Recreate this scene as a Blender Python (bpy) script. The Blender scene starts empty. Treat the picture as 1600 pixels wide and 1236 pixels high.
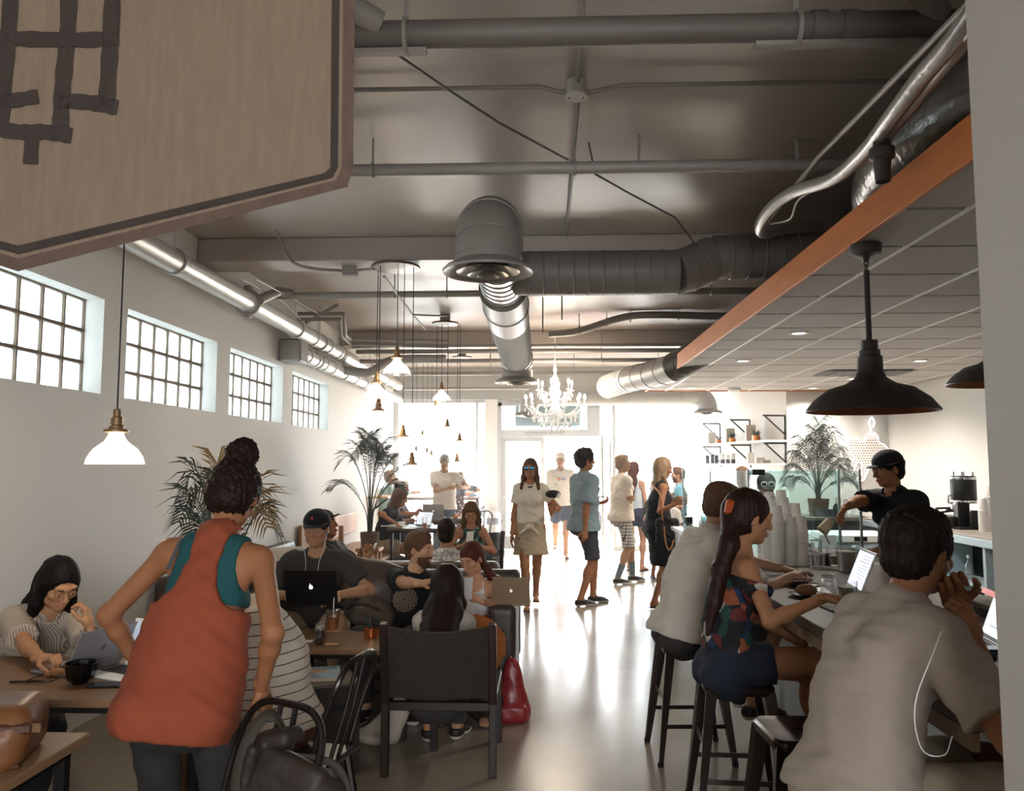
import bpy, math, random
import numpy as np
from mathutils import Vector, Matrix
sc = bpy.context.scene
COL = sc.collection
R = math.radians
# ---------------------------------------------------------------- camera, world, sun, exposure
F_PX = 1265.0
CAM = Vector((0, 0, 1.6))
TH, PS = math.atan(109 / F_PX), math.atan(46 / F_PX * math.cos(math.atan(109 / F_PX)))
cd = bpy.data.cameras.new('camera'); cam = bpy.data.objects.new('camera', cd); COL.objects.link(cam)
cam.location = CAM; cam.rotation_euler = (math.pi / 2 + TH, 0, PS)
cd.sensor_width = 36; cd.lens = F_PX / 1600 * 36; cd.clip_start = .05; cd.clip_end = 300
sc.camera = cam
w = bpy.data.worlds.new('daylight'); sc.world = w; w.use_nodes = True
bg = w.node_tree.nodes['Background']; bg.inputs[0].default_value = (.93, .97, 1, 1); bg.inputs[1].default_value = 20.0
sl = bpy.data.lights.new('sun', 'SUN'); so = bpy.data.objects.new('sun', sl); COL.objects.link(so)
sl.energy = 60.0; sl.angle = R(2); sl.color = (1, .95, .88); so.rotation_euler = (R(-52), 0, R(14))
def area(name, loc, rot, sx, sy, e=0, color=(1, 1, 1), portal=False):
    l = bpy.data.lights.new(name, 'AREA'); o = bpy.data.objects.new(name, l); COL.objects.link(o)
    l.shape = 'RECTANGLE'; l.size = sx; l.size_y = sy; l.energy = e; l.color = color
    o.location = loc; o.rotation_euler = rot
    if portal: l.cycles.is_portal = True
    return o
# sky portals in the shop front and the glass block windows (guide the sampling only, give no light of their own)
YB_ = -2.6
area('portal_front', (.2, 15.62, 1.45), (R(-90), 0, 0), 6.2, 2.9, portal=True)
area('portal_left', (-3.3, 6.4, 2.38), (0, R(-90), 0), .7, 9.2, portal=True)
area('portal_back', (.5, YB_ - .1, 1.9), (R(90), 0, 0), 2.2, 1.4, portal=True)
sc.view_settings.view_transform = 'Standard'; sc.view_settings.look = 'None'
sc.view_settings.exposure = 0.40; sc.view_settings.gamma = 1; sc.view_settings.use_curve_mapping = False
sc.cycles.max_bounces = 8; sc.cycles.diffuse_bounces = 4; sc.cycles.glossy_bounces = 3; sc.cycles.transparent_max_bounces = 12
sc.cycles.transmission_bounces = 4
sc.cycles.caustics_reflective = False; sc.cycles.caustics_refractive = False
sc.cycles.sample_clamp_indirect = 6
sc.cycles.use_denoising = True
# ---------------------------------------------------------------- reading places off the photograph
cF = Vector((-math.sin(PS) * math.cos(TH), math.cos(PS) * math.cos(TH), math.sin(TH)))
cR = Vector((math.cos(PS), math.sin(PS), 0)); cU = cR.cross(cF)
def ray(px, py): return cF + cR * ((px - 800) / F_PX) + cU * ((618 - py) / F_PX)
def P(px, py, Y): d = ray(px, py); return CAM + d * (Y / d.y)
def G(px, py, z): d = ray(px, py); return CAM + d * ((z - CAM.z) / d.z)
def X_(px, py, x): d = ray(px, py); return CAM + d * (x / d.x)
V = Vector
# ---------------------------------------------------------------- materials
def lin(c):
    if isinstance(c, str):
        c = c.lstrip('#'); c = [int(c[i:i + 2], 16) / 255 for i in (0, 2, 4)]
    return tuple((v / 12.92 if v <= .04045 else ((v + .055) / 1.055) ** 2.4) for v in c[:3]) + (1,)
MATS = {}
def mat(name, color, rough=.6, metal=0, var=0, vscale=8, bump=0, bscale=60, stretch=None, emit=0, trans=0, ior=1.45, sss=0, alpha=1, coat=0, sheen=0, rvar=0, spec=None):
    if name in MATS: return MATS[name]
    m = bpy.data.materials.new(name); m.use_nodes = True; nt = m.node_tree; b = nt.nodes['Principled BSDF']
    c = lin(color)
    b.inputs['Base Color'].default_value = c; b.inputs['Roughness'].default_value = rough; b.inputs['Metallic'].default_value = metal
    b.inputs['IOR'].default_value = ior
    if spec is not None: b.inputs['Specular IOR Level'].default_value = spec
    if trans: b.inputs['Transmission Weight'].default_value = trans
    if sss: b.inputs['Subsurface Weight'].default_value = sss; b.inputs['Subsurface Radius'].default_value = (.02, .008, .004)
    if alpha < 1: b.inputs['Alpha'].default_value = alpha
    if coat: b.inputs['Coat Weight'].default_value = coat
    if sheen: b.inputs['Sheen Weight'].default_value = sheen
    if emit: b.inputs['Emission Color'].default_value = c; b.inputs['Emission Strength'].default_value = emit
    if var or bump or rvar:
        tc = nt.nodes.new('ShaderNodeTexCoord'); mp = nt.nodes.new('ShaderNodeMapping'); nt.links.new(tc.outputs['Object'], mp.inputs[0])
        if stretch: mp.inputs['Scale'].default_value = stretch
    if var or rvar:
        n = nt.nodes.new('ShaderNodeTexNoise'); n.inputs['Scale'].default_value = vscale; n.inputs['Detail'].default_value = 4
        nt.links.new(mp.outputs[0], n.inputs[0])
    if var:
        mx = nt.nodes.new('ShaderNodeMix'); mx.data_type = 'RGBA'
        mx.inputs['A'].default_value = tuple(max(0, v * (1 - var)) for v in c[:3]) + (1,)
        mx.inputs['B'].default_value = tuple(min(1, v * (1 + var)) for v in c[:3]) + (1,)
        nt.links.new(n.outputs[0], mx.inputs['Factor']); nt.links.new(mx.outputs['Result'], b.inputs['Base Color'])
    if rvar:
        mr = nt.nodes.new('ShaderNodeMapRange'); mr.inputs[3].default_value = max(.02, rough - rvar); mr.inputs[4].default_value = min(1, rough + rvar)
        nt.links.new(n.outputs[0], mr.inputs[0]); nt.links.new(mr.outputs[0], b.inputs['Roughness'])
    if bump:
        n2 = nt.nodes.new('ShaderNodeTexNoise'); n2.inputs['Scale'].default_value = bscale; n2.inputs['Detail'].default_value = 3
        nt.links.new(mp.outputs[0], n2.inputs[0]); bp = nt.nodes.new('ShaderNodeBump'); bp.inputs['Strength'].default_value = bump; bp.inputs['Distance'].default_value = .01
        nt.links.new(n2.outputs[0], bp.inputs['Height']); nt.links.new(bp.outputs[0], b.inputs['Normal'])
    MATS[name] = m; return m
def clearglass(name, tint='#ffffff', a=.12, rough=.02):
    """thin clear glass: lets light straight through, mirrors a little"""
    if name in MATS: return MATS[name]
    m = bpy.data.materials.new(name); m.use_nodes = True; nt = m.node_tree; nt.nodes.clear()
    o = nt.nodes.new('ShaderNodeOutputMaterial'); mx = nt.nodes.new('ShaderNodeMixShader'); t = nt.nodes.new('ShaderNodeBsdfTransparent'); g = nt.nodes.new('ShaderNodeBsdfGlossy')
    t.inputs[0].default_value = lin(tint); g.inputs['Roughness'].default_value = rough
    lw = nt.nodes.new('ShaderNodeLayerWeight'); lw.inputs[0].default_value = .25; mr = nt.nodes.new('ShaderNodeMapRange'); mr.inputs[3].default_value = a * .5; mr.inputs[4].default_value = min(1, a * 5)
    nt.links.new(lw.outputs['Facing'], mr.inputs[0]); nt.links.new(mr.outputs[0], mx.inputs[0]); nt.links.new(t.outputs[0], mx.inputs[1]); nt.links.new(g.outputs[0], mx.inputs[2]); nt.links.new(mx.outputs[0], o.inputs[0])
    MATS[name] = m; return m
def milkglass(name, tint='#ffffff'):
    if name in MATS: return MATS[name]
    m = bpy.data.materials.new(name); m.use_nodes = True; nt = m.node_tree; nt.nodes.clear()
    o = nt.nodes.new('ShaderNodeOutputMaterial'); a = nt.nodes.new('ShaderNodeMixShader'); t = nt.nodes.new('ShaderNodeBsdfTransparent'); tr = nt.nodes.new('ShaderNodeBsdfTranslucent')
    g = nt.nodes.new('ShaderNodeBsdfGlossy'); b = nt.nodes.new('ShaderNodeMixShader'); b.inputs[0].default_value = .06; g.inputs['Roughness'].default_value = .15
    t.inputs[0].default_value = lin(tint); tr.inputs[0].default_value = lin(tint); a.inputs[0].default_value = .45
    nt.links.new(t.outputs[0], a.inputs[1]); nt.links.new(tr.outputs[0], a.inputs[2]); nt.links.new(a.outputs[0], b.inputs[1]); nt.links.new(g.outputs[0], b.inputs[2]); nt.links.new(b.outputs[0], o.inputs[0])
    MATS[name] = m; return m
def stripes(name, ca, cb, scale=40, axis='Z', rough=.8, duty=.5, vec='Object'):
    """woven or printed stripes on cloth"""
    if name in MATS: return MATS[name]
    m = mat(name, ca, rough); nt = m.node_tree; b = nt.nodes['Principled BSDF']
    tc = nt.nodes.new('ShaderNodeTexCoord'); sx = nt.nodes.new('ShaderNodeSeparateXYZ'); nt.links.new(tc.outputs[vec], sx.inputs[0])
    src = sx.outputs[axis] if axis in 'XYZ' else None
    ml = nt.nodes.new('ShaderNodeMath'); ml.operation = 'MULTIPLY'; ml.inputs[1].default_value = scale; nt.links.new(src, ml.inputs[0])
    fr = nt.nodes.new('ShaderNodeMath'); fr.operation = 'FRACT'; nt.links.new(ml.outputs[0], fr.inputs[0])
    gt = nt.nodes.new('ShaderNodeMath'); gt.operation = 'GREATER_THAN'; gt.inputs[1].default_value = duty; nt.links.new(fr.outputs[0], gt.inputs[0])
    mx = nt.nodes.new('ShaderNodeMix'); mx.data_type = 'RGBA'; mx.inputs['A'].default_value = lin(ca); mx.inputs['B'].default_value = lin(cb)
    nt.links.new(gt.outputs[0], mx.inputs['Factor']); nt.links.new(mx.outputs['Result'], b.inputs['Base Color'])
    return m
def voro(name, cols, scale=20, rough=.8, stretch=None):
    """printed cloth: random coloured patches"""
    if name in MATS: return MATS[name]
    m = mat(name, cols[0], rough); nt = m.node_tree; b = nt.nodes['Principled BSDF']
    tc = nt.nodes.new('ShaderNodeTexCoord'); mp = nt.nodes.new('ShaderNodeMapping'); nt.links.new(tc.outputs['Object'], mp.inputs[0])
    if stretch: mp.inputs['Scale'].default_value = stretch
    v = nt.nodes.new('ShaderNodeTexVoronoi'); v.inputs['Scale'].default_value = scale; nt.links.new(mp.outputs[0], v.inputs[0])
    s = nt.nodes.new('ShaderNodeSeparateColor'); nt.links.new(v.outputs['Color'], s.inputs[0])
    cr = nt.nodes.new('ShaderNodeValToRGB'); cr.color_ramp.interpolation = 'CONSTANT'
    e = cr.color_ramp.elements
    for i, c in enumerate(cols):
        x = e[i] if i < 2 else e.new(i / len(cols))
        x.position = i / len(cols); x.color = lin(c)
    nt.links.new(s.outputs[0], cr.inputs[0]); nt.links.new(cr.outputs[0], b.inputs['Base Color'])
    return m
def plaid(name, ca, cb, scale=22, duty=.8):
    if name in MATS: return MATS[name]
    m = mat(name, ca, .85); nt = m.node_tree; b = nt.nodes['Principled BSDF']
    tc = nt.nodes.new('ShaderNodeTexCoord'); sx = nt.nodes.new('ShaderNodeSeparateXYZ'); nt.links.new(tc.outputs['Object'], sx.inputs[0]); outs = []
    ad = nt.nodes.new('ShaderNodeMath'); ad.operation = 'ADD'; nt.links.new(sx.outputs[0], ad.inputs[0]); nt.links.new(sx.outputs[1], ad.inputs[1])
    for src in (ad.outputs[0], sx.outputs[2]):
        ml = nt.nodes.new('ShaderNodeMath'); ml.operation = 'MULTIPLY'; ml.inputs[1].default_value = scale; nt.links.new(src, ml.inputs[0])
        fr = nt.nodes.new('ShaderNodeMath'); fr.operation = 'FRACT'; nt.links.new(ml.outputs[0], fr.inputs[0])
        gt = nt.nodes.new('ShaderNodeMath'); gt.operation = 'GREATER_THAN'; gt.inputs[1].default_value = duty; nt.links.new(fr.outputs[0], gt.inputs[0]); outs.append(gt)
    mm = nt.nodes.new('ShaderNodeMath'); mm.operation = 'MAXIMUM'; nt.links.new(outs[0].outputs[0], mm.inputs[0]); nt.links.new(outs[1].outputs[0], mm.inputs[1])
    mx = nt.nodes.new('ShaderNodeMix'); mx.data_type = 'RGBA'; mx.inputs['A'].default_value = lin(ca); mx.inputs['B'].default_value = lin(cb)
    nt.links.new(mm.outputs[0], mx.inputs['Factor']); nt.links.new(mx.outputs['Result'], b.inputs['Base Color'])
    return m
# ---------------------------------------------------------------- things, parts
def tag(o, label=None, cat=None, group=None, kind=None):
    if label: o['label'] = label
    if cat: o['category'] = cat
    if group: o['group'] = group
    if kind: o['kind'] = kind
    return o
def thing(name, label, cat, loc=(0, 0, 0), group=None, rotz=0):
    o = bpy.data.objects.new(name, None); COL.objects.link(o); o.location = loc; o.rotation_euler = (0, 0, rotz)
    o.empty_display_size = .05
    return tag(o, label, cat, group)
def link(name, me, m=None, parent=None):
    o = bpy.data.objects.new(name, me); COL.objects.link(o)
    if m is not None:
        for x in (m if isinstance(m, (list, tuple)) else [m]): me.materials.append(x)
    if parent is not None: o.parent = parent
    return o
def copy_tree(o, parent=None, keep=True):
    c = o.copy(); COL.objects.link(c); c.parent = parent
    for ch in o.children: copy_tree(ch, c)
    return c
def orth(d):
    d = V(d).normalized(); a = V((0, 0, 1)) if abs(d.z) < .9 else V((1, 0, 0))
    u = d.cross(a).normalized(); return u, d.cross(u)
class MB:
    """collects shapes and links them as ONE mesh"""
    def __init__(s, off=(0, 0, 0)): s.v = []; s.f = []; s.sm = []; s.mi = []; s.off = V(off); s.m = 0
    def add(s, vs, fs, smooth=False):
        n = len(s.v); s.v += [tuple(V(p) - s.off) for p in vs]
        for f in fs: s.f.append([i + n for i in f]); s.sm.append(smooth); s.mi.append(s.m)
        return s
    def box(s, a, b, bev=0, M=None):
        x0, y0, z0 = [min(a[i], b[i]) for i in range(3)]; x1, y1, z1 = [max(a[i], b[i]) for i in range(3)]
        if bev:
            c = min(bev, (x1 - x0) * .45, (y1 - y0) * .45, (z1 - z0) * .45); vs = []; idx = {}
            for i, (X, sx) in enumerate(((x0, 1), (x1, -1))):
                for j, (Y, sy) in enumerate(((y0, 1), (y1, -1))):
                    for k, (Z, sz) in enumerate(((z0, 1), (z1, -1))):
                        for ax in range(3):
                            q = [X + c * sx, Y + c * sy, Z + c * sz]; q[ax] = (X, Y, Z)[ax]; idx[i, j, k, ax] = len(vs); vs.append(V(q))
            fs = []
            for ax in range(3):
                o1, o2 = (ax + 1) % 3, (ax + 2) % 3
                for e in (0, 1):
                    f = []
                    for (p, q) in ((0, 0), (1, 0), (1, 1), (0, 1)):
                        t = [0, 0, 0]; t[ax] = e; t[o1] = p; t[o2] = q; f.append(idx[t[0], t[1], t[2], ax])
                    fs.append(f if e else f[::-1])
            for ax in range(3):
                o1, o2 = (ax + 1) % 3, (ax + 2) % 3
                for p in (0, 1):
                    for q in (0, 1):
                        t0 = [0, 0, 0]; t0[o1] = p; t0[o2] = q; t1 = list(t0); t1[ax] = 1
                        f = [idx[(*t0, o1)], idx[(*t1, o1)], idx[(*t1, o2)], idx[(*t0, o2)]]
                        fs.append(f if (p ^ q) else f[::-1])
            for i in (0, 1):
                for j in (0, 1):
                    for k in (0, 1):
                        f = [idx[i, j, k, 0], idx[i, j, k, 1], idx[i, j, k, 2]]; fs.append(f if (i + j + k) % 2 else f[::-1])
        else:
            vs = [V((x, y, z)) for x in (x0, x1) for y in (y0, y1) for z in (z0, z1)]
            fs = [(0, 1, 3, 2), (4, 6, 7, 5), (0, 4, 5, 1), (2, 3, 7, 6), (0, 2, 6, 4), (1, 5, 7, 3)]
        if M is not None: vs = [M @ q for q in vs]
        return s.add(vs, fs)
    def beam(s, a, b, w, h=None, up=(0, 0, 1), bev=0):
        a, b = V(a), V(b); h = h or w; d = (b - a); L = d.length; d.normalize(); u = V(up)
        if abs(d.dot(u)) > .95: u = V((0, 1, 0))
        r = d.cross(u).normalized(); u = r.cross(d)
        M = Matrix.Translation(a) @ Matrix((r, d, u)).transposed().to_4x4()
        return s.box((-w / 2, 0, -h / 2), (w / 2, L, h / 2), bev, M)
    def tube(s, pts, r, n=10, caps=True, rs=None, closed=False, smooth=True, sq=None):
        pts = [V(p) for p in pts]; m = len(pts); rs = rs or [r] * m; ring = []; u = None
        for i, p in enumerate(pts):
            if closed: d = pts[(i + 1) % m] - pts[i - 1]
            else: d = pts[min(i + 1, m - 1)] - pts[max(i - 1, 0)]
            if d.length < 1e-9: d = V((0, 0, 1))
            d.normalize()
            if u is None: u = orth(d)[0] if sq is None else V(sq[0])
            u = (u - d * u.dot(d)).normalized(); w_ = d.cross(u)
            k = 1 if sq is None else sq[1]
            ring.append([p + (u * math.cos(2 * math.pi * j / n) + w_ * math.sin(2 * math.pi * j / n) * k) * rs[i] for j in range(n)])
        vs = [q for rr in ring for q in rr]; fs = []
        for i in range(m if closed else m - 1):
            i2 = (i + 1) % m
            for j in range(n): fs.append((i * n + j, i * n + (j + 1) % n, i2 * n + (j + 1) % n, i2 * n + j))
        s.add(vs, fs, smooth)
        if caps and not closed: s.add(ring[0], [tuple(range(n))[::-1]]); s.add(ring[-1], [tuple(range(n))])
        return s
    def lathe(s, prof, c=(0, 0, 0), n=24, ax=(0, 0, 1), cap=(0, 0), smooth=True):
        c = V(c); d = V(ax).normalized(); u, w_ = orth(d); vs = []; fs = []; m = len(prof)
        for (r, z) in prof:
            for j in range(n): a = 2 * math.pi * j / n; vs.append(c + d * z + (u * math.cos(a) + w_ * math.sin(a)) * r)
        for i in range(m - 1):
            for j in range(n): fs.append((i * n + j, i * n + (j + 1) % n, (i + 1) * n + (j + 1) % n, (i + 1) * n + j))
        s.add(vs, fs, smooth)
        if cap[0]: s.add(vs[:n], [tuple(range(n))[::-1]])
        if cap[1]: s.add(vs[-n:], [tuple(range(n))])
        return s
    def prism(s, poly, a, b, axis=2):
        """poly extruded from a to b along an axis"""
        n = len(poly)
        def mk(p, t): q = list(p); q.insert(axis, t); return V(q)
        vs = [mk(p, a) for p in poly] + [mk(p, b) for p in poly]
        fs = [tuple(range(n))[::-1], tuple(range(n, 2 * n))] + [(i, (i + 1) % n, n + (i + 1) % n, n + i) for i in range(n)]
        return s.add(vs, fs)
    def quad(s, *q): return s.add(q, [tuple(range(len(q)))])
    def sphere(s, c, r, n=12, m=8, M=None):
        c = V(c); rr = r if isinstance(r, (tuple, list)) else (r, r, r); vs = []; fs = []
        for i in range(m + 1):
            t = math.pi * i / m
            for j in range(n):
                a = 2 * math.pi * j / n; q = V((rr[0] * math.sin(t) * math.cos(a), rr[1] * math.sin(t) * math.sin(a), rr[2] * math.cos(t)))
                vs.append(c + (M @ q if M is not None else q))
        for i in range(m):
            for j in range(n): fs.append((i * n + j, (i + 1) * n + j, (i + 1) * n + (j + 1) % n, i * n + (j + 1) % n))
        return s.add(vs, fs, True)
    def build(s, name, m=None, parent=None, fix=True, weld=False):
        me = bpy.data.meshes.new(name); me.from_pydata(s.v, [], s.f)
        me.polygons.foreach_set('use_smooth', s.sm); me.polygons.foreach_set('material_index', s.mi)
        me.update()
        if fix and len(s.f) < 6000:
            import bmesh
            bm = bmesh.new(); bm.from_mesh(me)
            bmesh.ops.remove_doubles(bm, verts=bm.verts, dist=1e-5)
            bmesh.ops.recalc_face_normals(bm, faces=bm.faces); bm.to_mesh(me); bm.free()
            if any(s.sm):
                try: me.set_sharp_from_angle(angle=R(40))
                except Exception: pass
        return link(name, me, m, parent)
def struct(name, mb, m, parent=None):
    o = mb.build(name, m, parent)
    if parent is None: o['kind'] = 'structure'
    return o
def lerp(a, b, t): return a + (b - a) * t
def smoothpts(pts, n=6):
    """Catmull-Rom through points"""
    pts = [V(p) for p in pts]; q = [pts[0] * 2 - pts[1]] + pts + [pts[-1] * 2 - pts[-2]]; out = []
    for i in range(1, len(q) - 2):
        for k in range(n):
            t = k / n; a, b, c, d = q[i - 1], q[i], q[i + 1], q[i + 2]
            out.append(.5 * ((2 * b) + (c - a) * t + (2 * a - 5 * b + 4 * c - d) * t * t + (3 * b - a - 3 * c + d) * t ** 3))
    out.append(pts[-1]); return out
# ---------------------------------------------------------------- smooth solids from distance fields (bodies, cloth, cushions)
def _np(v): return np.array(v, dtype=np.float32)
class Solid:
    def __init__(s): s.p = []
    def cone(s, a, b, ra, rb=None, k=.02, d=None, q=1, flat='', sub=False):
        s.p.append(('c', _np(a), _np(b), ra, ra if rb is None else rb, k, None if d is None else _np(V(d).normalized()), q, flat, sub)); return s
    def ell(s, c, r, M=None, k=.02, sub=False):
        if isinstance(r, (int, float)): r = (r, r, r)
        s.p.append(('e', _np(c), r, None if M is None else np.array(M.to_3x3(), dtype=np.float32), k, sub)); return s
    def box(s, c, h, M=None, r=.02, k=.02, sub=False):
        s.p.append(('b', _np(c), h, None if M is None else np.array(M.to_3x3(), dtype=np.float32), r, k, sub)); return s
    def cut(s, p, n, k=.004): s.p.append(('h', _np(p), _np(V(n).normalized()), k)); return s
    def mesh(s, res, grow=0, noise=None):
        lo = np.full(3, 1e9, np.float32); hi = -lo
        def bb(p):
            if p[0] == 'c': r = max(p[3], p[4]); return np.minimum(p[1], p[2]) - r, np.maximum(p[1], p[2]) + r
            if p[0] == 'e': r = max(p[2]); return p[1] - r, p[1] + r
            if p[0] == 'b': r = float(np.linalg.norm(p[2])) if p[3] is not None else _np(p[2]); return p[1] - r, p[1] + r
        for p in s.p:
            if p[0] == 'h' or p[-1]: continue
            a, b = bb(p); lo = np.minimum(lo, a); hi = np.maximum(hi, b)
        pad = grow + res * 2.5 + .012; lo = lo - pad; hi = hi + pad
        n = np.ceil((hi - lo) / res).astype(int) + 1
        ax = [lo[i] + np.arange(n[i], dtype=np.float32) * np.float32(res) for i in range(3)]
        D = np.full(n, .3, np.float32)
        for p in s.p:
            if p[0] == 'h':
                f = (ax[0][:, None, None] - p[1][0]) * p[2][0] + (ax[1][None, :, None] - p[1][1]) * p[2][1] + (ax[2][None, None, :] - p[1][2]) * p[2][2]
                if grow: f = f + 0
                D = np.maximum(D, f + grow); continue
            k = p[-2] if p[0] != 'c' else p[5]; sub = p[-1]
            a, b = bb(p); m = k + grow + res * 3 + .006
            i0 = np.clip(np.floor((a - m - lo) / res).astype(int), 0, n); i1 = np.clip(np.ceil((b + m - lo) / res).astype(int) + 1, 0, n)
            if np.any(i1 <= i0): continue
            sl_ = tuple(slice(i0[i], i1[i]) for i in range(3))
            x, y, z = ax[0][sl_[0]][:, None, None], ax[1][sl_[1]][None, :, None], ax[2][sl_[2]][None, None, :]
            if p[0] == 'c':
                A, B, ra, rb, _, dd, q, flat = p[1:9]; vx, vy, vz = x - A[0], y - A[1], z - A[2]; ba = B - A
                if dd is not None and q != 1:
                    g = (1 / q - 1); t = (vx * dd[0] + vy * dd[1] + vz * dd[2]) * g
                    vx = vx + t * dd[0]; vy = vy + t * dd[1]; vz = vz + t * dd[2]; ba = ba + dd * float(ba @ dd) * g
                L2 = max(float(ba @ ba), 1e-9); t = (vx * ba[0] + vy * ba[1] + vz * ba[2]) / L2; tc = np.clip(t, 0, 1)
                d = np.sqrt((vx - tc * ba[0]) ** 2 + (vy - tc * ba[1]) ** 2 + (vz - tc * ba[2]) ** 2) - (ra + (rb - ra) * tc)
                L = math.sqrt(L2)
                if 'b' in flat: d = np.maximum(d, (t - 1) * L)
                if 'a' in flat: d = np.maximum(d, -t * L)
            else:
                vx, vy, vz = x - p[1][0], y - p[1][1], z - p[1][2]; M = p[3]
                if M is not None: vx, vy, vz = (vx * M[0, i] + vy * M[1, i] + vz * M[2, i] for i in range(3))
                r = p[2]
                if p[0] == 'e':
                    k0 = np.sqrt((vx / r[0]) ** 2 + (vy / r[1]) ** 2 + (vz / r[2]) ** 2)
                    k1 = np.sqrt((vx / r[0] ** 2) ** 2 + (vy / r[1] ** 2) ** 2 + (vz / r[2] ** 2) ** 2) + 1e-6
                    d = k0 * (k0 - 1) / k1
                else:
                    rr = min(p[4], min(r) * .99); qx, qy, qz = np.abs(vx) - r[0] + rr, np.abs(vy) - r[1] + rr, np.abs(vz) - r[2] + rr
                    d = np.sqrt(np.maximum(qx, 0) ** 2 + np.maximum(qy, 0) ** 2 + np.maximum(qz, 0) ** 2) + np.minimum(np.maximum(qx, np.maximum(qy, qz)), 0) - rr
            C = D[sl_]
            if sub:
                d = -d; h = np.maximum(k - np.abs(C - d), 0) / max(k, 1e-6); D[sl_] = np.maximum(C, d) + h * h * k * .25
            else:
                h = np.maximum(k - np.abs(C - d), 0) / max(k, 1e-6); D[sl_] = np.minimum(C, d) - h * h * k * .25
        if grow: D -= grow
        S = D < 0
        # surface nets
        c = np.zeros(np.array(n) - 1, np.int8)
        for i in (0, 1):
            for j in (0, 1):
                for k in (0, 1): c += S[i:n[0] - 1 + i, j:n[1] - 1 + j, k:n[2] - 1 + k]
        I, J, K = np.nonzero((c > 0) & (c < 8)); N = len(I)
        if N == 0: return np.zeros((0, 3)), np.zeros((0, 4), int)
        idx = np.full(c.shape, -1, np.int32); idx[I, J, K] = np.arange(N, dtype=np.int32)
        acc = np.zeros((N, 3), np.float32); cnt = np.zeros(N, np.float32)
        cr = [(i, j, k) for i in (0, 1) for j in (0, 1) for k in (0, 1)]
        val = {q: D[I + q[0], J + q[1], K + q[2]] for q in cr}
        for q in cr:
            for a in range(3):
                if q[a] == 0:
                    q2 = list(q); q2[a] = 1; q2 = tuple(q2); v0, v1 = val[q], val[q2]; mk = (v0 < 0) != (v1 < 0)
                    t = np.where(mk, v0 / np.where(mk, v0 - v1, 1), 0)
                    for b in range(3): acc[:, b] += np.where(mk, q[b] + (t if a == b else 0), 0)
                    cnt += mk
        vs = (np.stack([I, J, K], 1) + acc / cnt[:, None]) * res + lo
        fs = []
        for a in range(3):
            sa = [slice(None)] * 3; sb = [slice(None)] * 3; sa[a] = slice(0, n[a] - 1); sb[a] = slice(1, n[a])
            A, B = S[tuple(sa)], S[tuple(sb)]; e = np.stack(np.nonzero(A != B), 1)
            if not len(e): continue
            o1, o2 = (a + 1) % 3, (a + 2) % 3
            ok = (e[:, o1] > 0) & (e[:, o2] > 0) & (e[:, o1] < n[o1] - 1) & (e[:, o2] < n[o2] - 1); e = e[ok]
            fl = A[tuple(e.T)]; q = []
            for (p_, r_) in ((-1, -1), (0, -1), (0, 0), (-1, 0)):
                g = e.copy(); g[:, o1] += p_; g[:, o2] += r_; q.append(idx[tuple(g.T)])
            q = np.stack(q, 1); q[~fl] = q[~fl][:, ::-1]; fs.append(q)
        fs = np.concatenate(fs)
        if noise:
            nrm = np.zeros_like(vs); fn = np.cross(vs[fs[:, 2]] - vs[fs[:, 0]], vs[fs[:, 3]] - vs[fs[:, 1]])
            for i in range(4): np.add.at(nrm, fs[:, i], fn)
            nrm /= np.linalg.norm(nrm, axis=1, keepdims=True) + 1e-9
            vs = vs + nrm * noise(vs)[:, None]
        return vs, fs
def wrinkle(amp, fx=20, fy=20, fz=32, seed=0):
    r = np.random.RandomState(seed); ph = r.rand(8) * 6.3
    def f(v):
        x, y, z = v[:, 0], v[:, 1], v[:, 2]
        a = np.sin(fx * x * 2.1 + 2.2 * np.sin(fz * z * .5 + ph[0]) + ph[1]); b = np.sin(fz * z * 2.3 + 2.4 * np.sin(fx * x + ph[2]) + fy * y + ph[3])
        c = np.sin(fy * y * 2.7 + 1.8 * np.sin(fz * .7 * z + fx * x + ph[4]) + ph[5]); d = np.sin((fx + fz) * 1.9 * (x * .6 + y * .5 + z) + 3 * np.sin(7 * x + ph[6]))
        return amp * (.3 * a + .4 * b * np.abs(a) ** .5 + .25 * c + .25 * d)
    return f
def strands(amp, f=260, seed=0, axis=2, base=None):
    """fine locks of hair"""
    r = np.random.RandomState(seed); ph = r.rand(8) * 6.3
    def g(v):
        x, y, z = v[:, 0], v[:, 1], v[:, 2]
        w_ = np.sin(14 * z + ph[0]) * 1.3 + np.sin(31 * z + 9 * x + ph[4]) * .6
        return amp * (np.sin(f * x + w_ + ph[1]) * .4 + np.sin(f * .77 * y + w_ * 1.3 + ph[2]) * .4 + np.sin(f * .3 * (x + y) + 2 * w_ + ph[3]) * .5)
    return g
def curls(amp, f=120, seed=0):
    r = np.random.RandomState(seed); ph = r.rand(8) * 6.3
    def g(v):
        x, y, z = v[:, 0], v[:, 1], v[:, 2]
        return amp * (np.sin(f * x + 2 * np.sin(f * .6 * z + ph[0]) + ph[1]) * np.sin(f * z + 2 * np.sin(f * .5 * y + ph[2])) + .6 * np.sin(f * 1.2 * y + 1.5 * np.sin(f * .8 * x + ph[3]) + ph[4]))
    return g
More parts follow.
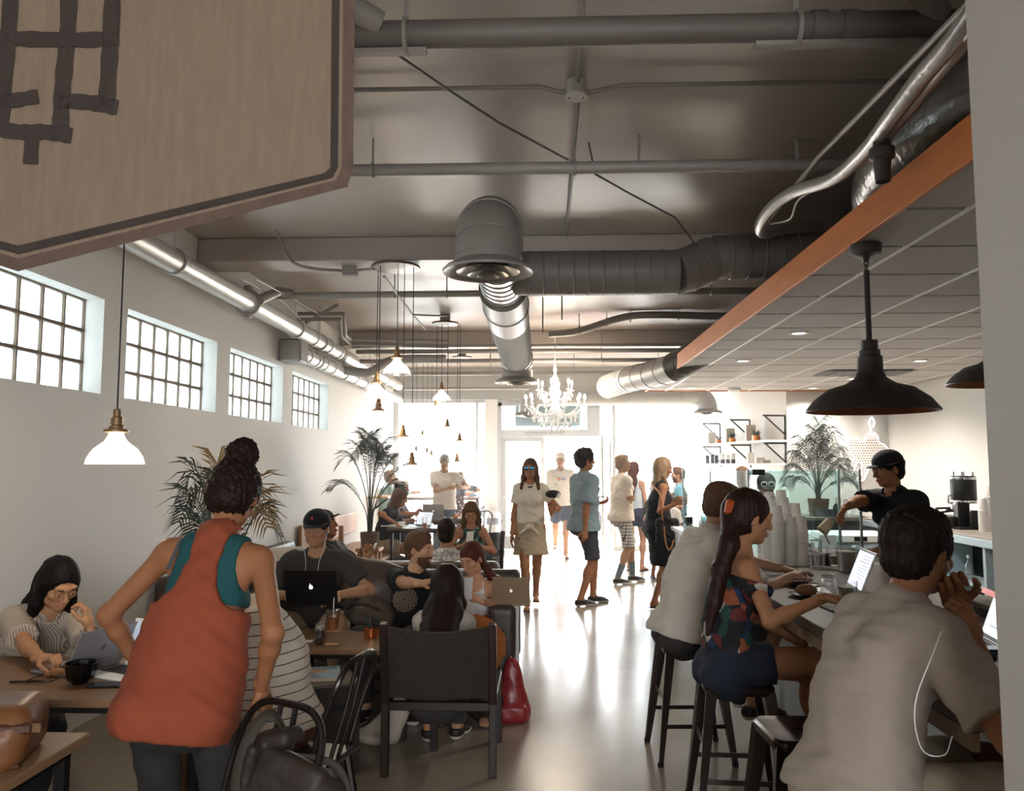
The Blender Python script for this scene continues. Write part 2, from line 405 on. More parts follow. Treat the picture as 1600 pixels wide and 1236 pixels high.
def link_np(name, chunks, m, parent, off=(0, 0, 0)):
    """one mesh object from (verts, quads) chunks"""
    vs = []; fs = []; k = 0
    for v, f in chunks:
        if len(v) == 0: continue
        vs.append(v); fs.append(f + k); k += len(v)
    vs = np.concatenate(vs) - _np(off); fs = np.concatenate(fs).astype(np.int32)
    me = bpy.data.meshes.new(name); me.vertices.add(len(vs)); me.vertices.foreach_set('co', vs.astype(np.float32).ravel())
    me.loops.add(fs.size); me.loops.foreach_set('vertex_index', fs.ravel())
    me.polygons.add(len(fs)); me.polygons.foreach_set('loop_start', np.arange(0, fs.size, 4, dtype=np.int32)); me.polygons.foreach_set('loop_total', np.full(len(fs), 4, np.int32))
    me.polygons.foreach_set('use_smooth', np.ones(len(fs), bool)); me.update(calc_edges=True)
    return link(name, me, m, parent)
def solid(name, s, m, parent=None, res=.01, noise=None, off=None, grow=0):
    if off is None: off = parent.location if parent is not None else (0, 0, 0)
    return link_np(name, [s.mesh(res, grow, noise)], m, parent, off)
# ---------------------------------------------------------------- materials of the room
M_wall = mat('white_plaster', '#d6d3ce', .75, var=.05, vscale=1.2, bump=.08, bscale=14, stretch=(1, 1, .4))
M_ceil = mat('grey_gloss_ceiling_paint', '#aba098', .33, var=.10, vscale=1.3, stretch=(.5, 3, 1), rvar=.08)
M_pipe = mat('painted_grey_pipe', '#8f8985', .45, var=.05, vscale=6, bump=.05, bscale=30)
M_silver = mat('silver_painted_pipe', '#c9c7c3', .32, .35, var=.06, vscale=5)
M_floor = mat('polished_concrete', '#8d8070', .22, var=.22, vscale=1.6, rvar=.09, bump=.015, bscale=12)
M_wood_fascia = mat('orange_birch_fascia', '#cf7a3c', .5, var=.22, vscale=3, stretch=(6, 1, 6))
M_tile = mat('grey_ceiling_tile', '#bdb8b4', .85, bump=.25, bscale=160, var=.05, vscale=60)
M_white = mat('white_paint', '#e6e5e2', .5)
M_alu = mat('brushed_aluminium_frame', '#b9b9b8', .4, .5)
M_black = mat('black_metal', '#1d1a19', .42, .4)
M_dark = mat('near_black', '#0d0c0c', .6)
M_glass = clearglass('window_glass', '#fbfdfd', .06)
M_block = milkglass('glass_block', '#bcc3c5')
M_mortar = mat('grout', '#6f5f50', .8)
XL, XR, YB, YF, ZC = -2.85, 5.1, -2.6, 15.6, 3.48
# floor with saw-cut joints and street
struct('floor', MB().box((XL, YB, -.1), (XR, YF, 0)), M_floor)
struct('ground_pavement', MB().box((-14, YF, -.14), (14, 19, -.02)), mat('pale_pavement', '#b9b6b0', .8, var=.08))
struct('ground_street', MB().box((-30, 19, -.2), (30, 40, -.12)), mat('street_asphalt', '#8a8886', .9))
# left wall with four glass block windows
wins = [(3.57, 5.12), (5.42, 6.97), (7.27, 8.8), (9.13, 10.72)]; z0, z1 = 2.06, 2.68; TW = .24
wl = MB(); wl.box((XL - TW, YB, 0), (XL, YF, z0)); wl.box((XL - TW, YB, z1), (XL, YF, ZC + .1)); ys = [YB] + [y for w_ in wins for y in w_] + [YF]
for i in range(0, len(ys), 2): wl.box((XL - TW, ys[i], z0), (XL, ys[i + 1], z1))
struct('wall_left', wl, M_wall)
blk = None
for n_, (a, b) in enumerate(wins):
    e = bpy.data.objects.new('window_%d' % (n_ + 1), None); COL.objects.link(e); e.location = (XL - .17, a, z0); e['kind'] = 'structure'
    nc = 7; dw = (b - a) / nc; dh = (z1 - z0) / 3
    g = MB()
    for j in range(nc + 1): g.box((-.03, j * dw - .007, 0), (.044, j * dw + .007, z1 - z0))
    for k in range(4): g.box((-.03, 0, k * dh - .010), (.046, b - a, k * dh + .010))
    g.build('grout_grid', M_mortar, e)
    for j in range(nc):
        for k in range(3):
            if blk is None: blk = MB().box((-.035, -.104, -.097), (.035, .104, .097), .014).build('glass_block', M_block, e); o = blk
            else: o = blk.copy(); COL.objects.link(o); o.parent = e
            o.location = (0, (j + .5) * dw, (k + .5) * dh); o.scale = (1, (dw - .012) / .208, (dh - .012) / .194)
# other walls
struct('wall_right', MB().box((XR, YB, 0), (XR + .15, 12.1, ZC + .1)), M_wall)
wb = MB(); wb.box((XL - TW, YB - .15, 0), (-.6, YB, ZC + .1)); wb.box((1.6, YB - .15, 0), (XR + .15, YB, ZC + .1)); wb.box((-.6, YB - .15, 0), (1.6, YB, 1.2)); wb.box((-.6, YB - .15, 2.6), (1.6, YB, ZC + .1))
struct('wall_back', wb, M_wall)   # behind the camera: a wall with a wide window, which gives the room its soft front light
struct('ground_yard', MB().box((-14, -14, -.14), (14, YB - .15, -.02)), mat('pale_pavement', '#b9b6b0'))
rw = MB(); rw.box((3.63, 12.1, 0), (XR + .15, 12.25, ZC + .1)); rw.prism([(3.63, 12.1), (3.10, YF), (3.3, YF), (3.8, 12.25)], 0, ZC + .1); struct('wall_shelf_side', rw, M_wall)
struct('wall_pillar', MB().box((.905, -.4, 0), (1.75, 1.68, ZC + .1)), mat('grey_pillar_paint', '#bdb8b2', .7, bump=.05, bscale=40))
# ceiling and beams
struct('ceiling', MB().box((XL - TW, YB, ZC), (XR + .15, YF + .4, ZC + .12)), M_ceil)
for i, y in enumerate((1.75, 6.5, 11.2)): struct('trim_%d' % (i + 1), MB().box((XL, y, 3.28), (XR, y + .36, ZC), .008), M_ceil)
# shop front: header, mullions, transom, doors
fr = MB(); fr.box((XL, YF - .12, 2.86), (3.3, YF + .2, ZC))
struct('wall_front_header', fr, mat('grey_header_paint', '#a5a7a6', .55))
def VX(px): return P(px, 740, YF).x
xs = dict(l=XL + .04, m1=VX(745), m2=VX(758), p=VX(776), t=VX(925), r=VX(950))
fz = 2.86
mu = MB(); mu.box((XL, YF - .07, 0), (XL + .1, YF + .02, fz)); mu.box((xs['m1'] - .02, YF - .06, 0), (xs['m1'] + .03, YF + .04, fz)); mu.box((XL, YF - .05, 0), (xs['m1'], YF + .03, .14)); mu.box((XL, YF - .05, fz - .06), (3.1, YF + .03, fz))
struct('window_frame_left', mu, M_alu)
pi_ = MB(); pi_.box((xs['m2'], YF - .14, 0), (xs['p'] + .02, YF + .1, fz)); struct('trim_4', pi_, M_white)
dz = 2.15
tf = MB(); tf.box((xs['p'] + .02, YF - .08, dz), (xs['t'], YF + .04, dz + .13)); tf.box((xs['p'] + .02, YF - .06, fz - .12), (xs['t'], YF + .03, fz - .05)); tf.box((xs['t'] - .09, YF - .06, dz), (xs['t'] + .16, YF + .03, fz)); tf.box((xs['p'] + .02, YF - .06, 0), (xs['p'] + .1, YF + .02, fz)); tf.box((xs['p'], YF - .05, dz - .02), (xs['p'] + .9, YF + .02, dz + .02), .005)
tf.build('window_frame_transom', M_alu)['kind'] = 'structure'
lt = MB()
for i in range(22): lt.box((xs['p'] + .55 + i * .031, YF - .084, dz + .045 + .006 * (i % 3)), (xs['p'] + .57 + i * .031, YF - .08, dz + .085))
lt.build('transom_lettering', mat('grey_lettering', '#8b8985', .6), bpy.data.objects['window_frame_transom'])
# left door leaf (closed) and right door leaf (opened inwards)
def door(n, x0, y0, x1, y1, w_, label=None):
    e = bpy.data.objects.new('door_%d' % n, None); COL.objects.link(e); e.location = (x0, y0, 0); e['kind'] = 'structure'
    ang = math.atan2(y1 - y0, x1 - x0); e.rotation_euler = (0, 0, ang); L = math.hypot(x1 - x0, y1 - y0)
    f = MB(); s = w_
    f.box((0, -.022, .01), (s, .022, dz - .02), .004); f.box((L - s, -.022, .01), (L, .022, dz - .02), .004); f.box((s, -.022, .01), (L - s, .022, .26), .004); f.box((s, -.022, dz - .1), (L - s, .022, dz - .02), .004)
    f.build('door_frame', M_alu, e)
    MB().box((s, -.004, .26), (L - s, .004, dz - .1)).build('door_pane', M_glass, e)
    h = MB(); h.beam((s * .5, -.06, 1.02), (L - s * .5, -.06, 1.02), .03, .03, bev=.005); h.beam((s * .5, -.06, 1.02), (s * .5, 0, 1.02), .02); h.beam((L - s * .5, -.06, 1.02), (L - s * .5, 0, 1.02), .02)
    h.build('push_bar', M_alu, e); return e
door(1, xs['p'] + .1, YF, xs['p'] + .92, YF, .08)
rp = G(950, 858, 0); door(2, 1.32, YF - .03, G(904, 872, 0).x + .45, 14.55, .035)
# panes
pn = bpy.data.objects.new('window_5', None); COL.objects.link(pn); pn.location = (0, YF, 0); pn['kind'] = 'structure'
for nm, (a, b, c, d) in dict(pane_left=(XL + .1, xs['m1'] - .02, .14, fz - .06), pane_transom=(xs['p'] + .1, xs['t'] - .09, dz + .13, fz - .12), pane_right=(1.45, 3.1, .1, fz - .06)).items():
    MB().box((a, -.01, c), (b, -.004, d)).build('pane', M_glass, pn)
rf = MB(); rf.box((1.36, YF - .05, 0), (1.42, YF + .03, fz)); rf.box((1.42, YF - .05, 0), (3.12, YF + .03, .1)); struct('window_frame_right', rf, M_alu)
# things seen through the glass: a pale awning board over the door outside
tag(MB().box((xs['p'] + .35, YF + .1, dz + .2), (xs['t'] - .2, YF + .16, fz + .1), .01).build('hanging_sign_board', mat('pale_grey_board', '#9fb0b5', .7)), 'blank pale grey sign board hanging outside above the entrance door', 'sign')
# soffit over the bar: wood fascia, T-bars and lay-in tiles
sf = bpy.data.objects.new('ceiling_soffit', None); COL.objects.link(sf); sf.location = (1.56, 1.68, 2.70); sf['kind'] = 'structure'
LX, LY = XR - 1.56, 12.03 - 1.68
MB().box((-.025, 0, -.012), (0, LY, .155), .004).build('fascia_board', M_wood_fascia, sf)
MB().box((-.025, LY, -.012), (LX, LY + .025, .155), .004).build('fascia_board', M_wood_fascia, sf)
MB().box((0, 0, .03), (LX, LY, .15)).build('soffit_deck', M_dark, sf)
TS = .61; x0s = [1.676 * 1.1 - 1.56 - .61 + i * TS for i in range(8)]
y0s = [P(1340, 424, 1).y and (1.1 * 3.300 * 1.265 / 1 * 1.02) - 1.68 - .61 * 4 + i * TS for i in range(18)]
tb = MB()
for x in x0s:
    if 0 < x < LX: tb.box((x - .012, 0, -.004), (x + .012, LY, .01))
tb.build('ceiling_grid_runner', mat('white_ceiling_grid', '#f0eeea', .4), sf)
t0 = None
for i, x in enumerate(x0s):
    a, b = max(x, 0), min(x + TS, LX)
    if b - a < .03: continue
    for j, y in enumerate(y0s):
        c, d = max(y, 0), min(y + TS, LY)
        if d - c < .03: continue
        if t0 is None:
            t0 = MB().box((-.5, -.5, 0), (.5, .5, 1), .012).build('ceiling_tile', M_tile, sf); o = t0
        else: o = t0.copy(); COL.objects.link(o); o.parent = sf
        o.location = ((a + b) / 2, (c + d) / 2, 0); o.scale = (b - a - .022, d - c - .034, .014)
# recessed downlights
for k, (px, py, on) in enumerate([(1248, 521, 1), (1161, 564, 1), (1438, 564, 1), (1270, 607, 1), (1334, 592, 1), (1080, 606, 0)]):
    p = G(px, py, 2.695); e = thing('recessed_downlight', 'small round soffit downlight, ' + ['the nearest one, beside the orange fascia', 'second one along the orange fascia', 'the one right of the dark bar pendant', 'far one above the shelves', 'the one seen beside the dark bar pendant stem', 'farthest one, at the soffit end'][k], 'light', p, 'recessed downlights')
    MB().lathe([(.075, .004), (.085, -.004), (.075, -.006), (.06, -.002), (.05, .0)], n=20).build('trim_ring', M_white, e)
    MB().lathe([(0.001, -.001), (.052, -.001)], n=20).build('bulb_face', mat('downlight_glow', '#fff3dc', .5, emit=6), e)
    dl = bpy.data.lights.new('downlight', 'SPOT'); dl.energy = 130; dl.color = (1, .93, .84); dl.spot_size = R(150); dl.spot_blend = .8; dl.shadow_soft_size = .06; do = bpy.data.objects.new('downlight', dl); COL.objects.link(do); do.location = (0, 0, -.03); do.parent = e
# sprinkler head and detector on the soffit
p = G(1341, 600, 2.695); e = sf; p = p - sf.location
MB((-p.x, -p.y, -p.z)).lathe([(.03, 0), (.03, -.01), (.01, -.012), (.01, -.05), (.03, -.052), (.001, -.06)], n=12).build('sprinkler_head', M_white, e)
p = G(1147, 607, 2.695); e = thing('smoke_detector', 'white round smoke detector at the far end of the soffit', 'detector', p)
MB().lathe([(.09, 0), (.09, -.03), (.06, -.05), (.001, -.055)], n=20).build('detector_body', M_white, e)
# air grille (dark louvred panel) in the soffit
p = G(1350, 583, 2.69); e = thing('air_grille', 'dark louvred air grille in the tiled soffit above the bar', 'vent', p)
MB().box((-.5, -.3, -.004), (.5, .3, .0), .001).build('grille_frame', mat('grille_grey', '#6d6a68', .6), e)
for i in range(10): MB().box((-.46 + i * .094, -.27, -.012), (-.40 + i * .094, .27, -.004)).build('louvre', mat('grille_grey', '#6d6a68', .6), e)
# ---------------------------------------------------------------- ceiling pipes
def pipe(name, label, pts, r, m, cat='pipe', n=16, collars=(), hang=(), group=None, smooth=0):
    pts = [V(p) for p in pts]
    e = thing(name, label, cat, pts[0], group); q = smoothpts(pts, smooth) if smooth else pts
    MB(pts[0]).tube(q, r, n).build(name + '_run', m, e)
    d = (pts[1] - pts[0]).normalized()
    for t in collars:
        c = lerp(pts[0], pts[1], t); MB(pts[0]).tube([c - d * .03, c + d * .03], r * 1.13, n).build('collar', m, e)
    for t in hang:
        c = lerp(pts[0], pts[1], t); u = orth(d)
        hb = MB(pts[0]); hb.tube([c + (V((0, 0, 1)) * math.cos(a) + d.cross(V((0, 0, 1))).normalized() * math.sin(a)) * (r * 1.1) for a in [2 * math.pi * i / 16 for i in range(16)]], .008, 6, closed=True)
        hb.tube([c + V((0, 0, r * 1.1)), V((c.x, c.y, ZC))], .006, 6); hb.build('hanger', m, e)
    return e
def cross(py0, px0, py1, px1, Y): return [V((XL + .02, Y, P(px0, py0, Y).z)), V((XR - .5, Y, P(px1, py1, Y).z))]
zp = P(900, 50, 3.0).z
DP = pipe('drain_pipe', 'thick grey drain pipe crossing the ceiling nearest the camera', [(-1.6, 3.0, zp), (2.2, 3.0, zp)], .055, mat('drain_grey', '#655e5a', .55), collars=(.05, .12, .22, .70, .73, .86, .89))
st = MB((-1.6, 3.0, zp)); st.box((-1.5, 2.98, zp - .075), (-.44, 3.02, zp - .058)); st.build('support_channel', M_pipe, bpy.data.objects['drain_pipe']); st = MB((-1.6, 3.0, zp)); st.box((.82, 2.98, zp - .075), (1.7, 3.02, zp - .058)); st.build('support_channel', M_pipe, bpy.data.objects['drain_pipe'])
for x in (-.52, .98, 1.62):
    hb = MB((-1.6, 3.0, zp)); hb.tube([V((x, 3.0 + .066 * math.sin(a), zp + .066 * math.cos(a) - .006)) for a in [2 * math.pi * i / 20 for i in range(20)]], .01, 6, closed=True); hb.beam((x, 3, zp + .06), (x, 3, ZC), .02, .004); hb.build('pipe_strap', M_pipe, bpy.data.objects['drain_pipe'])
for i, (xa, xb) in enumerate(((-.95, -.62), (1.22, 1.5), (1.72, 1.95))):
    pipe('drain_branch', ['short grey drain elbow at the banner end of the thick pipe', 'grey drain branch joining the thick pipe left of the pillar', 'grey drain branch joining the thick pipe at the pillar'][i], [(xa, 2.7, ZC - .02), (xa + .1, 2.82, ZC - .1), (xb, 2.97, zp + .03)], .05, M_pipe, smooth=4)
zp = P(900, 262, 4.5).z
pipe('sprinkler_pipe', 'grey sprinkler pipe crossing the ceiling in front of the big round air outlet', [(XL + .1, 4.5, zp), (3.2, 4.5, zp)], .035, M_pipe, hang=(.3, .495))
zq = P(700, 457, 7.6).z
pipe('sprinkler_pipe', 'grey sprinkler pipe crossing behind the first pendant cluster', [(XL + .28, 7.6, zq - .02), (3.0, 7.6, zq)], .032, M_pipe, hang=(.21, .3, .75))
for i, (y, z, r) in enumerate(((11.0, 3.16, .03), (10.75, 3.2, .022), (11.1, 3.04, .03), (13.6, 3.15, .035), (14.9, 3.02, .03))):
    pipe('ceiling_pipe', 'grey ceiling pipe crossing %s' % ['just before the second beam', 'thin one before the second beam', 'low under the second beam', 'above the chandelier', 'in front of the shop front header'][i], [(XL + .3, y, z), (3.1 if y > 12 else 3.6, y, z)], r, M_pipe, hang=(.3, .55, .8) if i in (2, 3) else ())
# conduits
yc = 3.8; zc = ZC - .045
pipe('conduit', 'thin grey conduit crossing the ceiling through the junction box', [(XL, yc, zc), (-.3, yc, zc), (0, yc, zc), (.1, yc + .02, zc - .02), (.25, yc + .02, zc - .02), (.4, yc, zc), (3, yc, zc)], .012, M_pipe, n=8)
pipe('conduit', 'thin grey conduit running along the ceiling away from the camera', [(.15, 1.9, ZC - .02), (.18, 3.75, ZC - .03), (.19, 3.9, ZC - .03), (.21, 6.45, ZC - .02)], .012, M_pipe, n=8)
e = thing('junction_box', 'round white junction box under the ceiling where the conduits cross', 'box', (.175, 3.82, ZC - .08)); MB().lathe([(.05, .07), (.055, .0), (.06, -.004), (.058, -.012), (.001, -.013)], n=10).build('box_body', mat('off_white_box', '#b7b2ad', .5), e)
for s in (-1, 1): MB().lathe([(.004, 0), (.004, -.016), (.001, -.017)], (s * .035, 0, 0), 8).build('screw', M_black, e)
pipe('cable', 'thin loose cable slung slanting across the ceiling', [P(610, 78, 3.05), P(700, 140, 3.6), P(780, 192, 4.2), P(888, 250, 4.52)], .006, mat('dusty_cable', '#5d5651', .6), n=6, cat='cable')
pipe('cable', 'thin loose cable sagging towards the trunk duct', [V((*P(920, 262, 4.6).xy, ZC)), P(930, 272, 4.7), P(985, 303, 5.1), P(1055, 340, 5.6), P(1085, 380, 5.8)], .006, mat('dusty_cable', '#5d5651', .6), n=6, cat='cable')
pipe('conduit', 'bent grey conduit coming down beside the beam to the small box', [P(425, 342, 6.2), P(437, 372, 6.35), P(455, 408, 6.45), P(490, 420, 6.6), P(535, 423, 6.7)], .014, M_pipe, n=8, smooth=4)
e = thing('junction_box', 'small square grey junction box on the beam left of the first pendant canopy', 'box', P(547, 424, 6.7)); MB().box((-.06, -.04, -.04), (.06, .04, .05), .006).build('box_body', M_pipe, e)
for a, b, i in (((600, 432, 6.8), (645, 492, 8.5), 0), ((645, 492, 8.5), (700, 494, 9.9), 1), ((645, 492, 8.5), (665, 515, 9.9), 2), ((560, 422, 6.7), (585, 420, 6.6), 3)):
    pipe('conduit', 'thin grey conduit %s' % ['behind the first pendant canopy', 'leading to the second pendant canopy', 'running back between the two pendant clusters', 'joining the small box to the first canopy'][i], [P(*a), P(*b)], .012, M_pipe, n=8)
# hanger rod in the middle
for i, (px, py0, py1, Y) in enumerate(((998, 182, 262, 4.5), (848, 455, 520, 9), (878, 425, 500, 8.2), (700, 530, 600, 12))):
    a, b = P(px, py0, Y), P(px, py1, Y); a.z = ZC
    tag(MB(b).tube([a, b], .008, 8).build('hanger_rod', M_pipe, None), 'thin metal hanger rod %s' % ['holding the sprinkler pipe right of the junction box', 'hanging from the ceiling below the trunk duct', 'hanging close behind the trunk duct', 'hanging beyond the second cluster'][i], 'rod').location = b
# left silver pipes along the wall
L0 = X_(235, 392, -2.6)
zL = 3.04
pipe('main_pipe', 'thick silver painted pipe running along the top of the left wall', [(-2.6, 2.2, zL), (-2.6, 14.6, zL)], .085, M_silver, n=24, collars=(.387, .55, .58, .60, .64, .66, .8, .9, .95), hang=(.27, .5, .575, .65, .8))
pipe('lower_pipe', 'shorter silver pipe under the main one on the left wall', [(-2.68, 8.9, 2.84), (-2.68, 15.2, 2.84)], .08, M_silver, n=24, collars=(.03, .08, .14, .2, .4, .5, .7), hang=(.1, .3, .5, .7))
tag(MB((-2.72, 8.85, 2.85)).box((-2.84, 8.6, 2.72), (-2.6, 8.9, 2.97), .02).build('pipe_box', M_pipe), 'grey square box where the lower silver pipe starts on the wall', 'box').location = (-2.72, 8.85, 2.85)
pipe('elbow_pipe', 'grey bent pipe joining the lower silver pipe to the cross pipes', [(-2.62, 10.6, 2.86), (-2.3, 10.7, 2.84), (-2.1, 10.8, 2.98), (-1.9, 10.9, 3.04), (-1.3, 10.95, 3.05)], .06, M_pipe, smooth=5)
for i, dz_ in enumerate((0, .07)):
    pipe('loop_pipe', 'thin grey pipe loop under the ceiling left of the first cluster, %s' % ('upper run', 'lower run')[i], [P(465, 490 + i * 9, 9.0), P(537 - i * 6, 490 + i * 9, 9.2), P(540 - i * 6, 525, 9.6), P(548, 530 + i * 8, 10), P(700, 533 + i * 9, 10.4)], .022, M_pipe)
tag(MB(P(478, 502, 8.6)).beam(P(478, 504, 8.6), P(527, 476, 8.9), .03, .03).build('angle_strut', M_pipe), 'slanting grey angle strut beside the left silver pipe', 'strut').location = P(478, 502, 8.6)
cl = MB((-2.6, 7.6, zL)); cl.tube([V((-2.6 + .10 * math.sin(a), 7.0, zL + .10 * math.cos(a))) for a in [2 * math.pi * i / 24 for i in range(24)]], .02, 8, closed=True); cl.box((-2.63, 6.96, zL - .14), (-2.57, 7.04, zL - .09), .01); cl.box((-2.63, 6.96, zL + .09), (-2.57, 7.04, zL + .15), .01); cl.tube([(-2.5, 7.0, zL + .02), (-2.5, 7.5, zq), (-2.4, 7.6, zq)], .045, 12)
cl.build('clamp', M_pipe, bpy.data.objects['main_pipe']).location = V((-2.6, 7.6, zL)) - bpy.data.objects['main_pipe'].location
# wires beside it
for i, (a, b, c) in enumerate((((378, 436, 6.5), (440, 470, 7.8), (470, 500, 8.6)), ((400, 436, 6.5), (455, 466, 7.8), (500, 492, 8.8)))):
    pipe('cable', 'thin pale cable along the ceiling beside the silver pipe, %s' % ('nearer the wall', 'farther from the wall')[i], [P(*a), P(*b), P(*c)], .006, M_pipe, n=6, cat='cable')
# ---------------------------------------------------------------- ducts
M_duct = mat('grey_painted_duct', '#8a847f', .42, .1, var=.06, vscale=4)
M_galv = mat('galvanised_duct', '#a9a7a4', .3, .7, var=.1, vscale=10)
M_flexw = mat('white_flexible_duct', '#c9c7c2', .45, .2)
def duct(e, pts, r, m, name='duct_section', seams=0, seam_r=1.02, n=32, sm=0, flat_off=None):
    off = e.location; q = smoothpts(pts, sm) if sm else [V(p) for p in pts]
    MB(off).tube(q, r, n).build(name, m, e)
    if seams:
        L = [0]
        for i in range(1, len(q)): L.append(L[-1] + (q[i] - q[i - 1]).length)
        for s in range(1, seams):
            t = L[-1] * s / seams; i = max(j for j in range(len(L)) if L[j] <= t + 1e-6); i = min(i, len(q) - 2)
            c = lerp(q[i], q[i + 1], (t - L[i]) / (L[i + 1] - L[i])); d = (q[i + 1] - q[i]).normalized(); u, w_ = orth(d)
            MB(off).tube([c + (u * math.cos(a) + w_ * math.sin(a)) * r + d * (.0 * a) for a in [2 * math.pi * k / n for k in range(n)]], r * .04, 5, closed=True).build('duct_seam', m, e)
def diffuser(e, c, r):
    c = V(c); off = e.location; k = r / .29
    MB(off).lathe([(.17 * k, .05 * k), (.2 * k, .04 * k), (.27 * k, .0), (.29 * k, -.02 * k), (.285 * k, -.035 * k), (.25 * k, -.02 * k), (.2 * k, .02 * k), (.18 * k, .03 * k)], c, 40).build('diffuser_rim', M_duct, e)
    for a, b, z in ((.2, .12, -.03), (.13, .07, -.05), (.07, .03, -.06)):
        MB(off).lathe([(a * k, z * k), (b * k, (z + .05) * k), (b * k * .92, (z + .055) * k), (a * k * .93, (z + .004) * k)], c, 36).build('diffuser_cone', mat('satin_nickel', '#b8b2aa', .3, .8), e)
e = thing('air_duct', 'big grey round air duct running towards the street with two round outlets', 'duct', (-.31, 4.75, 3.06))
arc = [V((-.31, 4.68 + .24 - .24 * math.sin(a), 2.82 + .24 * math.cos(a))) for a in [R(5 + i * 85 / 8) for i in range(9)]]
duct(e, [(-.31, 5.25, 3.06), (-.31, 4.95, 3.06)] + arc + [(-.31, 4.68, 2.78)], .195, M_duct, 'outlet_elbow', 0)
for i in (3, 6, 8):
    c = arc[i]; d = (arc[min(i + 1, 8)] - arc[i - 1]).normalized(); u, w_ = orth(d); MB(e.location).tube([c + (u * math.cos(a) + w_ * math.sin(a)) * .197 for a in [2 * math.pi * k / 32 for k in range(32)]], .005, 5, closed=True).build('duct_seam', M_duct, e)
diffuser(e, (-.31, 4.68, 2.76), .27)
duct(e, [(-.31, 5.25, 3.06), (-.31, 6.5, 3.04)], .17, M_galv, 'galvanised_section', 9)
duct(e, [(-.31, 6.5, 3.04), (-.31, 7.6, 2.99)], .2, M_duct, 'painted_section', 2)
duct(e, [(-.31, 7.6, 2.99), (-.31, 10.0, 2.96)], .19, M_flexw, 'ribbed_section', 26)
arc2 = [V((-.31, 10.1 + .2 * math.sin(a) + .1, 2.76 + .2 * math.cos(a))) for a in [R(5 + i * 85 / 6) for i in range(7)]]
duct(e, [(-.31, 10.0, 2.96)] + arc2 + [(-.31, 10.4, 2.72)], .2, M_duct, 'outlet_elbow', 4)
diffuser(e, (-.31, 10.4, 2.69), .29)
e = thing('trunk_duct', 'grey wrapped trunk duct crossing from the big air duct to the orange fascia', 'duct', (.0, 6.02, 3.04))
duct(e, [(-.2, 6.0, 3.04), (1.02, 6.0, 3.04)], .165, mat('wrapped_duct', '#756e68', .5, bump=.1, bscale=30), 'duct_section', 11)
duct(e, [(1.02, 6.0, 3.04), (1.12, 6.02, 3.07), (1.3, 6.05, 3.16)], .165, mat('wrapped_duct', '#5f5955'), 'duct_bend', 3)
duct(e, [(1.3, 6.05, 3.16), (1.62, 6.05, 3.17), (2.4, 6.05, 3.17)], .165, mat('wrapped_duct', '#5f5955'), 'duct_section', 9)
e = thing('branch_pipe', 'grey bent drain pipe with clamps under the ceiling behind the trunk duct', 'pipe', P(900, 518, 10.2))
MB(e.location).tube(smoothpts([P(858, 522, 10.3), P(905, 517, 10.2), P(970, 497, 9.9), P(1020, 492, 9.8), P(1110, 494, 9.8), P(1140, 494, 9.8)], 5), .045, 14).build('pipe_run', M_pipe, e)
for px, py in ((905, 516), (948, 503), (985, 496), (1060, 493)): MB(e.location).tube([P(px, py, 10) + V((0, .055 * math.sin(a), .055 * math.cos(a))) for a in [2 * math.pi * k / 16 for k in range(16)]], .01, 6, closed=True).tube([P(px, py, 10) + V((0, 0, .05)), V((*P(px, py, 10).xy, ZC))], .006, 6).build('pipe_clamp', M_pipe, e)
e = thing('front_duct', 'pale grey duct across the shop front with a round outlet at each end', 'duct', (1.0, 14.0, 2.83))
zz = 2.80
def fduct(x, s):
    return [V((x + s * (.22 * math.sin(a) - .22), 14.0, zz - .22 + .22 * math.cos(a))) for a in [R(i * 15) for i in range(7)]]
xr, xl = P(1105, 640, 14).x, P(826, 640, 14).x
duct(e, [V((.9, 14, zz))] + fduct(xr, 1) + [V((xr, 14, zz - .26))], .17, mat('pale_duct', '#aeb0af', .4), 'duct_section', 7)
duct(e, [V((.9, 14, zz))] + fduct(xl, -1) + [V((xl, 14, zz - .3))], .17, mat('pale_duct', '#aeb0af'), 'duct_section', 5)
diffuser(e, (xr, 14, zz - .28), .26); diffuser(e, (xl, 14, zz - .32), .26)
e = thing('flexible_duct', 'pale flexible duct coming down from the orange fascia to the shop front duct', 'duct', (1.2, 11, 2.8))
duct(e, [P(1058, 573, 9.4), P(1020, 585, 10.0), P(985, 592, 10.6)], .165, M_duct, 'duct_section', 4)
duct(e, [P(985, 592, 10.6), P(950, 604, 11.6)], .17, M_flexw, 'ribbed_section', 8)
MB(e.location).tube([P(1110, 545, 8.9), P(1055, 574, 9.45)], .18, 20).build('black_wrap', mat('black_foil_wrap', '#2b2726', .4, bump=.8, bscale=25), e)
# insulated pipes and wires at the right under the soffit
MF = mat('silver_foil_insulation', '#c2bfbb', .3, .45, bump=.25, bscale=30)
pipe('insulated_pipe', 'silver insulated pipe bending round above the orange fascia', [P(1560, -40, 2.3), P(1500, 50, 2.5), P(1440, 120, 2.8), P(1395, 180, 3.1), P(1350, 238, 3.5), P(1300, 280, 3.9), P(1240, 300, 4.3), P(1205, 325, 4.6), P(1188, 352, 4.9), P(1195, 365, 5.2), P(1230, 358, 5.6), P(1280, 355, 5.9)], .034, MF, smooth=5)
pipe('insulated_pipe', 'second silver insulated pipe lying beside the bent one', [P(1570, 0, 2.4), P(1500, 75, 2.6), P(1450, 135, 2.9), P(1400, 195, 3.2), P(1345, 252, 3.6), P(1290, 285, 4.0)], .025, MF, smooth=5)
pipe('conduit', 'straight pale conduit slanting above the insulated pipes', [P(1520, 0, 2.4), P(1280, 245, 4.0), P(1200, 345, 4.9)], .014, mat('pale_conduit', '#a8a39e', .4, .2), n=10)
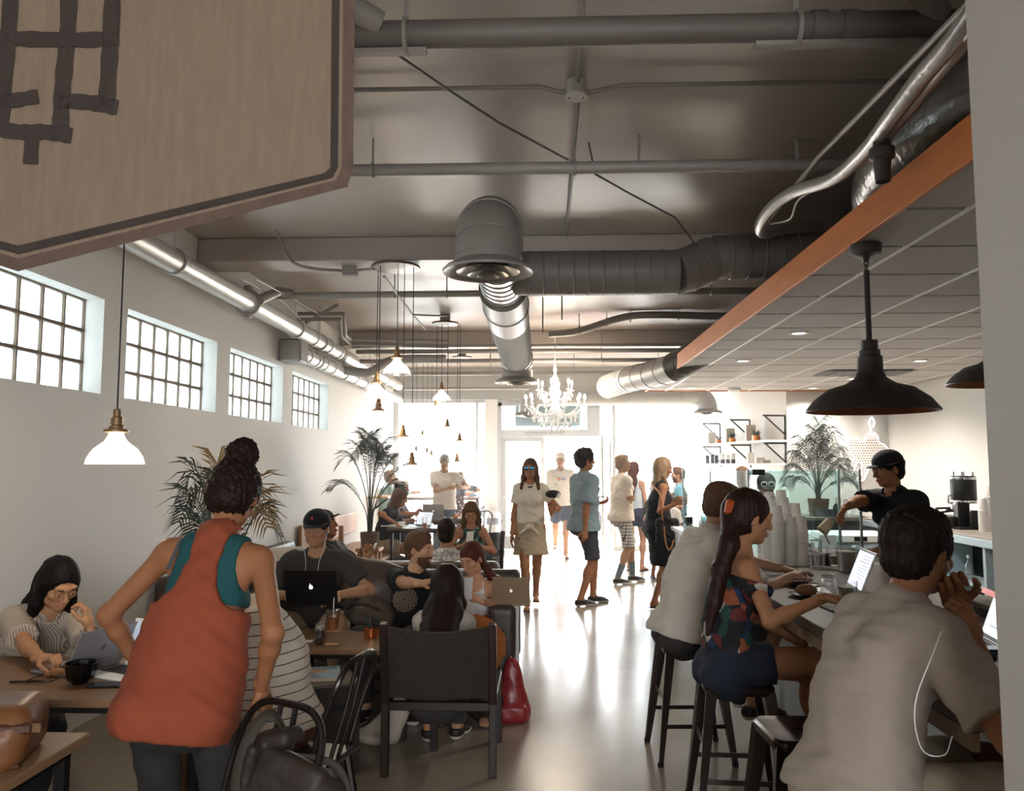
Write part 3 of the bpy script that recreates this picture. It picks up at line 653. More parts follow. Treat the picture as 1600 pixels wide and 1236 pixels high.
pipe('cable', 'thin white cable drooping under the insulated pipes', [P(1520, 45, 2.4), P(1470, 110, 2.8), P(1450, 145, 3.0), P(1395, 185, 3.2), P(1350, 250, 3.6), P(1320, 275, 3.8), P(1250, 310, 4.3), P(1235, 342, 4.7), P(1205, 350, 4.9)], .006, M_white, n=6, cat='cable', smooth=4)
e = thing('insulated_duct', 'foil wrapped duct lying above the soffit next to the pillar', 'duct', P(1420, 220, 3.6))
MB(e.location).tube(smoothpts([P(1560, 130, 3.3), P(1480, 190, 3.5), P(1420, 230, 3.8), P(1385, 290, 4.3), P(1380, 330, 4.8)], 5), .17, 24).build('foil_wrap', mat('crinkled_foil', '#8f8b88', .3, .6, bump=.9, bscale=18), e)
tag(MB(P(1378, 240, 3.3)).lathe([(.03, .1), (.035, .03), (.05, .02), (.05, -.02), (.035, -.03), (.03, -.12)], P(1378, 240, 3.3), 12).build('valve', mat('grey_valve', '#4f4a47', .5)), 'dark grey pipe valve in front of the foil wrapped duct', 'valve').location = P(1378, 240, 3.3)
tag(MB(P(1262, 228, 4.4)).box(P(1262, 228, 4.4) + V((-.06, 0, .04)), P(1262, 228, 4.4) + V((.06, .03, .05))).box(P(1262, 228, 4.4) + V((-.06, 0, -.07)), P(1262, 228, 4.4) + V((-.05, .03, .05))).build('bracket', M_pipe), 'small bent metal bracket on the sprinkler pipe', 'bracket').location = P(1262, 228, 4.4)

# scatter volume added to imitate the glare of the bright entrance
hz = bpy.data.materials.new('sunlit_haze'); hz.use_nodes = True; nt = hz.node_tree; nt.nodes.clear(); o_ = nt.nodes.new('ShaderNodeOutputMaterial'); v_ = nt.nodes.new('ShaderNodeVolumeScatter'); v_.inputs['Density'].default_value = .011; v_.inputs['Anisotropy'].default_value = .6; nt.links.new(v_.outputs[0], o_.inputs['Volume'])
hb_ = MB().box((XL + .01, 8.0, .01), (3.0, YF - .2, ZC - .01)).build('entrance_haze', hz); hb_['kind'] = 'stuff'; hb_['label'] = 'faint added scatter volume for the glare near the entrance'; hb_['category'] = 'haze'
# ---------------------------------------------------------------- people
def skinmat(n, c): return mat(n, tuple(int(c.strip('#')[i:i + 2], 16) / 255 * .88 for i in (0, 2, 4)), .58, spec=.3, sss=.08, var=.06, vscale=14, bump=.04, bscale=90)
def ik(a, t, l1, l2, pole):
    a, t = V(a), V(t); d = t - a; L = min(max(d.length, abs(l1 - l2) + .01), (l1 + l2) * .995); d.normalize()
    c = (l1 * l1 + L * L - l2 * l2) / (2 * l1 * L); c = max(-1, min(1, c)); s_ = math.sqrt(1 - c * c)
    p = V(pole); p = p - d * p.dot(d)
    if p.length < 1e-5: p = orth(d)[0]
    p.normalize()
    return a + d * (l1 * c) + p * (l1 * s_), a + d * L
def hand_solid(s, wr, d, pn, side, g, curl=.35, spread=.0, point=False, thumb=.6):
    """wr wrist, d towards the fingers, pn palm normal (out of the palm), side +1 right / -1 left"""
    d = V(d).normalized(); pn = V(pn); pn = (pn - d * pn.dot(d))
    if pn.length < 1e-4: pn = orth(d)[0]
    pn.normalize(); x = pn.cross(d) * side     # towards the thumb
    W = lambda a, b, c: wr + (x * a + d * b + pn * c) * g
    M = Matrix((x, d, pn)).transposed()
    s.cone(W(0, -.03, 0), W(0, .02, 0), .024 * g, .026 * g, k=.02, d=pn, q=.78)
    s.box(W(.0, .052, 0), (.036 * g, .04 * g, .012 * g), M, r=.012 * g, k=.018)
    s.ell(W(.02, .03, .008), (.016 * g, .026 * g, .013 * g), M, k=.012)
    for i, (bx, by, L) in enumerate(((.029, .088, .070), (.0105, .092, .079), (-.009, .089, .074), (-.027, .081, .058))):
        c = curl * (1 + .12 * i) if not (point and i == 0) else .08
        p = W(bx, by, 0); a = 0; sp = spread * (1 - i * .66)
        r0 = (.0088, .0090, .0086, .0076)[i] * g
        for j, f in enumerate((.44, .31, .25)):
            a += c * (.9, 1.15, .8)[j]
            q = p + ((d * math.cos(a) + pn * math.sin(a)) * math.cos(sp) + x * math.sin(sp)) * (L * f * g)
            s.cone(p, q, r0, r0 * .93, k=.003 if j else .006); p = q; r0 *= .93
    t0 = W(.024, .02, .004); t1 = t0 + (x * (.75 * math.cos(thumb - .6)) + d * .62 + pn * .25 * (1 + thumb)).normalized() * .042 * g
    t2 = t1 + (x * .25 + d * .9 + pn * (.2 + .4 * curl)).normalized() * .032 * g; t3 = t2 + (x * (-.1 - .2 * curl) + d * .95 + pn * (.2 + .5 * curl)).normalized() * .026 * g
    s.cone(t0, t1, .0135 * g, .011 * g, k=.012); s.cone(t1, t2, .0105 * g, .0098 * g, k=.004); s.cone(t2, t3, .0098 * g, .008 * g, k=.004)
def head_solid(s, C, M, g, sex, beard=0):
    W = lambda a, b, c: C + M @ V((a * g, b * g, c * g))
    E = lambda c, r, k=.02, sub=False: s.ell(W(*c), tuple(v * g for v in r), M, k * g, sub)
    jw = 1 if sex == 'm' else .92
    E((0, -.018, .035), (.074, .094, .083)); E((0, .02, -.025), (.061 * jw, .071, .088), .03)
    E((0, .066, -.088), (.022 * jw, .018, .017), .03)
    for x in (-1, 1):
        E((x * .043 * jw, .012, -.062), (.018, .034, .028), .03); E((x * .042, .060, -.016), (.022, .022, .018), .02)
        E((x * .032, .102, .012), (.019, .017, .014), .012, True)
        E((x * .031, .0785, .015), (.0165, .0145, .0125), .006); E((x * .031, .079, -.001), (.014, .0125, .0085), .006)
    s.cone(W(-.044, .078, .036), W(0, .090, .033), .008 * g, .009 * g, k=.016 * g); s.cone(W(.044, .078, .036), W(0, .090, .033), .008 * g, .009 * g, k=.016 * g)
    s.cone(W(0, .090, .022), W(0, .110, -.024), .0075 * g, .011 * g, k=.010 * g)
    for x in (-1, 1): E((x * .0125, .100, -.028), (.008, .010, .008), .006)
    s.cone(W(-.020, .085, -.057), W(.020, .085, -.057), .0055 * g, k=.008 * g); E((0, .0935, -.0535), (.014, .008, .0055), .006); E((0, .0925, -.0645), (.015, .008, .0065), .006)
    s.cone(W(-.02, .096, -.0595), W(.02, .096, -.0595), .0016 * g, k=.003 * g, sub=True)
    for x in (-1, 1):
        Me = M @ Matrix.Rotation(x * R(-22), 3, 'Z') @ Matrix.Rotation(R(-10), 3, 'X')
        s.ell(W(x * .078, -.008, -.004), (.007 * g, .019 * g, .031 * g), Me, .008 * g); s.ell(W(x * .086, -.004, .0), (.005 * g, .010 * g, .019 * g), Me, .004 * g, True)
EYEW = None
def person(label, pos, yaw, H=1.75, sex='m', lean=(0, 0), side=0, twist=0, head=(0, 0, 0), hands=(None, None), feet=(None, None), skin='#b98a6a', hair=None, top=None, bottom=None, shoes=None,
           res=.009, hres=.0045, group=None, build=1.0, toe=(None, None), kpole=(None, None), bob=None, headscale=1.0, neckfwd=0, showface=True, sh=1.0):
    g = H / 1.75; pos = V(pos); ya = R(yaw); f = V((math.sin(ya), math.cos(ya), 0)); r = V((math.cos(ya), -math.sin(ya), 0)); Z = V((0, 0, 1))
    def up(l, sd): return (Z * math.cos(R(l)) + f * math.sin(R(l)) + r * math.sin(R(sd))).normalized()
    u1, u2 = up(lean[0], side), up(lean[1], side)
    root = thing('person', label, 'person', (pos.x, pos.y, 0), group)
    off = root.location
    rs = (Matrix.Rotation(R(-twist), 3, 'Z') @ r); rs = (rs - u2 * rs.dot(u2)).normalized(); fc = u2.cross(rs).normalized(); f1 = u1.cross((r - u1 * r.dot(u1)).normalized()).normalized()
    P0 = pos; Mi = P0 + u1 * .235 * g; N = Mi + u2 * .275 * g; SC = N - u2 * .045 * g; fem = sex == 'f'; b = build
    sw = (.136 if fem else .160) * g * (b * .5 + .5) * sh
    S = {-1: SC - rs * sw, 1: SC + rs * sw}
    # head frame
    hy = ya + R(head[0]); hf0 = V((math.sin(hy), math.cos(hy), 0)); hr = V((math.cos(hy), -math.sin(hy), 0))
    hf = (hf0 * math.cos(R(head[1])) - Z * math.sin(R(head[1]))).normalized(); hu = hr.cross(hf).normalized()
    if head[2]: Mr = Matrix.Rotation(R(head[2]), 3, hf); hu = Mr @ hu; hr = Mr @ hr
    nd = (u2 * .8 + Z * .5 + hf0 * neckfwd).normalized(); hs = g * headscale
    NB = N + nd * .05 * g; C = NB + nd * .03 * g + hu * .105 * hs + hf * .012 * hs
    HM = Matrix((hr, hf, hu)).transposed()
    # limbs
    UA, FA, TH_, SHN = .30 * g, .255 * g, .435 * g, .425 * g
    A = {}
    for i, sd in enumerate((-1, 1)):
        h = hands[i] or {}
        t = h.get('t'); 
        t = (S[sd] + rs * sd * .06 * g - Z * .53 * g + f * .05) if t is None else V(t)
        pole = V(h.get('pole', tuple(rs * sd * .6 - fc * .8 - Z * .3)))
        el, wr = ik(S[sd], t, UA, FA, pole)
        if 'el' in h: el = S[sd] + (V(h['el']) - S[sd]).normalized() * UA; wr = el + (t - el).normalized() * FA
        fd = (wr - el).normalized()
        hd = V(h['dir']) if 'dir' in h else fd
        pn = V(h['palm']) if 'palm' in h else (-rs * sd * .9 + fc * .1)
        A[sd] = dict(el=el, wr=wr, hd=hd.normalized(), pn=pn, curl=h.get('curl', .3), spread=h.get('spread', .05), point=h.get('point', False), fd=fd)
    hw = (.088 if not fem else .092) * g; Hp = {-1: P0 - r * hw, 1: P0 + r * hw}; Lg = {}
    for i, sd in enumerate((-1, 1)):
        t = feet[i]; t = (Hp[sd] * 1.0).xy.to_3d() + V((0, 0, .085 * g)) + r * sd * .02 if t is None else V(t)
        kp = V(kpole[i]) if kpole[i] is not None else f + Z * .2
        kn, an = ik(Hp[sd], t, TH_, SHN, kp); ty = R(toe[i]) if toe[i] is not None else ya + R(8 * sd)
        Lg[sd] = dict(kn=kn, an=an, td=V((math.sin(ty), math.cos(ty), 0)), h=Hp[sd])
    def torso(s, off_=0, loose=0, k=.05, full=True):
        if fem: rp, rw, rc, q = .148, .112, .130, .70
        else: rp, rw, rc, q = .140, .128, .150, .66
        rp, rw, rc = rp * b * g, (rw * b + loose) * g, rc * (.6 * b + .4) * g
        o = off_
        s.cone(P0 - u1 * .01 * g, P0 + u1 * .07 * g, rp + o, rp * .95 + o, k=k, d=f1, q=.72)
        s.cone(P0 + u1 * .07 * g, Mi, rp * .9 + o, rw + o, k=k, d=f1, q=.72)
        s.cone(Mi, SC - u2 * .12 * g, rw + o, rc + o, k=k, d=fc, q=q)
        s.cone(SC - rs * (sw - .055 * g) - u2 * .015 * g, SC + rs * (sw - .055 * g) - u2 * .015 * g, .06 * g + o, k=.06, d=fc, q=.92)
        if full:
            for sd in (-1, 1): s.ell(P0 + r * sd * .065 * g - f1 * .06 * g - u1 * .05 * g, ((.085 * b) * g + o,) * 3, None, .05)
        if b > 1.05: s.ell(P0 + u1 * .14 * g + f1 * .05 * g, ((.12 * b) * g + o,) * 3, None, .06)
        if fem:
            for sd in (-1, 1): s.ell(SC - u2 * .135 * g + rs * sd * .066 * g + fc * .075 * g, (.058 * g + o,) * 3, None, .04)
        else:
            for sd in (-1, 1): s.ell(SC - u2 * .10 * g + rs * sd * .07 * g + fc * .055 * g, (.075 * g + o, .05 * g + o, .055 * g + o), None, .04)
        for sd in (-1, 1): s.cone(N + u2 * .01 * g, SC + rs * sd * (sw - .05 * g) + u2 * .0 * g, .05 * g + o, .045 * g + o, k=.04)
        if not fem:
            for sd in (-1, 1): s.ell(SC - u2 * .09 * g + rs * sd * .09 * g - fc * .05 * g, (.06 * g + o,) * 3, None, .05)
    def arm(s, sd, t1=1.0, o=0, flat='', flare=0, k=.03):
        a = A[sd]; ra, rb, rc_ = (.050, .040, .027) if not fem else (.041, .034, .0235)
        ra, rb, rc_ = [v * g * (.5 + .5 * b) + o for v in (ra, rb, rc_)]
        s.ell(S[sd] - u2 * .012 * g, (ra * 1.10,) * 3, None, .035)
        if t1 <= .5:
            e = lerp(S[sd], a['el'], t1 * 2); s.cone(S[sd], e, ra * 1.1, lerp(ra, rb, t1 * 2) + flare, k=k, flat=flat); return e
        s.cone(S[sd], a['el'], ra, rb, k=k); t = (t1 - .5) * 2; e = lerp(a['el'], a['wr'], t)
        s.cone(a['el'], e, rb, lerp(rb, rc_, t) + flare, k=.02, flat=flat)
        if t > .5: s.ell(lerp(a['el'], a['wr'], .28) , (rb * .98, rb * .98, rb * .98), None, .02)
        return e
    def leg(s, sd, t1=1.0, o=0, flat='', flare=0, k=.05):
        l = Lg[sd]; ra, rb, rc_ = (.084, .055, .036) if not fem else (.088, .053, .034)
        ra, rb, rc_ = [v * g * (.4 + .6 * b) + o for v in (ra, rb, rc_)]
        if t1 <= .5:
            e = lerp(l['h'], l['kn'], t1 * 2); s.cone(l['h'], e, ra, lerp(ra, rb, t1 * 2) + flare, k=k, flat=flat); return
        s.cone(l['h'], l['kn'], ra, rb + (flare * .5 if t1 > .9 else 0), k=k); t = (t1 - .5) * 2; e = lerp(l['kn'], l['an'], t)
        s.cone(l['kn'], e, rb + (flare * .5 if t1 > .9 else 0), lerp(rb, rc_, t) + flare, k=.025, flat=flat)
        if t1 > .7:
            back = -(l['kn'] - l['h']).normalized(); sh = (l['an'] - l['kn']).normalized(); bk = (back - sh * back.dot(sh))
            bk = (-l['td'] * .7 + bk * .3) ; bk = bk - sh * bk.dot(sh); bk = bk.normalized() if bk.length > .01 else -f
            s.ell(lerp(l['kn'], l['an'], .3) + bk * .018 * g, (rb * .92, rb * .92, rb * 1.5), Matrix((orth(sh)[0], orth(sh)[1], sh)).transposed(), .03)
    def foot(s, sd, o=0, k=.02):
        l = Lg[sd]; a, td = l['an'], l['td']; dn = V((0, 0, -.062 * g)); w_ = td.cross(Z)
        s.cone(a, a + dn * .4 - td * .012, .036 * g + o, .034 * g + o, k=k); s.ell(a + dn * .75 - td * .03 * g, (.030 * g + o,) * 3, None, k)
        s.cone(a + dn * .55 + td * .01, a + dn * .95 + td * .125 * g, .034 * g + o, .026 * g + o, k=.03, d=Z, q=.9)
        s.cone(a + dn * 1.0 + td * .10 * g - w_ * .018, a + dn * 1.08 + td * .165 * g - w_ * .012, .026 * g + o, .018 * g + o, k=.02, d=Z, q=.75)
        s.cone(a + dn * 1.0 + td * .10 * g + w_ * .018, a + dn * 1.08 + td * .150 * g + w_ * .022, .024 * g + o, .016 * g + o, k=.02, d=Z, q=.75)
    # --- body
    s = Solid(); torso(s)
    for sd in (-1, 1): arm(s, sd); leg(s, sd); foot(s, sd)
    s.cone(N - u2 * .03 * g, C - hu * .06 * hs - hf * .015 * hs, .056 * g * (1 if not fem else .86), .050 * g * (1 if not fem else .86), k=.03)
    ch = [s.mesh(res * 1.6)]
    if res > hres * 1.01 or True:
        for sd in (-1, 1):
            if (hands[0 if sd < 0 else 1] or {}).get('hide'): continue
            hs_ = Solid(); hand_solid(hs_, A[sd]['wr'], A[sd]['hd'], A[sd]['pn'], sd, g * (1.0 if not fem else .92), A[sd]['curl'], A[sd]['spread'], A[sd]['point']); ch.append(hs_.mesh(max(.0038, hres * .98)))
    hsd = Solid(); head_solid(hsd, C, HM, hs, sex)
    hsd.cone(C - hu * .06 * hs - hf * .018 * hs, N + nd * .03 * g, .050 * g * (1 if not fem else .86), .053 * g * (1 if not fem else .86), k=.025, flat='b')
    ch.append(hsd.mesh(hres))
    body = link_np('body', ch, skinmat('skin_' + skin.strip('#'), skin), root, off)
    W = lambda a, b_, c: C + HM @ V((a * hs, b_ * hs, c * hs))
    if showface:
        for x in (-1, 1):
            e = MB(off); M3 = HM; e.sphere(W(x * .031, .0815, .006), (.0115 * hs,) * 3, 10, 6); ey = e.build('eye', mat('eye_white', '#b5aaa2', .3), root, fix=False)
            MB(off).sphere(W(x * .031, .0895, .005), (.0052 * hs,) * 3, 8, 5).build('iris', mat('iris_brown', '#20130d', .2), ey, fix=False)
            MB(off).tube([W(x * .016, .0945, .030), W(x * .031, .0945, .0335), W(x * .047, .082, .029)], .003 * hs, 5, rs=[.0030 * hs, .0034 * hs, .0016 * hs]).build('eyebrow', hair['m'] if hair else mat('dark_brow', '#2a1c14', .7), root)
        MB(off).tube([W(-.0185, .0905, -.0585), W(-.008, .1005, -.0545), W(0, .1015, -.0560), W(.008, .1005, -.0545), W(.0185, .0905, -.0585)], .003, 6, rs=[.0012 * hs, .0038 * hs, .0036 * hs, .0038 * hs, .0012 * hs]).tube([W(-.0165, .0905, -.0610), W(0, .1005, -.0650), W(.0165, .0905, -.0610)], .004, 6, rs=[.0012 * hs, .0046 * hs, .0012 * hs]).build('lips', mat('lips_' + skin.strip('#'), tuple(min(1, v) for v in (V([int(skin[i:i + 2], 16) / 255 for i in (1, 3, 5)]) * V((.9, 0, 0)).x + V((.05, -.05, -.04)))), .45), root)
    J = dict(root=root, C=C, HM=HM, W=W, N=N, SC=SC, S=S, A=A, Lg=Lg, P0=P0, Mi=Mi, rs=rs, fc=fc, u1=u1, u2=u2, f=f, r=r, f1=f1, hs=hs, g=g, torso=torso, arm=arm, leg=leg, foot=foot, off=off, body=body, sw=sw, hf=hf, hu=hu, hr=hr)
    # --- clothes
    for tp in (top or []) if isinstance(top, list) else ([top] if top else []): garment_top(J, tp, res)
    for bt in (bottom or []) if isinstance(bottom, list) else ([bottom] if bottom else []): garment_bottom(J, bt, res)
    if shoes: footwear(J, shoes, res)
    if hair: make_hair(J, hair, hres)
    return J
def garment_top(J, t, res):
    g, u1, u2, P0, fc, rs, SC, N, S = (J[k] for k in ('g', 'u1', 'u2', 'P0', 'fc', 'rs', 'SC', 'N', 'S')); o = t.get('o', .012); sl = t.get('sleeve', .33)
    s = Solid(); J['torso'](s, o, t.get('loose', .02), k=.06, full=t.get('hem', .02) < 0.0 or bool(t.get('skirt')))
    ends = []
    if sl:
        for sd in (-1, 1): e = J['arm'](s, sd, sl, o + .004, 'b', t.get('flare', .012)); 
    else:
        for sd in (-1, 1): s.cone(SC + rs * sd * .06 * g, SC + rs * sd * (J['sw'] - .045 * g), .055 * g + o, k=.03)
    if t.get('skirt'):   # length below the pelvis for shirts that fall over the hips
        L = t['skirt']
        for sd in (-1, 1): s.ell(P0 + J['r'] * sd * .066 * g - J['f1'] * .055 * g - u1 * min(.05, L * .6) * g, (.100 * g + o,) * 3, None, .05)
        s.cone(P0 + u1 * .10 * g, P0 - u1 * L, .160 * g + o, (.160 + t.get('sflare', .03)) * g + o, k=.04, d=J['f1'], q=.80, flat='b'); s.cut(P0 - u1 * (L + .005), -u1)
    hem = t.get('hem', .02)
    if 'topcut' in t: s.cut(SC + u2 * t['topcut'] * g, u2)
    if not t.get('skirt'): s.cut(P0 + u1 * hem * g, -u1)
    # neck opening
    nk = t.get('neck', .062); s.ell(N + u2 * .035 * g + fc * t.get('vee', .02) * g, (nk * g, nk * g, t.get('deep', .05) * g), Matrix((rs, fc, u2)).transposed(), .006, True)
    for (c, r_) in t.get('holes', []): s.ell(c(J), r_, Matrix((rs, fc, u2)).transposed(), .006, True)
    w_ = wrinkle(t.get('wr', .0045), seed=t.get('seed', len(J['root'].name) + int(abs(P0.x) * 50)), fz=t.get('fz', 30))
    ob = solid(t.get('name', 'shirt'), s, t['m'], J['root'], res * t.get('rk', 1.2), w_, J['off'])
    if t.get('collar'):
        cs = Solid(); cs.cone(N + u2 * .0, N + u2 * .042 * g + fc * .0, .070 * g, .064 * g, k=.01, flat='ab'); cs.cone(N - u2 * .02, N + u2 * .07 * g, .058 * g, .056 * g, k=.004, sub=True); cs.ell(N + fc * .075 * g + u2 * .03, .03 * g, None, .01, True)
        solid('collar', cs, t['m'], J['root'], .005, None, J['off'])
    return ob
def garment_bottom(J, t, res):
    g, u1, P0, f1, r = (J[k] for k in ('g', 'u1', 'P0', 'f1', 'r')); o = t.get('o', .012); s = Solid(); e = t.get('end', .42); kd = t.get('kind', 'trousers')
    b = .152 * g + o
    s.cone(P0 - u1 * .02 * g, P0 + u1 * t.get('waist', .10) * g, b, b * .93, k=.05, d=f1, q=.74, flat='b')
    for sd in (-1, 1): s.ell(P0 + r * sd * .066 * g - f1 * .055 * g - u1 * .05 * g, (.092 * g + o,) * 3, None, .05)
    if kd == 'trousers':
        for sd in (-1, 1): J['leg'](s, sd, e, o, 'b', t.get('flare', .012), k=.03)
    else:   # skirt between the knees
        L = J['Lg']; kn = (L[-1]['kn'] + L[1]['kn']) / 2; a = P0 - u1 * .02 * g; e_ = lerp(a, kn, t.get('len', .8)); d = (kn - a).normalized()
        s.cone(a, e_, b, b + t.get('flare', .05), k=.04, d=d.cross(r), q=.8, flat='b')
    ob = solid(t.get('name', kd), s, t['m'], J['root'], res * 1.35, wrinkle(t.get('wr', .004), seed=t.get('seed', 5), fz=30), J['off'])
    return ob
def footwear(J, t, res):
    g = J['g']; kd = t.get('kind', 'shoe')
    for sd in (-1, 1):
        l = J['Lg'][sd]; zf = l['an'].z - .078 * g
        if kd == 'sandal':
            td = l['td']; w_ = td.cross(V((0, 0, 1))); c = l['an']; poly = []
            m = MB(J['off']); a = c - td * .07 * g; b_ = c + td * .19 * g
            m.tube([V((a.x, a.y, zf)) + td * .01, V((c.x, c.y, zf)) + td * .06, V((b_.x, b_.y, zf)) - td * .03], .03, 14, rs=[.032, .036, .040], sq=(w_, .28)); so_ = m.build('sandal', t['m'], J['root'])
            top_ = V((c.x, c.y, zf)) + td * .11 * g
            MB(J['off']).tube([top_ + w_ * .036 - td * .05, top_ + V((0, 0, .03)), top_ - w_ * .036 - td * .05], .005, 6).build('strap', t['m'], so_)
            continue
        s = Solid(); J['foot'](s, sd, .009); s.cone(V((l['an'].x, l['an'].y, l['an'].z + .2)), V((l['an'].x, l['an'].y, l['an'].z + t.get('high', -.012))), .09, k=.004, flat='b', sub=True)
        sh = solid('shoe', s, t['m'], J['root'], max(.007, res * .8), None, J['off'])
        s2 = Solid(); J['foot'](s2, sd, .013); s2.cut(V((0, 0, zf + .016)), (0, 0, 1))
        solid('shoe_sole', s2, t.get('sole', t['m']), sh, max(.007, res * .8), None, J['off'])
        if t.get('sock'):
            s3 = Solid(); J['leg'](s3, sd, 1.0, .004, '', 0); s3.cut(lerp(l['an'], l['kn'], t['sock_h']), l['kn'] - l['an']); solid('sock', s3, t['sock'], J['root'], .009, None, J['off'])
def make_hair(J, t, hres):
    W, HM, hs, g, N, u2, fc, rs, off = (J[k] for k in ('W', 'HM', 'hs', 'g', 'N', 'u2', 'fc', 'rs', 'off')); kd = t['kind']; s = Solid(); m = t['m']; root = J['root']
    E = lambda c, r, k=.02, sub=False: s.ell(W(*c), tuple(v * hs for v in r), HM, k * hs, sub)
    th = t.get('th', .012); res = hres * t.get('rk', 1.3)
    nz = t.get('noise') or strands(.0022, 300, t.get('seed', 0))
    if kd != 'none':
        E((0, -.022, .040), (.074 + th, .094 + th, .083 + th))
        if kd in ('short', 'cap'): E((0, -.045, -.03), (.062 + th * .6, .062 + th * .6, .060))
        else: E((0, -.035, -.01), (.072 + th, .08 + th, .085))
        # face opening
        E((0, .115, -.005), (.075, .075, .066 + t.get('hl', 0)), .012, True); E((0, .10, -.08), (.10, .09, .07), .02, True)
        for x in (-1, 1): E((x * .085, .008, -.03), (.03, .03, .045), .01, True)
    if kd == 'short': 
        E((0, .03, .108), (.05, .045, .02 + t.get('quiff', 0)), .03)
        s.cut(W(0, -.03, -.078), -J['hu'] + J['hf'] * .2)
    if kd == 'long':
        L = t.get('len', .3); bk = t.get('back', .06); side_ = t.get('sidew', .07); q0 = W(0, -.06, -.02); q1 = N - u2 * .02 - fc * (bk + .045) * g; q2 = N - u2 * L * g - fc * (bk + .09 - .10 * 0) * g + V(t.get('shift', (0, 0, 0)))
        s.cone(q0, q1, .085 * hs, t.get('hr', .085) * g, k=.04, d=fc, q=.66); s.cone(q1, q2, t.get('hr', .085) * g, t.get('tip', .06) * g, k=.05, d=fc, q=t.get('hq', .45))
        for x in (-1, 1):
            if t.get('front', 1):
                s.cone(W(x * .070, .0, .02), W(x * (side_ + .012), .0, -.10), .026 * hs, .026 * hs, k=.03); s.cone(W(x * (side_ + .012), 0, -.10), N + rs * x * .10 * g + fc * .07 * g - u2 * t.get('fl', .1) * g, .028 * g, .022 * g, k=.03)
    if kd == 'ponytail':
        b0 = W(*t.get('tie', (0, -.10, .03))); pts = [b0] + [V(p) for p in t['pts']]; rr = t.get('rr') or [.03] * len(pts)
        for i in range(len(pts) - 1): s.cone(pts[i], pts[i + 1], rr[i], rr[i + 1], k=.02)
    if kd == 'bun':
        for c, r_ in t['balls']: s.ell(W(*c), tuple(v * hs for v in r_), HM, .015 * hs)
    if kd == 'cap':
        s.cut(W(0, 0, .035), J['hu'] + J['hf'] * .1)
    if kd == 'bald_hat': pass
    if len(s.p) > 1: solid('hair', s, m, root, res, nz, off)
    if t.get('beard'):
        bs = Solid(); B = lambda c, r, k=.02, sub=False: bs.ell(W(*c), tuple(v * hs for v in r), HM, k * hs, sub)
        B((0, .024, -.055), (.066, .068, .062)); B((0, .062, -.098), (.034, .03, .032)); B((0, .095, -.046), (.026, .012, .009), .01)
        B((0, .075, .02), (.062, .06, .058), .01, True); B((0, .110, -.059), (.020, .02, .010), .004, True); B((0, -.07, -.04), (.1, .06, .1), .01, True)
        solid('beard', bs, m, root, res, curls(.0012, 260), off)
    if t.get('hat'):
        hm = t['hat']; cs = Solid(); tilt = t.get('hat_tilt', 0)
        up = (J['hu'] + J['hf'] * -.02 + J['hf'] * tilt).normalized(); cs.ell(W(0, -.012, .050), (.090 * hs, .110 * hs, .088 * hs), HM, .01); cs.cut(W(0, 0, .046), -up)
        h = solid('cap', cs, hm, root, hres, None, off)
        bm_ = MB(off); n = 12; bf = J['hf'] * (-1 if t.get('back') else 1)
        vs = []; 
        for zz, dz in ((0, 0), (1, -.006)):
            for ring in (0, 1, 2):
                for i in range(n + 1):
                    a = R(-68 + 136 * i / n); q = W(0, -.012, .054) + (J['hr'] * math.sin(a) * (.083, .088, .078)[ring] + bf * ((.094, .130, .160)[ring] * math.cos(a) + 0)) * hs + J['hu'] * ((-.0, -.004, -.010)[ring] - .018 * abs(math.sin(a)) * 0 + dz) * hs - J['hu'] * (.016 * math.sin(a) ** 2) * hs + J['hu'] * t.get('brim_up', 0) * ring * hs
                    vs.append(q)
        fs = []; w_ = n + 1
        for ring in (0, 1):
            for i in range(n):
                a = ring * w_ + i; fs.append((a, a + 1, a + w_ + 1, a + w_)); c_ = 3 * w_ + a; fs.append((c_, c_ + w_, c_ + w_ + 1, c_ + 1))
        for i in range(n): a = 2 * w_ + i; fs.append((a, a + 1, a + 3 * w_ + 1, a + 3 * w_))
        bm_.add(vs, fs, True); bm_.build('cap_brim', t.get('brim_m', hm), h)
        if t.get('emblem'):
            MB(off).sphere(W(0, .088, .092), (.008 * hs, .004 * hs, .012 * hs), 8, 5, HM).build('cap_emblem', t['emblem'], h)
# ---------------------------------------------------------------- hanging fabric sign near the camera
M_linen = mat('linen_cloth', '#6a5a4b', .95, var=.22, vscale=30, bump=.5, bscale=260, stretch=(3, 3, .35))
M_hem = mat('dark_brown_hem', '#4a3a30', .95, var=.3, vscale=40, bump=.4, bscale=200)
M_print = mat('faded_black_print', '#2c231e', .95, var=.35, vscale=25, bump=.4, bscale=200)
YS = 1.22
def S_(px, py, d=0): return P(px, py, YS + (px - 270) * .0001 + d)
e = thing('fabric_banner', 'beige linen banner with dark border and painted strokes hanging nearest the camera', 'banner', S_(250, 0))
top_z = 3.2
def bpoly(ins):
    c = [(555 - ins, -60), (552 - ins, 262), (543 - ins, 292 - ins * .6), (28 + 0, 424 - ins * 1.12), (-60, 396 - ins), (-330, 300 - ins)]
    return c
def slab(name, pts, d0, d1, m, par):
    a = [S_(x, y, d0) for x, y in pts]; b = [S_(x, y, d1) for x, y in pts]; n = len(pts); o = par.location if par.parent is None else par.parent.location
    mb = MB(e.location); mb.add(a + b, [tuple(range(n))[::-1], tuple(range(n, 2 * n))] + [(i, (i + 1) % n, n + (i + 1) % n, n + i) for i in range(n)]); return mb.build(name, m, par)
o_ = bpoly(0); outer = o_ + [(-330, -700), (552, -700)]
cl = slab('linen_panel', bpoly(2) + [(-330, -700), (550, -700)], .0, .012, M_linen, e)
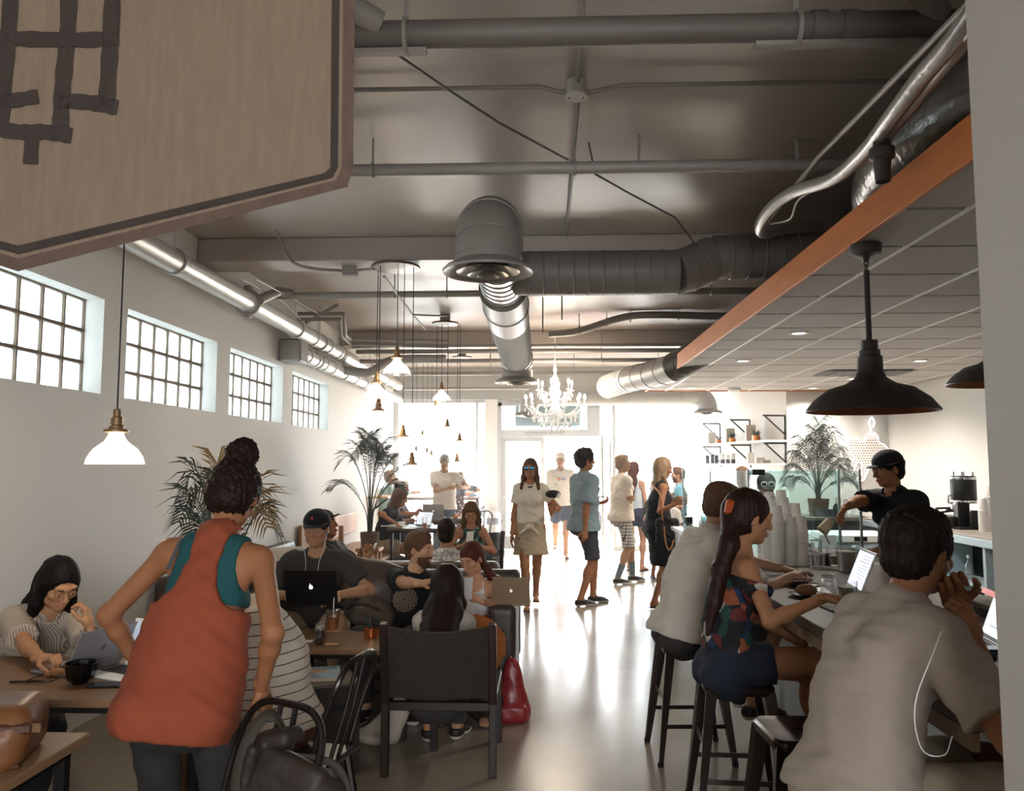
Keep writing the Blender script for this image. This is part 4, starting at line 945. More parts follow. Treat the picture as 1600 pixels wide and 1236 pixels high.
def band(i0, i1, d, name, m):
    a, b = bpoly(i0), bpoly(i1); a = [(552 - i0, -700)] + a; b = [(552 - i1, -700)] + b
    mb = MB(e.location); n = len(a); vs = [S_(x, y, -d) for x, y in a] + [S_(x, y, -d) for x, y in b] + [S_(x, y, .014) for x, y in a] + [S_(x, y, 0) for x, y in b]; fs = []
    for i in range(n - 1): fs += [(i, i + 1, n + i + 1, n + i), (i, 2 * n + i, 2 * n + i + 1, i + 1), (n + i, n + i + 1, 3 * n + i + 1, 3 * n + i)]
    mb.add(vs, fs); return mb.build(name, m, e)
band(0, 18, .006, 'hem_border', M_hem); band(24, 36, .002, 'printed_border', M_print)
def stroke(pts, wd):
    mb = MB(e.location); L = []; Rr = []
    q = smoothpts([V((x, y, 0)) for x, y in pts], 5) if len(pts) > 2 else [V((*p, 0)) for p in pts]
    for i, p in enumerate(q):
        d = (q[min(i + 1, len(q) - 1)] - q[max(i - 1, 0)]).normalized(); n = V((-d.y, d.x, 0)) * (wd / 2 * (1 + .09 * math.sin(i * 2.3)))
        L.append(S_(p.x + n.x, p.y + n.y, -.003)); Rr.append(S_(p.x - n.x, p.y - n.y, -.003))
    n = len(q); mb.add(L + Rr, [(i, i + 1, n + i + 1, n + i) for i in range(n - 1)]); mb.build('printed_stroke', M_print, e)
for pts, wd in ((((108, -60), (106, 40), (98, 130), (94, 200)), 26), (((178, -60), (172, 70), (166, 165)), 26), (((20, -60), (12, 60), (2, 190)), 24), (((-60, 55), (30, 60), (120, 62), (186, 60)), 24), (((60, 150), (10, 158), (-40, 160)), 22), (((90, 157), (140, 160), (184, 168)), 24), (((-30, 196), (30, 206), (70, 206), (112, 212)), 24), (((50, 212), (47, 256)), 22), (((30, -60), (12, -20)), 22)): stroke(pts, wd)
MB(e.location).tube([S_(-330, -690, 0), S_(570, -690, 0)], .015, 8).build('hanging_rod', M_black, e)
# ---------------------------------------------------------------- glass pendants
M_brass = mat('aged_brass', '#8c6f50', .5, .6)
M_clear = clearglass('clear_shade_glass', '#ffffff', .30, .10)
M_pshade = milkglass('pressed_glass_shade', '#ffffff'); M_pshade.node_tree.nodes['Mix Shader'].inputs[0].default_value = .22
M_bulb = mat('warm_bulb', '#fff0d6', .4, emit=40)
def lamp_light(p, w_, par, c=(1, .78, .52), r=.03):
    l = bpy.data.lights.new('bulb_light', 'POINT'); l.energy = w_; l.color = c; l.shadow_soft_size = r; o = bpy.data.objects.new('bulb_light', l); COL.objects.link(o); o.location = p - par.location; o.parent = par
def pendant(p, ztop, label, r=.115, group=None, light=0, xt=None):
    p = V(p); e = thing('glass_pendant', label, 'lamp', p, group); k = r / .115
    MB().lathe([(.004, .235 * k), (.016 * k, .23 * k), (.018 * k, .20 * k), (.024 * k, .195 * k), (.024 * k, .165 * k), (.03 * k, .16 * k), (.03 * k, .150 * k), (.05 * k, .145 * k), (.05 * k, .135 * k), (.026 * k, .13 * k), (.001, .13 * k)], n=20).build('socket', M_brass, e)
    MB().lathe([(.028 * k, .135 * k), (.034 * k, .115 * k), (.045 * k, .095 * k), (.085 * k, .065 * k), (.108 * k, .03 * k), (.115 * k, 0), (.112 * k, 0), (.104 * k, .03 * k), (.082 * k, .062 * k), (.042 * k, .092 * k), (.031 * k, .115 * k), (.026 * k, .133 * k)], n=32).build('shade', M_pshade, e)
    MB().sphere((0, 0, .075 * k), (.027 * k, .027 * k, .036 * k), 14, 8).build('bulb', M_bulb, e)
    t = V((xt[0] - p.x, xt[1] - p.y, ztop - p.z)) if xt else V((0, 0, ztop - p.z))
    MB().tube([V((0, 0, .23 * k)), t], .0035, 6).build('cord', M_dark, e)
    if light: lamp_light(p + V((0, 0, -.02)), light, e)
    return e
pendant((-1.87, 3.5, 1.605), ZC, 'lit clear glass pendant with brass socket hanging alone above the left table', .12, light=6)
def canopy(c, r, label):
    e = thing('pendant_canopy', label, 'lamp', c); MB().lathe([(r, .02), (r * 1.02, .012), (r, 0), (.001, -.006)], n=36).lathe([(.001, .02), (r, .02)], n=36).build('canopy_disc', mat('canopy_bronze', '#6a5a4c', .35, .5), e)
    MB().box((-.06, -.05, .02), (.06, .05, ZC - c[2])).build('canopy_mount', M_pipe, e); return e
canopy((-1.21, 6.6, 3.235), .2, 'round bronze ceiling canopy holding the nearer pendant cluster')
canopy((-1.20, 10.0, 3.36), .165, 'round bronze ceiling canopy holding the second pendant cluster')
canopy((-1.30, 13.2, 3.36), .165, 'round bronze ceiling canopy of the farthest pendant cluster at the window')
c1 = [((620, 585), 'upper glass pendant of the nearer cluster, highest of the five', 1), ((588, 624), 'glass pendant of the nearer cluster, left and second highest', 1), ((591, 668), 'glass pendant of the nearer cluster, left and third highest', 1), ((629, 708), 'glass pendant of the nearer cluster, second lowest', 0), ((643, 752), 'glass pendant of the nearer cluster, hanging lowest', 0)]
for i, ((px, py), lb, li) in enumerate(c1):
    p = P(px, py, 6.6 + .09 * math.sin(i * 2.4)); pendant(p, 3.235, lb, .115, 'nearer pendant cluster', light=3 if li else 0)
c2 = [((690, 626), 'glass pendant of the second cluster, hanging highest', 1), ((682, 650), 'glass pendant of the second cluster, second highest', 0), ((699, 684), 'glass pendant of the second cluster, middle height', 0), ((718, 706), 'glass pendant of the second cluster, second lowest', 0), ((714, 738), 'glass pendant of the second cluster, hanging lowest', 0)]
for i, ((px, py), lb, li) in enumerate(c2):
    p = P(px, py, 10 + .08 * math.sin(i * 2)); pendant(p, 3.36, lb, .115, 'second pendant cluster', light=3 if li else 0)
for i, (px, py) in enumerate(((650, 716), (667, 718), (674, 722), (660, 690))):
    p = P(px, py, 13.2 + .06 * i); pendant(p, 3.36, 'glass pendant of the farthest cluster, ' + ['leftmost', 'middle', 'rightmost', 'highest'][i], .1, 'farthest pendant cluster')
# ---------------------------------------------------------------- chandelier
CC = V((.19, 11.0, 2.35)); e = thing('chandelier', 'lit crystal chandelier with candle bulbs hanging near the entrance', 'chandelier', CC)
M_cry = clearglass('crystal', '#ffffff', .5, .05); M_cryb = mat('crystal_body', '#ffffff', .12, trans=.25, ior=1.4)
MB().lathe([(.01, .62), (.03, .55), (.012, .5), (.05, .42), (.02, .36), (.06, .28), (.09, .22), (.03, .15), (.05, .06), (.08, 0), (.05, -.08), (.02, -.14), (.03, -.2), (.001, -.24)], n=18).build('crystal_stem', M_cryb, e)
MB().tube([V((0, 0, .6)), V((0, 0, ZC - CC.z))], .012, 6).build('chain', M_white, e)
dp = None
def drop(p, s_):
    global dp
    if dp is None: dp = MB().lathe([(.001, .02), (.006, .012), (.011, -.004), (.008, -.018), (.001, -.03)], n=6, smooth=False).build('crystal_drop', M_cryb, e); o = dp
    else: o = dp.copy(); COL.objects.link(o); o.parent = e
    o.location = p; o.scale = (s_,) * 3
for tier, (n_, rad, z) in enumerate(((10, .40, .06), (6, .24, .26))):
    for i in range(n_):
        a = 2 * math.pi * i / n_ + tier * .3; d = V((math.cos(a), math.sin(a), 0))
        ar = MB().tube(smoothpts([d * .03 + V((0, 0, z - .05)), d * rad * .45 + V((0, 0, z - .13)), d * rad * .85 + V((0, 0, z - .06)), d * rad + V((0, 0, z))], 4), .008, 6).build('arm', M_cryb, e)
        MB().lathe([(.02, 0), (.04, .012), (.02, .016), (.011, .02), (.011, .085), (.001, .088)], d * rad + V((0, 0, z)), 10).build('candle_cup', M_white, ar, fix=False)
        MB().sphere(d * rad + V((0, 0, z + .115)), (.015, .015, .034), 8, 6).build('candle_bulb', mat('candle_bulb_glow', '#fff6e6', .4, emit=130), ar, fix=False)
        for k in range(5): drop(d * rad * (.55 + .12 * k) + V((0, 0, z - .13 + .02 * k - .03 * (k % 2))), 1.2)
for ring, (rad, z, n_) in enumerate(((.30, -.12, 18), (.2, -.2, 14), (.11, -.27, 9))):
    MB().tube([V((rad * math.cos(a), rad * math.sin(a), z + .03)) for a in [2 * math.pi * i / 24 for i in range(24)]], .005, 5, closed=True).build('crystal_ring', M_cryb, e)
    for i in range(n_): a = 2 * math.pi * i / n_; drop(V((rad * math.cos(a), rad * math.sin(a), z)), 1.8)
lamp_light(CC + V((0, 0, .35)), 22, e, r=.2)
# ---------------------------------------------------------------- dark warehouse pendants over the bar
M_shade = mat('charcoal_enamel', '#3b3532', .45, .2, var=.1, vscale=30); M_shin = mat('copper_inside', '#7a4d34', .4, .5)
def warehouse(c, ztop, label, r=.31):
    e = thing('warehouse_pendant', label, 'lamp', c); k = r / .31
    MB().lathe([(.31 * k, 0), (.312 * k, .006), (.27 * k, .06), (.20 * k, .112), (.12 * k, .135), (.075 * k, .165), (.06 * k, .20), (.06 * k, .27), (.05 * k, .275), (.05 * k, .30), (.04 * k, .305), (.04 * k, .35), (.001, .352)], n=44).build('shade', M_shade, e)
    MB().lathe([(.306 * k, .0), (.266 * k, .055), (.197 * k, .106), (.118 * k, .13), (.06 * k, .16), (.001, .165)], n=44).build('shade_lining', M_shin, e)
    h = ztop - c[2]; MB().tube([V((0, 0, .35)), V((0, 0, h - .13))], .014, 12).build('stem', M_shade, e)
    MB().tube([V((0, .012 * math.cos(a), h - .115 + .016 * math.sin(a))) for a in [i * math.pi / 5 for i in range(10)]], .0035, 5, closed=True).tube([V((.01 * math.cos(a), 0, h - .093 + .016 * math.sin(a))) for a in [i * math.pi / 5 for i in range(10)]], .0035, 5, closed=True).build('chain_link', M_shade, e)
    MB().lathe([(.001, -.09), (.012, -.085), (.02, -.06), (.07, -.05), (.075, -.03), (.075, 0), (.001, 0)], (0, 0, h), 28).build('ceiling_cup', M_shade, e)
    MB().sphere((0, 0, .09), (.035, .035, .045), 12, 8).build('bulb', mat('soft_bulb', '#ffcf9a', .4, emit=3), e); return e
warehouse(V((1.61, 4.0, 1.86)), 2.69, 'dark charcoal warehouse pendant hanging over the bar', .305)
warehouse(V((2.95, 5.3, 2.12)), 2.69, 'second dark warehouse pendant half hidden by the pillar', .31)
# ---------------------------------------------------------------- laptops
M_alu_l = mat('laptop_aluminium', '#b4b3b2', .35, .7); M_key = mat('laptop_keys', '#1c1b1c', .5); M_blk_l = mat('laptop_black', '#141213', .45, .1); M_gold = mat('laptop_gold', '#9a8268', .4, .5)
M_apple_on = mat('lit_emblem', '#efe6ff', .4, emit=2.0); M_apple_off = mat('pale_emblem', '#e8dccb', .3, emit=.5)
def emblem(mb, kind, c, ux, uz, n, s_):
    """fruit with a bite, or four squares"""
    if kind == 'squares':
        for a in (-1, 1):
            for b in (-1, 1):
                q = c + ux * a * s_ * .55 + uz * b * s_ * .55; h = s_ * .48; mb.add([q - ux * h - uz * h, q + ux * h - uz * h, q + ux * h + uz * h, q - ux * h + uz * h], [(0, 1, 2, 3)])
        return
    pts = []
    for i in range(40):
        a = 2 * math.pi * i / 40; x, y = math.sin(a), math.cos(a); rr = 1 - .16 * math.exp(-((a if a < math.pi else 2 * math.pi - a) / .35) ** 2) - .10 * math.exp(-((a - math.pi) / .3) ** 2)
        px, py = x * rr * .92, y * rr
        d = math.hypot(px - 1.18, py - .12)
        if d < .52: k = .52 / max(d, 1e-3); px, py = 1.18 + (px - 1.18) * k, .12 + (py - .12) * k
        pts.append(c + ux * px * s_ * .8 + uz * (py * .85 - .12) * s_)
    mb.add([c - uz * .1 * s_] + pts, [(0, i + 1, (i + 1) % 40 + 1) for i in range(40)])
    q = c + uz * s_ * 1.02 + ux * .16 * s_; mb.add([q + (ux * -.16 - uz * .28) * s_, q + (ux * .14 - uz * .06) * s_, q + (ux * .18 + uz * .26) * s_, q + (ux * -.12 + uz * .02) * s_], [(0, 1, 2, 3)])
def laptop(hinge, yaw, label, open_=105, w_=.32, d=.22, m=None, screen=None, logo='apple', logo_m=None, tilt=0, keys=True, bez=None, group=None):
    """yaw: the way the screen faces (0 = away from camera, 90 = +X, 180 = to camera)"""
    m = m or M_alu_l; e = thing('laptop', label, 'laptop', hinge, group); e.rotation_euler = (0, 0, -R(yaw) + 0); 
    # local: screen faces +Y, hinge along X
    M = Matrix.Rotation(R(tilt), 4, 'X')
    b = MB(); b.box((-w_ / 2, 0, 0), (w_ / 2, d, .012), .004, M); b.build('base', m, e)
    if keys:
        kb = MB(); kb.box((-w_ * .44, .02, .0115), (w_ * .44, d * .56, .0135), 0, M); kbo = kb.build('keyboard', M_key, e)
        k = MB()
        for r_ in range(5):
            for c_ in range(13): k.box((-w_ * .43 + c_ * w_ * .86 / 13 + .0015, .026 + r_ * .021, .0135), (-w_ * .43 + (c_ + 1) * w_ * .86 / 13 - .0015, .044 + r_ * .021, .0155), 0, M)
        ko = k.build('keys', mat('key_caps', '#2a292b', .5), kbo, fix=False); ko['kind'] = 'stuff'
        MB().box((-w_ * .16, d * .6, .0118), (w_ * .16, d * .95, .0126), 0, M).build('trackpad', m, e)
    L = Matrix.Translation((0, 0, .01)) @ M @ Matrix.Rotation(-R(open_ - 90), 4, 'X').inverted() if False else Matrix.Translation((0, 0, .01)) @ Matrix.Rotation(R(open_ - 90 + tilt), 4, 'X')
    MB().box((-w_ / 2, -.007, 0), (w_ / 2, 0, d), .003, L).build('lid', m, e)
    MB().box((-w_ / 2 + .004, 0, .006), (w_ / 2 - .004, .0008, d - .004), 0, L).build('bezel', bez or M_blk_l, e)
    MB().quad(L @ V((-w_ / 2 + .014, .0014, .02)), L @ V((w_ / 2 - .014, .0014, .02)), L @ V((w_ / 2 - .014, .0014, d - .014)), L @ V((-w_ / 2 + .014, .0014, d - .014))).build('screen', screen or mat('screen_white', '#cfd4de', .3, emit=.8), e)
    if screen in ('', None) or True:
        sc_ = MB()
        r_ = random.Random(int(hinge[0] * 97 + hinge[1] * 131))
        for i in range(9):
            y0 = d - .035 - i * (d - .07) / 9; x0 = -w_ / 2 + .03 + .02 * r_.random(); x1 = x0 + (w_ - .09) * (.35 + .6 * r_.random())
            sc_.quad(*[L @ V(q) for q in ((x0, .0018, y0), (x1, .0018, y0), (x1, .0018, y0 + .0035), (x0, .0018, y0 + .0035))])
        sc_.build('screen_text', mat('screen_ink', '#7d8594', .5, emit=.2), e, fix=False)['kind'] = 'stuff'
    if logo:
        mb = MB(); emblem(mb, logo, L @ V((0 if logo == 'apple' else 0, -.0078, d * .52)), L.to_3x3() @ V((-1, 0, 0)), L.to_3x3() @ V((0, 0, 1)), None, .017 * w_ / .32 * (1 if logo == 'apple' else .8)); mb.build('lid_emblem', logo_m or M_apple_off, e)
    return e
# ---------------------------------------------------------------- left tables
M_top = mat('walnut_table_top', '#7a5c42', .38, var=.3, vscale=3, stretch=(1, 14, 1), bump=.03, bscale=20)
def table(name, label, x0, y0, x1, y1, z, legs=.03, m=None, th=.03, frame=True, inset=.04, leg_pts=None):
    c = ((x0 + x1) / 2, (y0 + y1) / 2, 0); e = thing(name, label, 'table', c)
    MB(c).box((x0, y0, z - th), (x1, y1, z), .004).build('table_top', m or M_top, e)
    if frame:
        f = MB(c); a = inset
        f.box((x0 + a, y0 + a, z - th - .03), (x1 - a, y0 + a + .03, z - th)); f.box((x0 + a, y1 - a - .03, z - th - .03), (x1 - a, y1 - a, z - th)); f.box((x0 + a, y0 + a, z - th - .03), (x0 + a + .03, y1 - a, z - th)); f.box((x1 - a - .03, y0 + a, z - th - .03), (x1 - a, y1 - a, z - th)); f.build('frame', M_black, e)
    for (x, y) in leg_pts or ((x0 + inset, y0 + inset), (x1 - inset - legs, y0 + inset), (x0 + inset, y1 - inset - legs), (x1 - inset - legs, y1 - inset - legs)):
        MB(c).box((x, y, 0), (x + legs, y + legs, z - th), .002).build('leg', M_black, e)
    return e
table('cafe_table', 'long wooden table with black frame where the woman in the striped shirt reads', -2.75, 2.97, -1.22, 3.62, .75, .035)
table('cafe_table', 'wooden topped table with black legs under the tan leather bag', -2.75, 1.5, -1.44, 2.62, .75, .035, m=mat('oak_table_top', '#8b6b4e', .4, var=.25, vscale=3, stretch=(14, 1, 1)))
table('coffee_table', 'low wooden coffee table with dark legs in front of the brown couch', -1.52, 4.64, -.55, 5.24, .56, .04, th=.028)
# bowl, phone, glasses, pastry crumbs on the left table
p = G(125, 1068, .75); e = thing('bowl', 'black glazed bowl on the left table in front of the laptop', 'bowl', p)
MB().lathe([(.028, 0), (.03, .006), (.048, .02), (.056, .045), (.06, .078), (.056, .08), (.05, .05), (.04, .02), (.001, .012)], n=10, smooth=False).build('bowl_body', mat('black_glaze', '#0c0a0a', .12), e)
MB().tube([V((.058 * math.cos(a), .058 * math.sin(a), .079)) for a in [i * math.pi / 12 for i in range(24)]], .003, 5, closed=True).build('bowl_rim', mat('black_glaze', '#0c0a0a'), e)
p = G(170, 1072, .75); e = thing('phone', 'smartphone lying on the left table beside the orange top', 'phone', p, rotz=.1); MB().box((-.075, -.035, 0), (.075, .035, .009), .004).build('phone_body', M_blk_l, e); MB().box((-.07, -.031, .009), (.07, .031, .0095)).build('phone_screen', mat('phone_glass', '#3a4048', .05), e)
p = G(60, 1066, .755); e = thing('eyeglasses', 'folded dark eyeglasses on the left table', 'glasses', p); m = MB()
for s in (-1, 1): m.tube([V((s * .032 + .022 * math.cos(a), .016 * math.sin(a), .004)) for a in [i * math.pi / 8 for i in range(16)]], .002, 5, closed=True)
m.tube([V((-.01, 0, .005)), V((.01, 0, .005))], .002, 5); m.build('lens_frame', M_blk_l, e)
for s in (-1, 1): MB().tube([V((s * .054, 0, .004)), V((s * .05, .11, .004)), V((s * .03, .14, .004))], .002, 5).build('temple_arm', M_blk_l, e)
p = G(88, 1058, .75); tag(MB().sphere((0, 0, .02), (.032, .022, .018), 8, 6).sphere((.03, .01, .015), (.02, .016, .013), 8, 5).sphere((-.028, -.008, .013), (.018, .015, .012), 8, 5).build('pastry', mat('pastry_brown', '#8a5a38', .8, var=.3, vscale=60)), 'torn brown pastry piece beside the black bowl', 'pastry').location = p
tag(MB().tube([V((0, 0, .006)), V((.12, .02, .006))], .004, 6).build('pen', M_blk_l), 'dark pen on the left table in front of the glasses', 'pen').location = G(15, 1068, .75)
laptop(G(134, 1052, .75) + V((0, .05, 0)), -68, 'grey laptop with four-square emblem on its lid on the left table', 118, .27, .2, m=mat('surface_grey', '#8f8a8c', .45, .3), logo='squares', logo_m=mat('dark_emblem', '#55525a', .4))
laptop(G(205, 1052, .75) + V((.03, .06, 0)), 205, 'white framed laptop open towards the camera behind the orange top', 104, .26, .19, m=M_white, bez=mat('white_bezel', '#e6e8ea', .4), screen=mat('screen_bluish', '#aab4c2', .3, emit=.5), logo=None)
# leather bag on the near table
M_tan = mat('tan_leather', '#744a2b', .42, var=.35, vscale=4, bump=.25, bscale=35); M_tand = mat('dark_tan_leather', '#4a2c1c', .4, bump=.3, bscale=40)
bc = V((-1.62, 2.32, .75)); e = thing('leather_bag', 'worn tan leather bag lying on the near left table', 'bag', bc)
Mb = Matrix.Rotation(.30, 3, 'Z') @ Matrix.Rotation(.10, 3, 'Y'); s = Solid(); s.box(bc + V((-.12, .02, .075)), (.26, .15, .072), Mb, r=.06, k=.03); s.box(bc + V((.02, .06, .115)), (.12, .11, .05), Mb @ Matrix.Rotation(-.15, 3, 'Y'), r=.045, k=.06)
solid('bag_body', s, M_tan, e, .009, wrinkle(.0045, 16, 16, 22, 3)); Q = lambda x, y, z: bc + V((-.12, .02, .075)) + Mb @ V((x, y, z))
for i in range(3): MB(bc).tube(smoothpts([Q(-.25, -.15, -.05 + .03 * i), Q(-.05, -.158, -.05 + .03 * i), Q(.14, -.155, -.05 + .03 * i), Q(.25, -.11, -.045 + .03 * i)], 6), .008, 8).build('bag_seam', M_tand, e)
MB(bc).beam(Q(.06, -.162, .055), Q(.27, -.11, .06), .02, .03, bev=.006).build('zipper_edge', M_tand, e); MB(bc).box((-.02, -.004, -.012), (.02, .004, .012), .002, Matrix.Translation(Q(.275, -.11, .06) - bc * 0) if False else Matrix.Translation(Q(.275, -.11, .06))).build('zip_pull', M_brass, e)
MB(bc).tube(smoothpts([Q(-.2, .02, .075), Q(-.08, -.02, .12), Q(.03, .0, .125), Q(.1, .03, .09)], 6), .009, 8, sq=((0, 1, 0), .5)).build('strap', M_tand, e)
for x in (-.1, .0): MB(bc).tube([Q(x + .018 * math.cos(a), -.005 + .012 * math.sin(a), .118) for a in [i * math.pi / 8 for i in range(16)]], .003, 5, closed=True).build('buckle_ring', M_brass, e)
# ---------------------------------------------------------------- couches
M_lea = mat('brown_leather', '#3f332d', .42, var=.25, vscale=5, bump=.22, bscale=24); M_lea2 = mat('brown_leather_lit', '#4a3c34', .45, var=.2, vscale=5, bump=.25, bscale=20)  # second leather is a lighter copy, its lit look put into the colour
def cushion(name, c, h, m, par, M=None, r=.06, puff=0, res=.02, nz=None):
    s = Solid(); s.box(c, h, M, r=r, k=.03)
    if puff: s.ell(c, (h[0] * .9, h[1] + puff, h[2] + puff), M, .08)
    return solid(name, s, m, par, res, nz or wrinkle(.005, 6, 6, 9, 4))
e = thing('couch', 'brown leather couch facing the camera behind the coffee table', 'couch', (-1.1, 5.8, 0)); CX0, CX1 = -2.05, -.17
MB((-1.1, 5.8, 0)).box((CX0, 5.38, .12), (CX1, 6.2, .26), .02).build('couch_base', M_lea, e)
for i in range(3): cushion('seat_cushion', (CX0 + .12 + .28 + i * .555, 5.66, .29), (.275, .33, .07), M_lea, e, r=.05, puff=.01)
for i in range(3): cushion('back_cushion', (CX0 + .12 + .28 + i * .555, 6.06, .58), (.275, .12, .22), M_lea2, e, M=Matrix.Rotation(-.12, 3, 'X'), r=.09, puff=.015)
cushion('armrest', (CX1 - .09, 5.78, .41), (.09, .42, .275), M_lea, e, r=.03); cushion('armrest', (CX0 + .0, 5.78, .41), (.09, .42, .275), M_lea, e, r=.03)
cushion('couch_back', (-1.1, 6.2, .50), (.94, .07, .32), M_lea, e, r=.04)
for x, y in ((CX0 + .05, 5.42), (CX1 - .12, 5.42), (CX0 + .05, 6.12), (CX1 - .12, 6.12)): MB((-1.1, 5.8, 0)).box((x, y, 0), (x + .06, y + .06, .14)).build('leg', M_dark, e)
cushion_r = Matrix.Rotation(R(12), 3, 'Y') @ Matrix.Rotation(R(-14), 3, 'X')
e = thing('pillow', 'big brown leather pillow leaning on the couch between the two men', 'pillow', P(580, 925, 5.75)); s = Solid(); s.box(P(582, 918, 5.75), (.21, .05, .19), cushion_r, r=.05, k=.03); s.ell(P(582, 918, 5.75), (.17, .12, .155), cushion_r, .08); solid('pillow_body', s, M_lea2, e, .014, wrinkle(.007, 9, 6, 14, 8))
e = thing('couch', 'second brown leather couch, back to back behind the first one', 'couch', (-1.35, 6.8, 0))
MB((-1.35, 6.8, 0)).box((-2.3, 6.45, .12), (-.33, 7.2, .27), .02).build('couch_base', M_lea, e)
cushion('seat_cushion', (-1.8, 6.85, .32), (.46, .34, .07), M_lea, e, r=.05); cushion('seat_cushion', (-.85, 6.85, .32), (.46, .34, .07), M_lea, e, r=.05)
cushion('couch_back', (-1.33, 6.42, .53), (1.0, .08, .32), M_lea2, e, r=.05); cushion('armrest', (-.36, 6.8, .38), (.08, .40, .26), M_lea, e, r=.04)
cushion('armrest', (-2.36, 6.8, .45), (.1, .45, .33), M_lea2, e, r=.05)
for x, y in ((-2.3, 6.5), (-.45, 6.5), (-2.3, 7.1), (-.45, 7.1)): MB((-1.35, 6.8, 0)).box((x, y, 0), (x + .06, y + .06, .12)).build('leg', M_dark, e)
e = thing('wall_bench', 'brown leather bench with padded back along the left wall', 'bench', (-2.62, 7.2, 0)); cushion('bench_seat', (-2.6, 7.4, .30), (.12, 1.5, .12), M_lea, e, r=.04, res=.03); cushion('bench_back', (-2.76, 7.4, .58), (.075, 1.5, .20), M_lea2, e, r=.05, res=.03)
MB((-2.62, 7.2, 0)).box((-2.72, 6.0, 0), (-2.5, 8.8, .18)).build('bench_plinth', M_dark, e)
e = thing('wall_bench', 'pale wooden wall bench with a plain back rail beyond the couches', 'bench', (-2.55, 10.6, 0)); o_ = e.location
WB = mat('pale_bench_wood', '#a5794f', .45, var=.2, vscale=3, stretch=(8, 1, 8)); MB(o_).box((-2.82, 9.4, .42), (-1.95, 12.2, .46), .006).build('bench_seat', WB, e); MB(o_).box((-2.82, 9.4, .62), (-2.78, 12.2, .90), .006).build('back_rail', WB, e); MB(o_).box((-2.35, 9.4, .6), (-2.3, 9.44, .9)).build('bench_post', WB, e)
for y in (9.5, 10.8, 12.1): MB(o_).box((-2.75, y, 0), (-2.4, y + .05, .42)).build('leg', WB, e)
for i, (c, h, m, lb) in enumerate((((-2.2, 7.0, .72), (.22, .07, .17), mat('cream_striped_throw', '#cfc6ba', .9), 'cream striped pillow beside the lying man on the back couch'), ((-1.95, 7.35, .62), (.2, .08, .17), mat('brown_check_cloth', '#7d6a5c', .9), 'brown checked pillow on the back couch near the basket'))):
    e = thing('pillow', lb, 'pillow', c); M = Matrix.Rotation(.5, 3, 'Z') @ Matrix.Rotation(-.25, 3, 'X'); s = Solid(); s.box(c, h, M, r=.06); s.ell(c, (h[0] * .8, h[1] + .04, h[2] * .85), M, .08); solid('pillow_body', s, m, e, .02, wrinkle(.006))
# backpack between the men
c = P(575, 955, 5.55); e = thing('backpack', 'olive brown canvas backpack slumped on the couch between the men', 'backpack', c); M_can = mat('olive_canvas', '#4c4136', .85, var=.2, vscale=20, bump=.2, bscale=90)
s = Solid(); s.ell(c, (.17, .12, .085), None); s.box(c + V((.05, -.02, -.03)), (.14, .1, .06), Matrix.Rotation(.2, 3, 'Y'), r=.04, k=.05); s.ell(c + V((-.03, -.03, .05)), (.09, .08, .04), Matrix.Rotation(-.5, 3, 'Y'), .04); solid('pack_body', s, M_can, e, .012, wrinkle(.008, 14, 10, 22, 6))
MB(c).tube(smoothpts([c + V((-.12, -.08, .03)), c + V((-.05, -.12, .07)), c + V((.06, -.12, .05)), c + V((.14, -.08, -.02))], 5), .012, 8).build('strap', mat('pack_strap', '#2c231d', .7), e)
for dx in (-.01, .05): MB(c).tube([c + V((dx + .014 * math.cos(a), -.125, .055 + .01 * math.sin(a))) for a in [i * math.pi / 6 for i in range(12)]], .003, 5, closed=True).build('buckle', M_brass, e)
# ---------------------------------------------------------------- things on the coffee table
p = G(500, 1007, .56); e = thing('mason_jar', 'glass jar mug of dark red iced drink on the coffee table', 'jar', p)
jar = [(.001, .003), (.03, .003), (.034, .01), (.035, .085), (.031, .1), (.027, .106), (.028, .122), (.029, .125)]
MB().lathe(jar, n=24).build('jar_glass', M_clear, e); MB().lathe([(.001, .004), (.029, .005), (.032, .012), (.032, .075), (.001, .076)], n=24).build('drink', mat('dark_red_drink', '#22070a', .15), e)
for z in (.108, .116): MB().tube([V((.029 * math.cos(a), .029 * math.sin(a), z)) for a in [i * math.pi / 10 for i in range(20)]], .0015, 5, closed=True).build('thread', M_clear, e)
p = G(520, 984, .56); e = thing('iced_drink', 'clear plastic cup of amber iced drink with straw on the coffee table', 'cup', p)
MB().lathe([(.001, .002), (.03, .002), (.044, .12), (.046, .122)], n=24).build('cup_body', M_clear, e); MB().lathe([(.001, .004), (.0285, .004), (.037, .07), (.001, .071)], n=24).build('drink', mat('amber_drink', '#a8662e', .25), e); MB().lathe([(.048, .12), (.048, .128), (.04, .132), (.001, .133)], n=24).build('cup_lid', M_clear, e); MB().tube([V((0, 0, .02)), V((.004, 0, .20))], .0035, 8).build('straw', M_white, e)
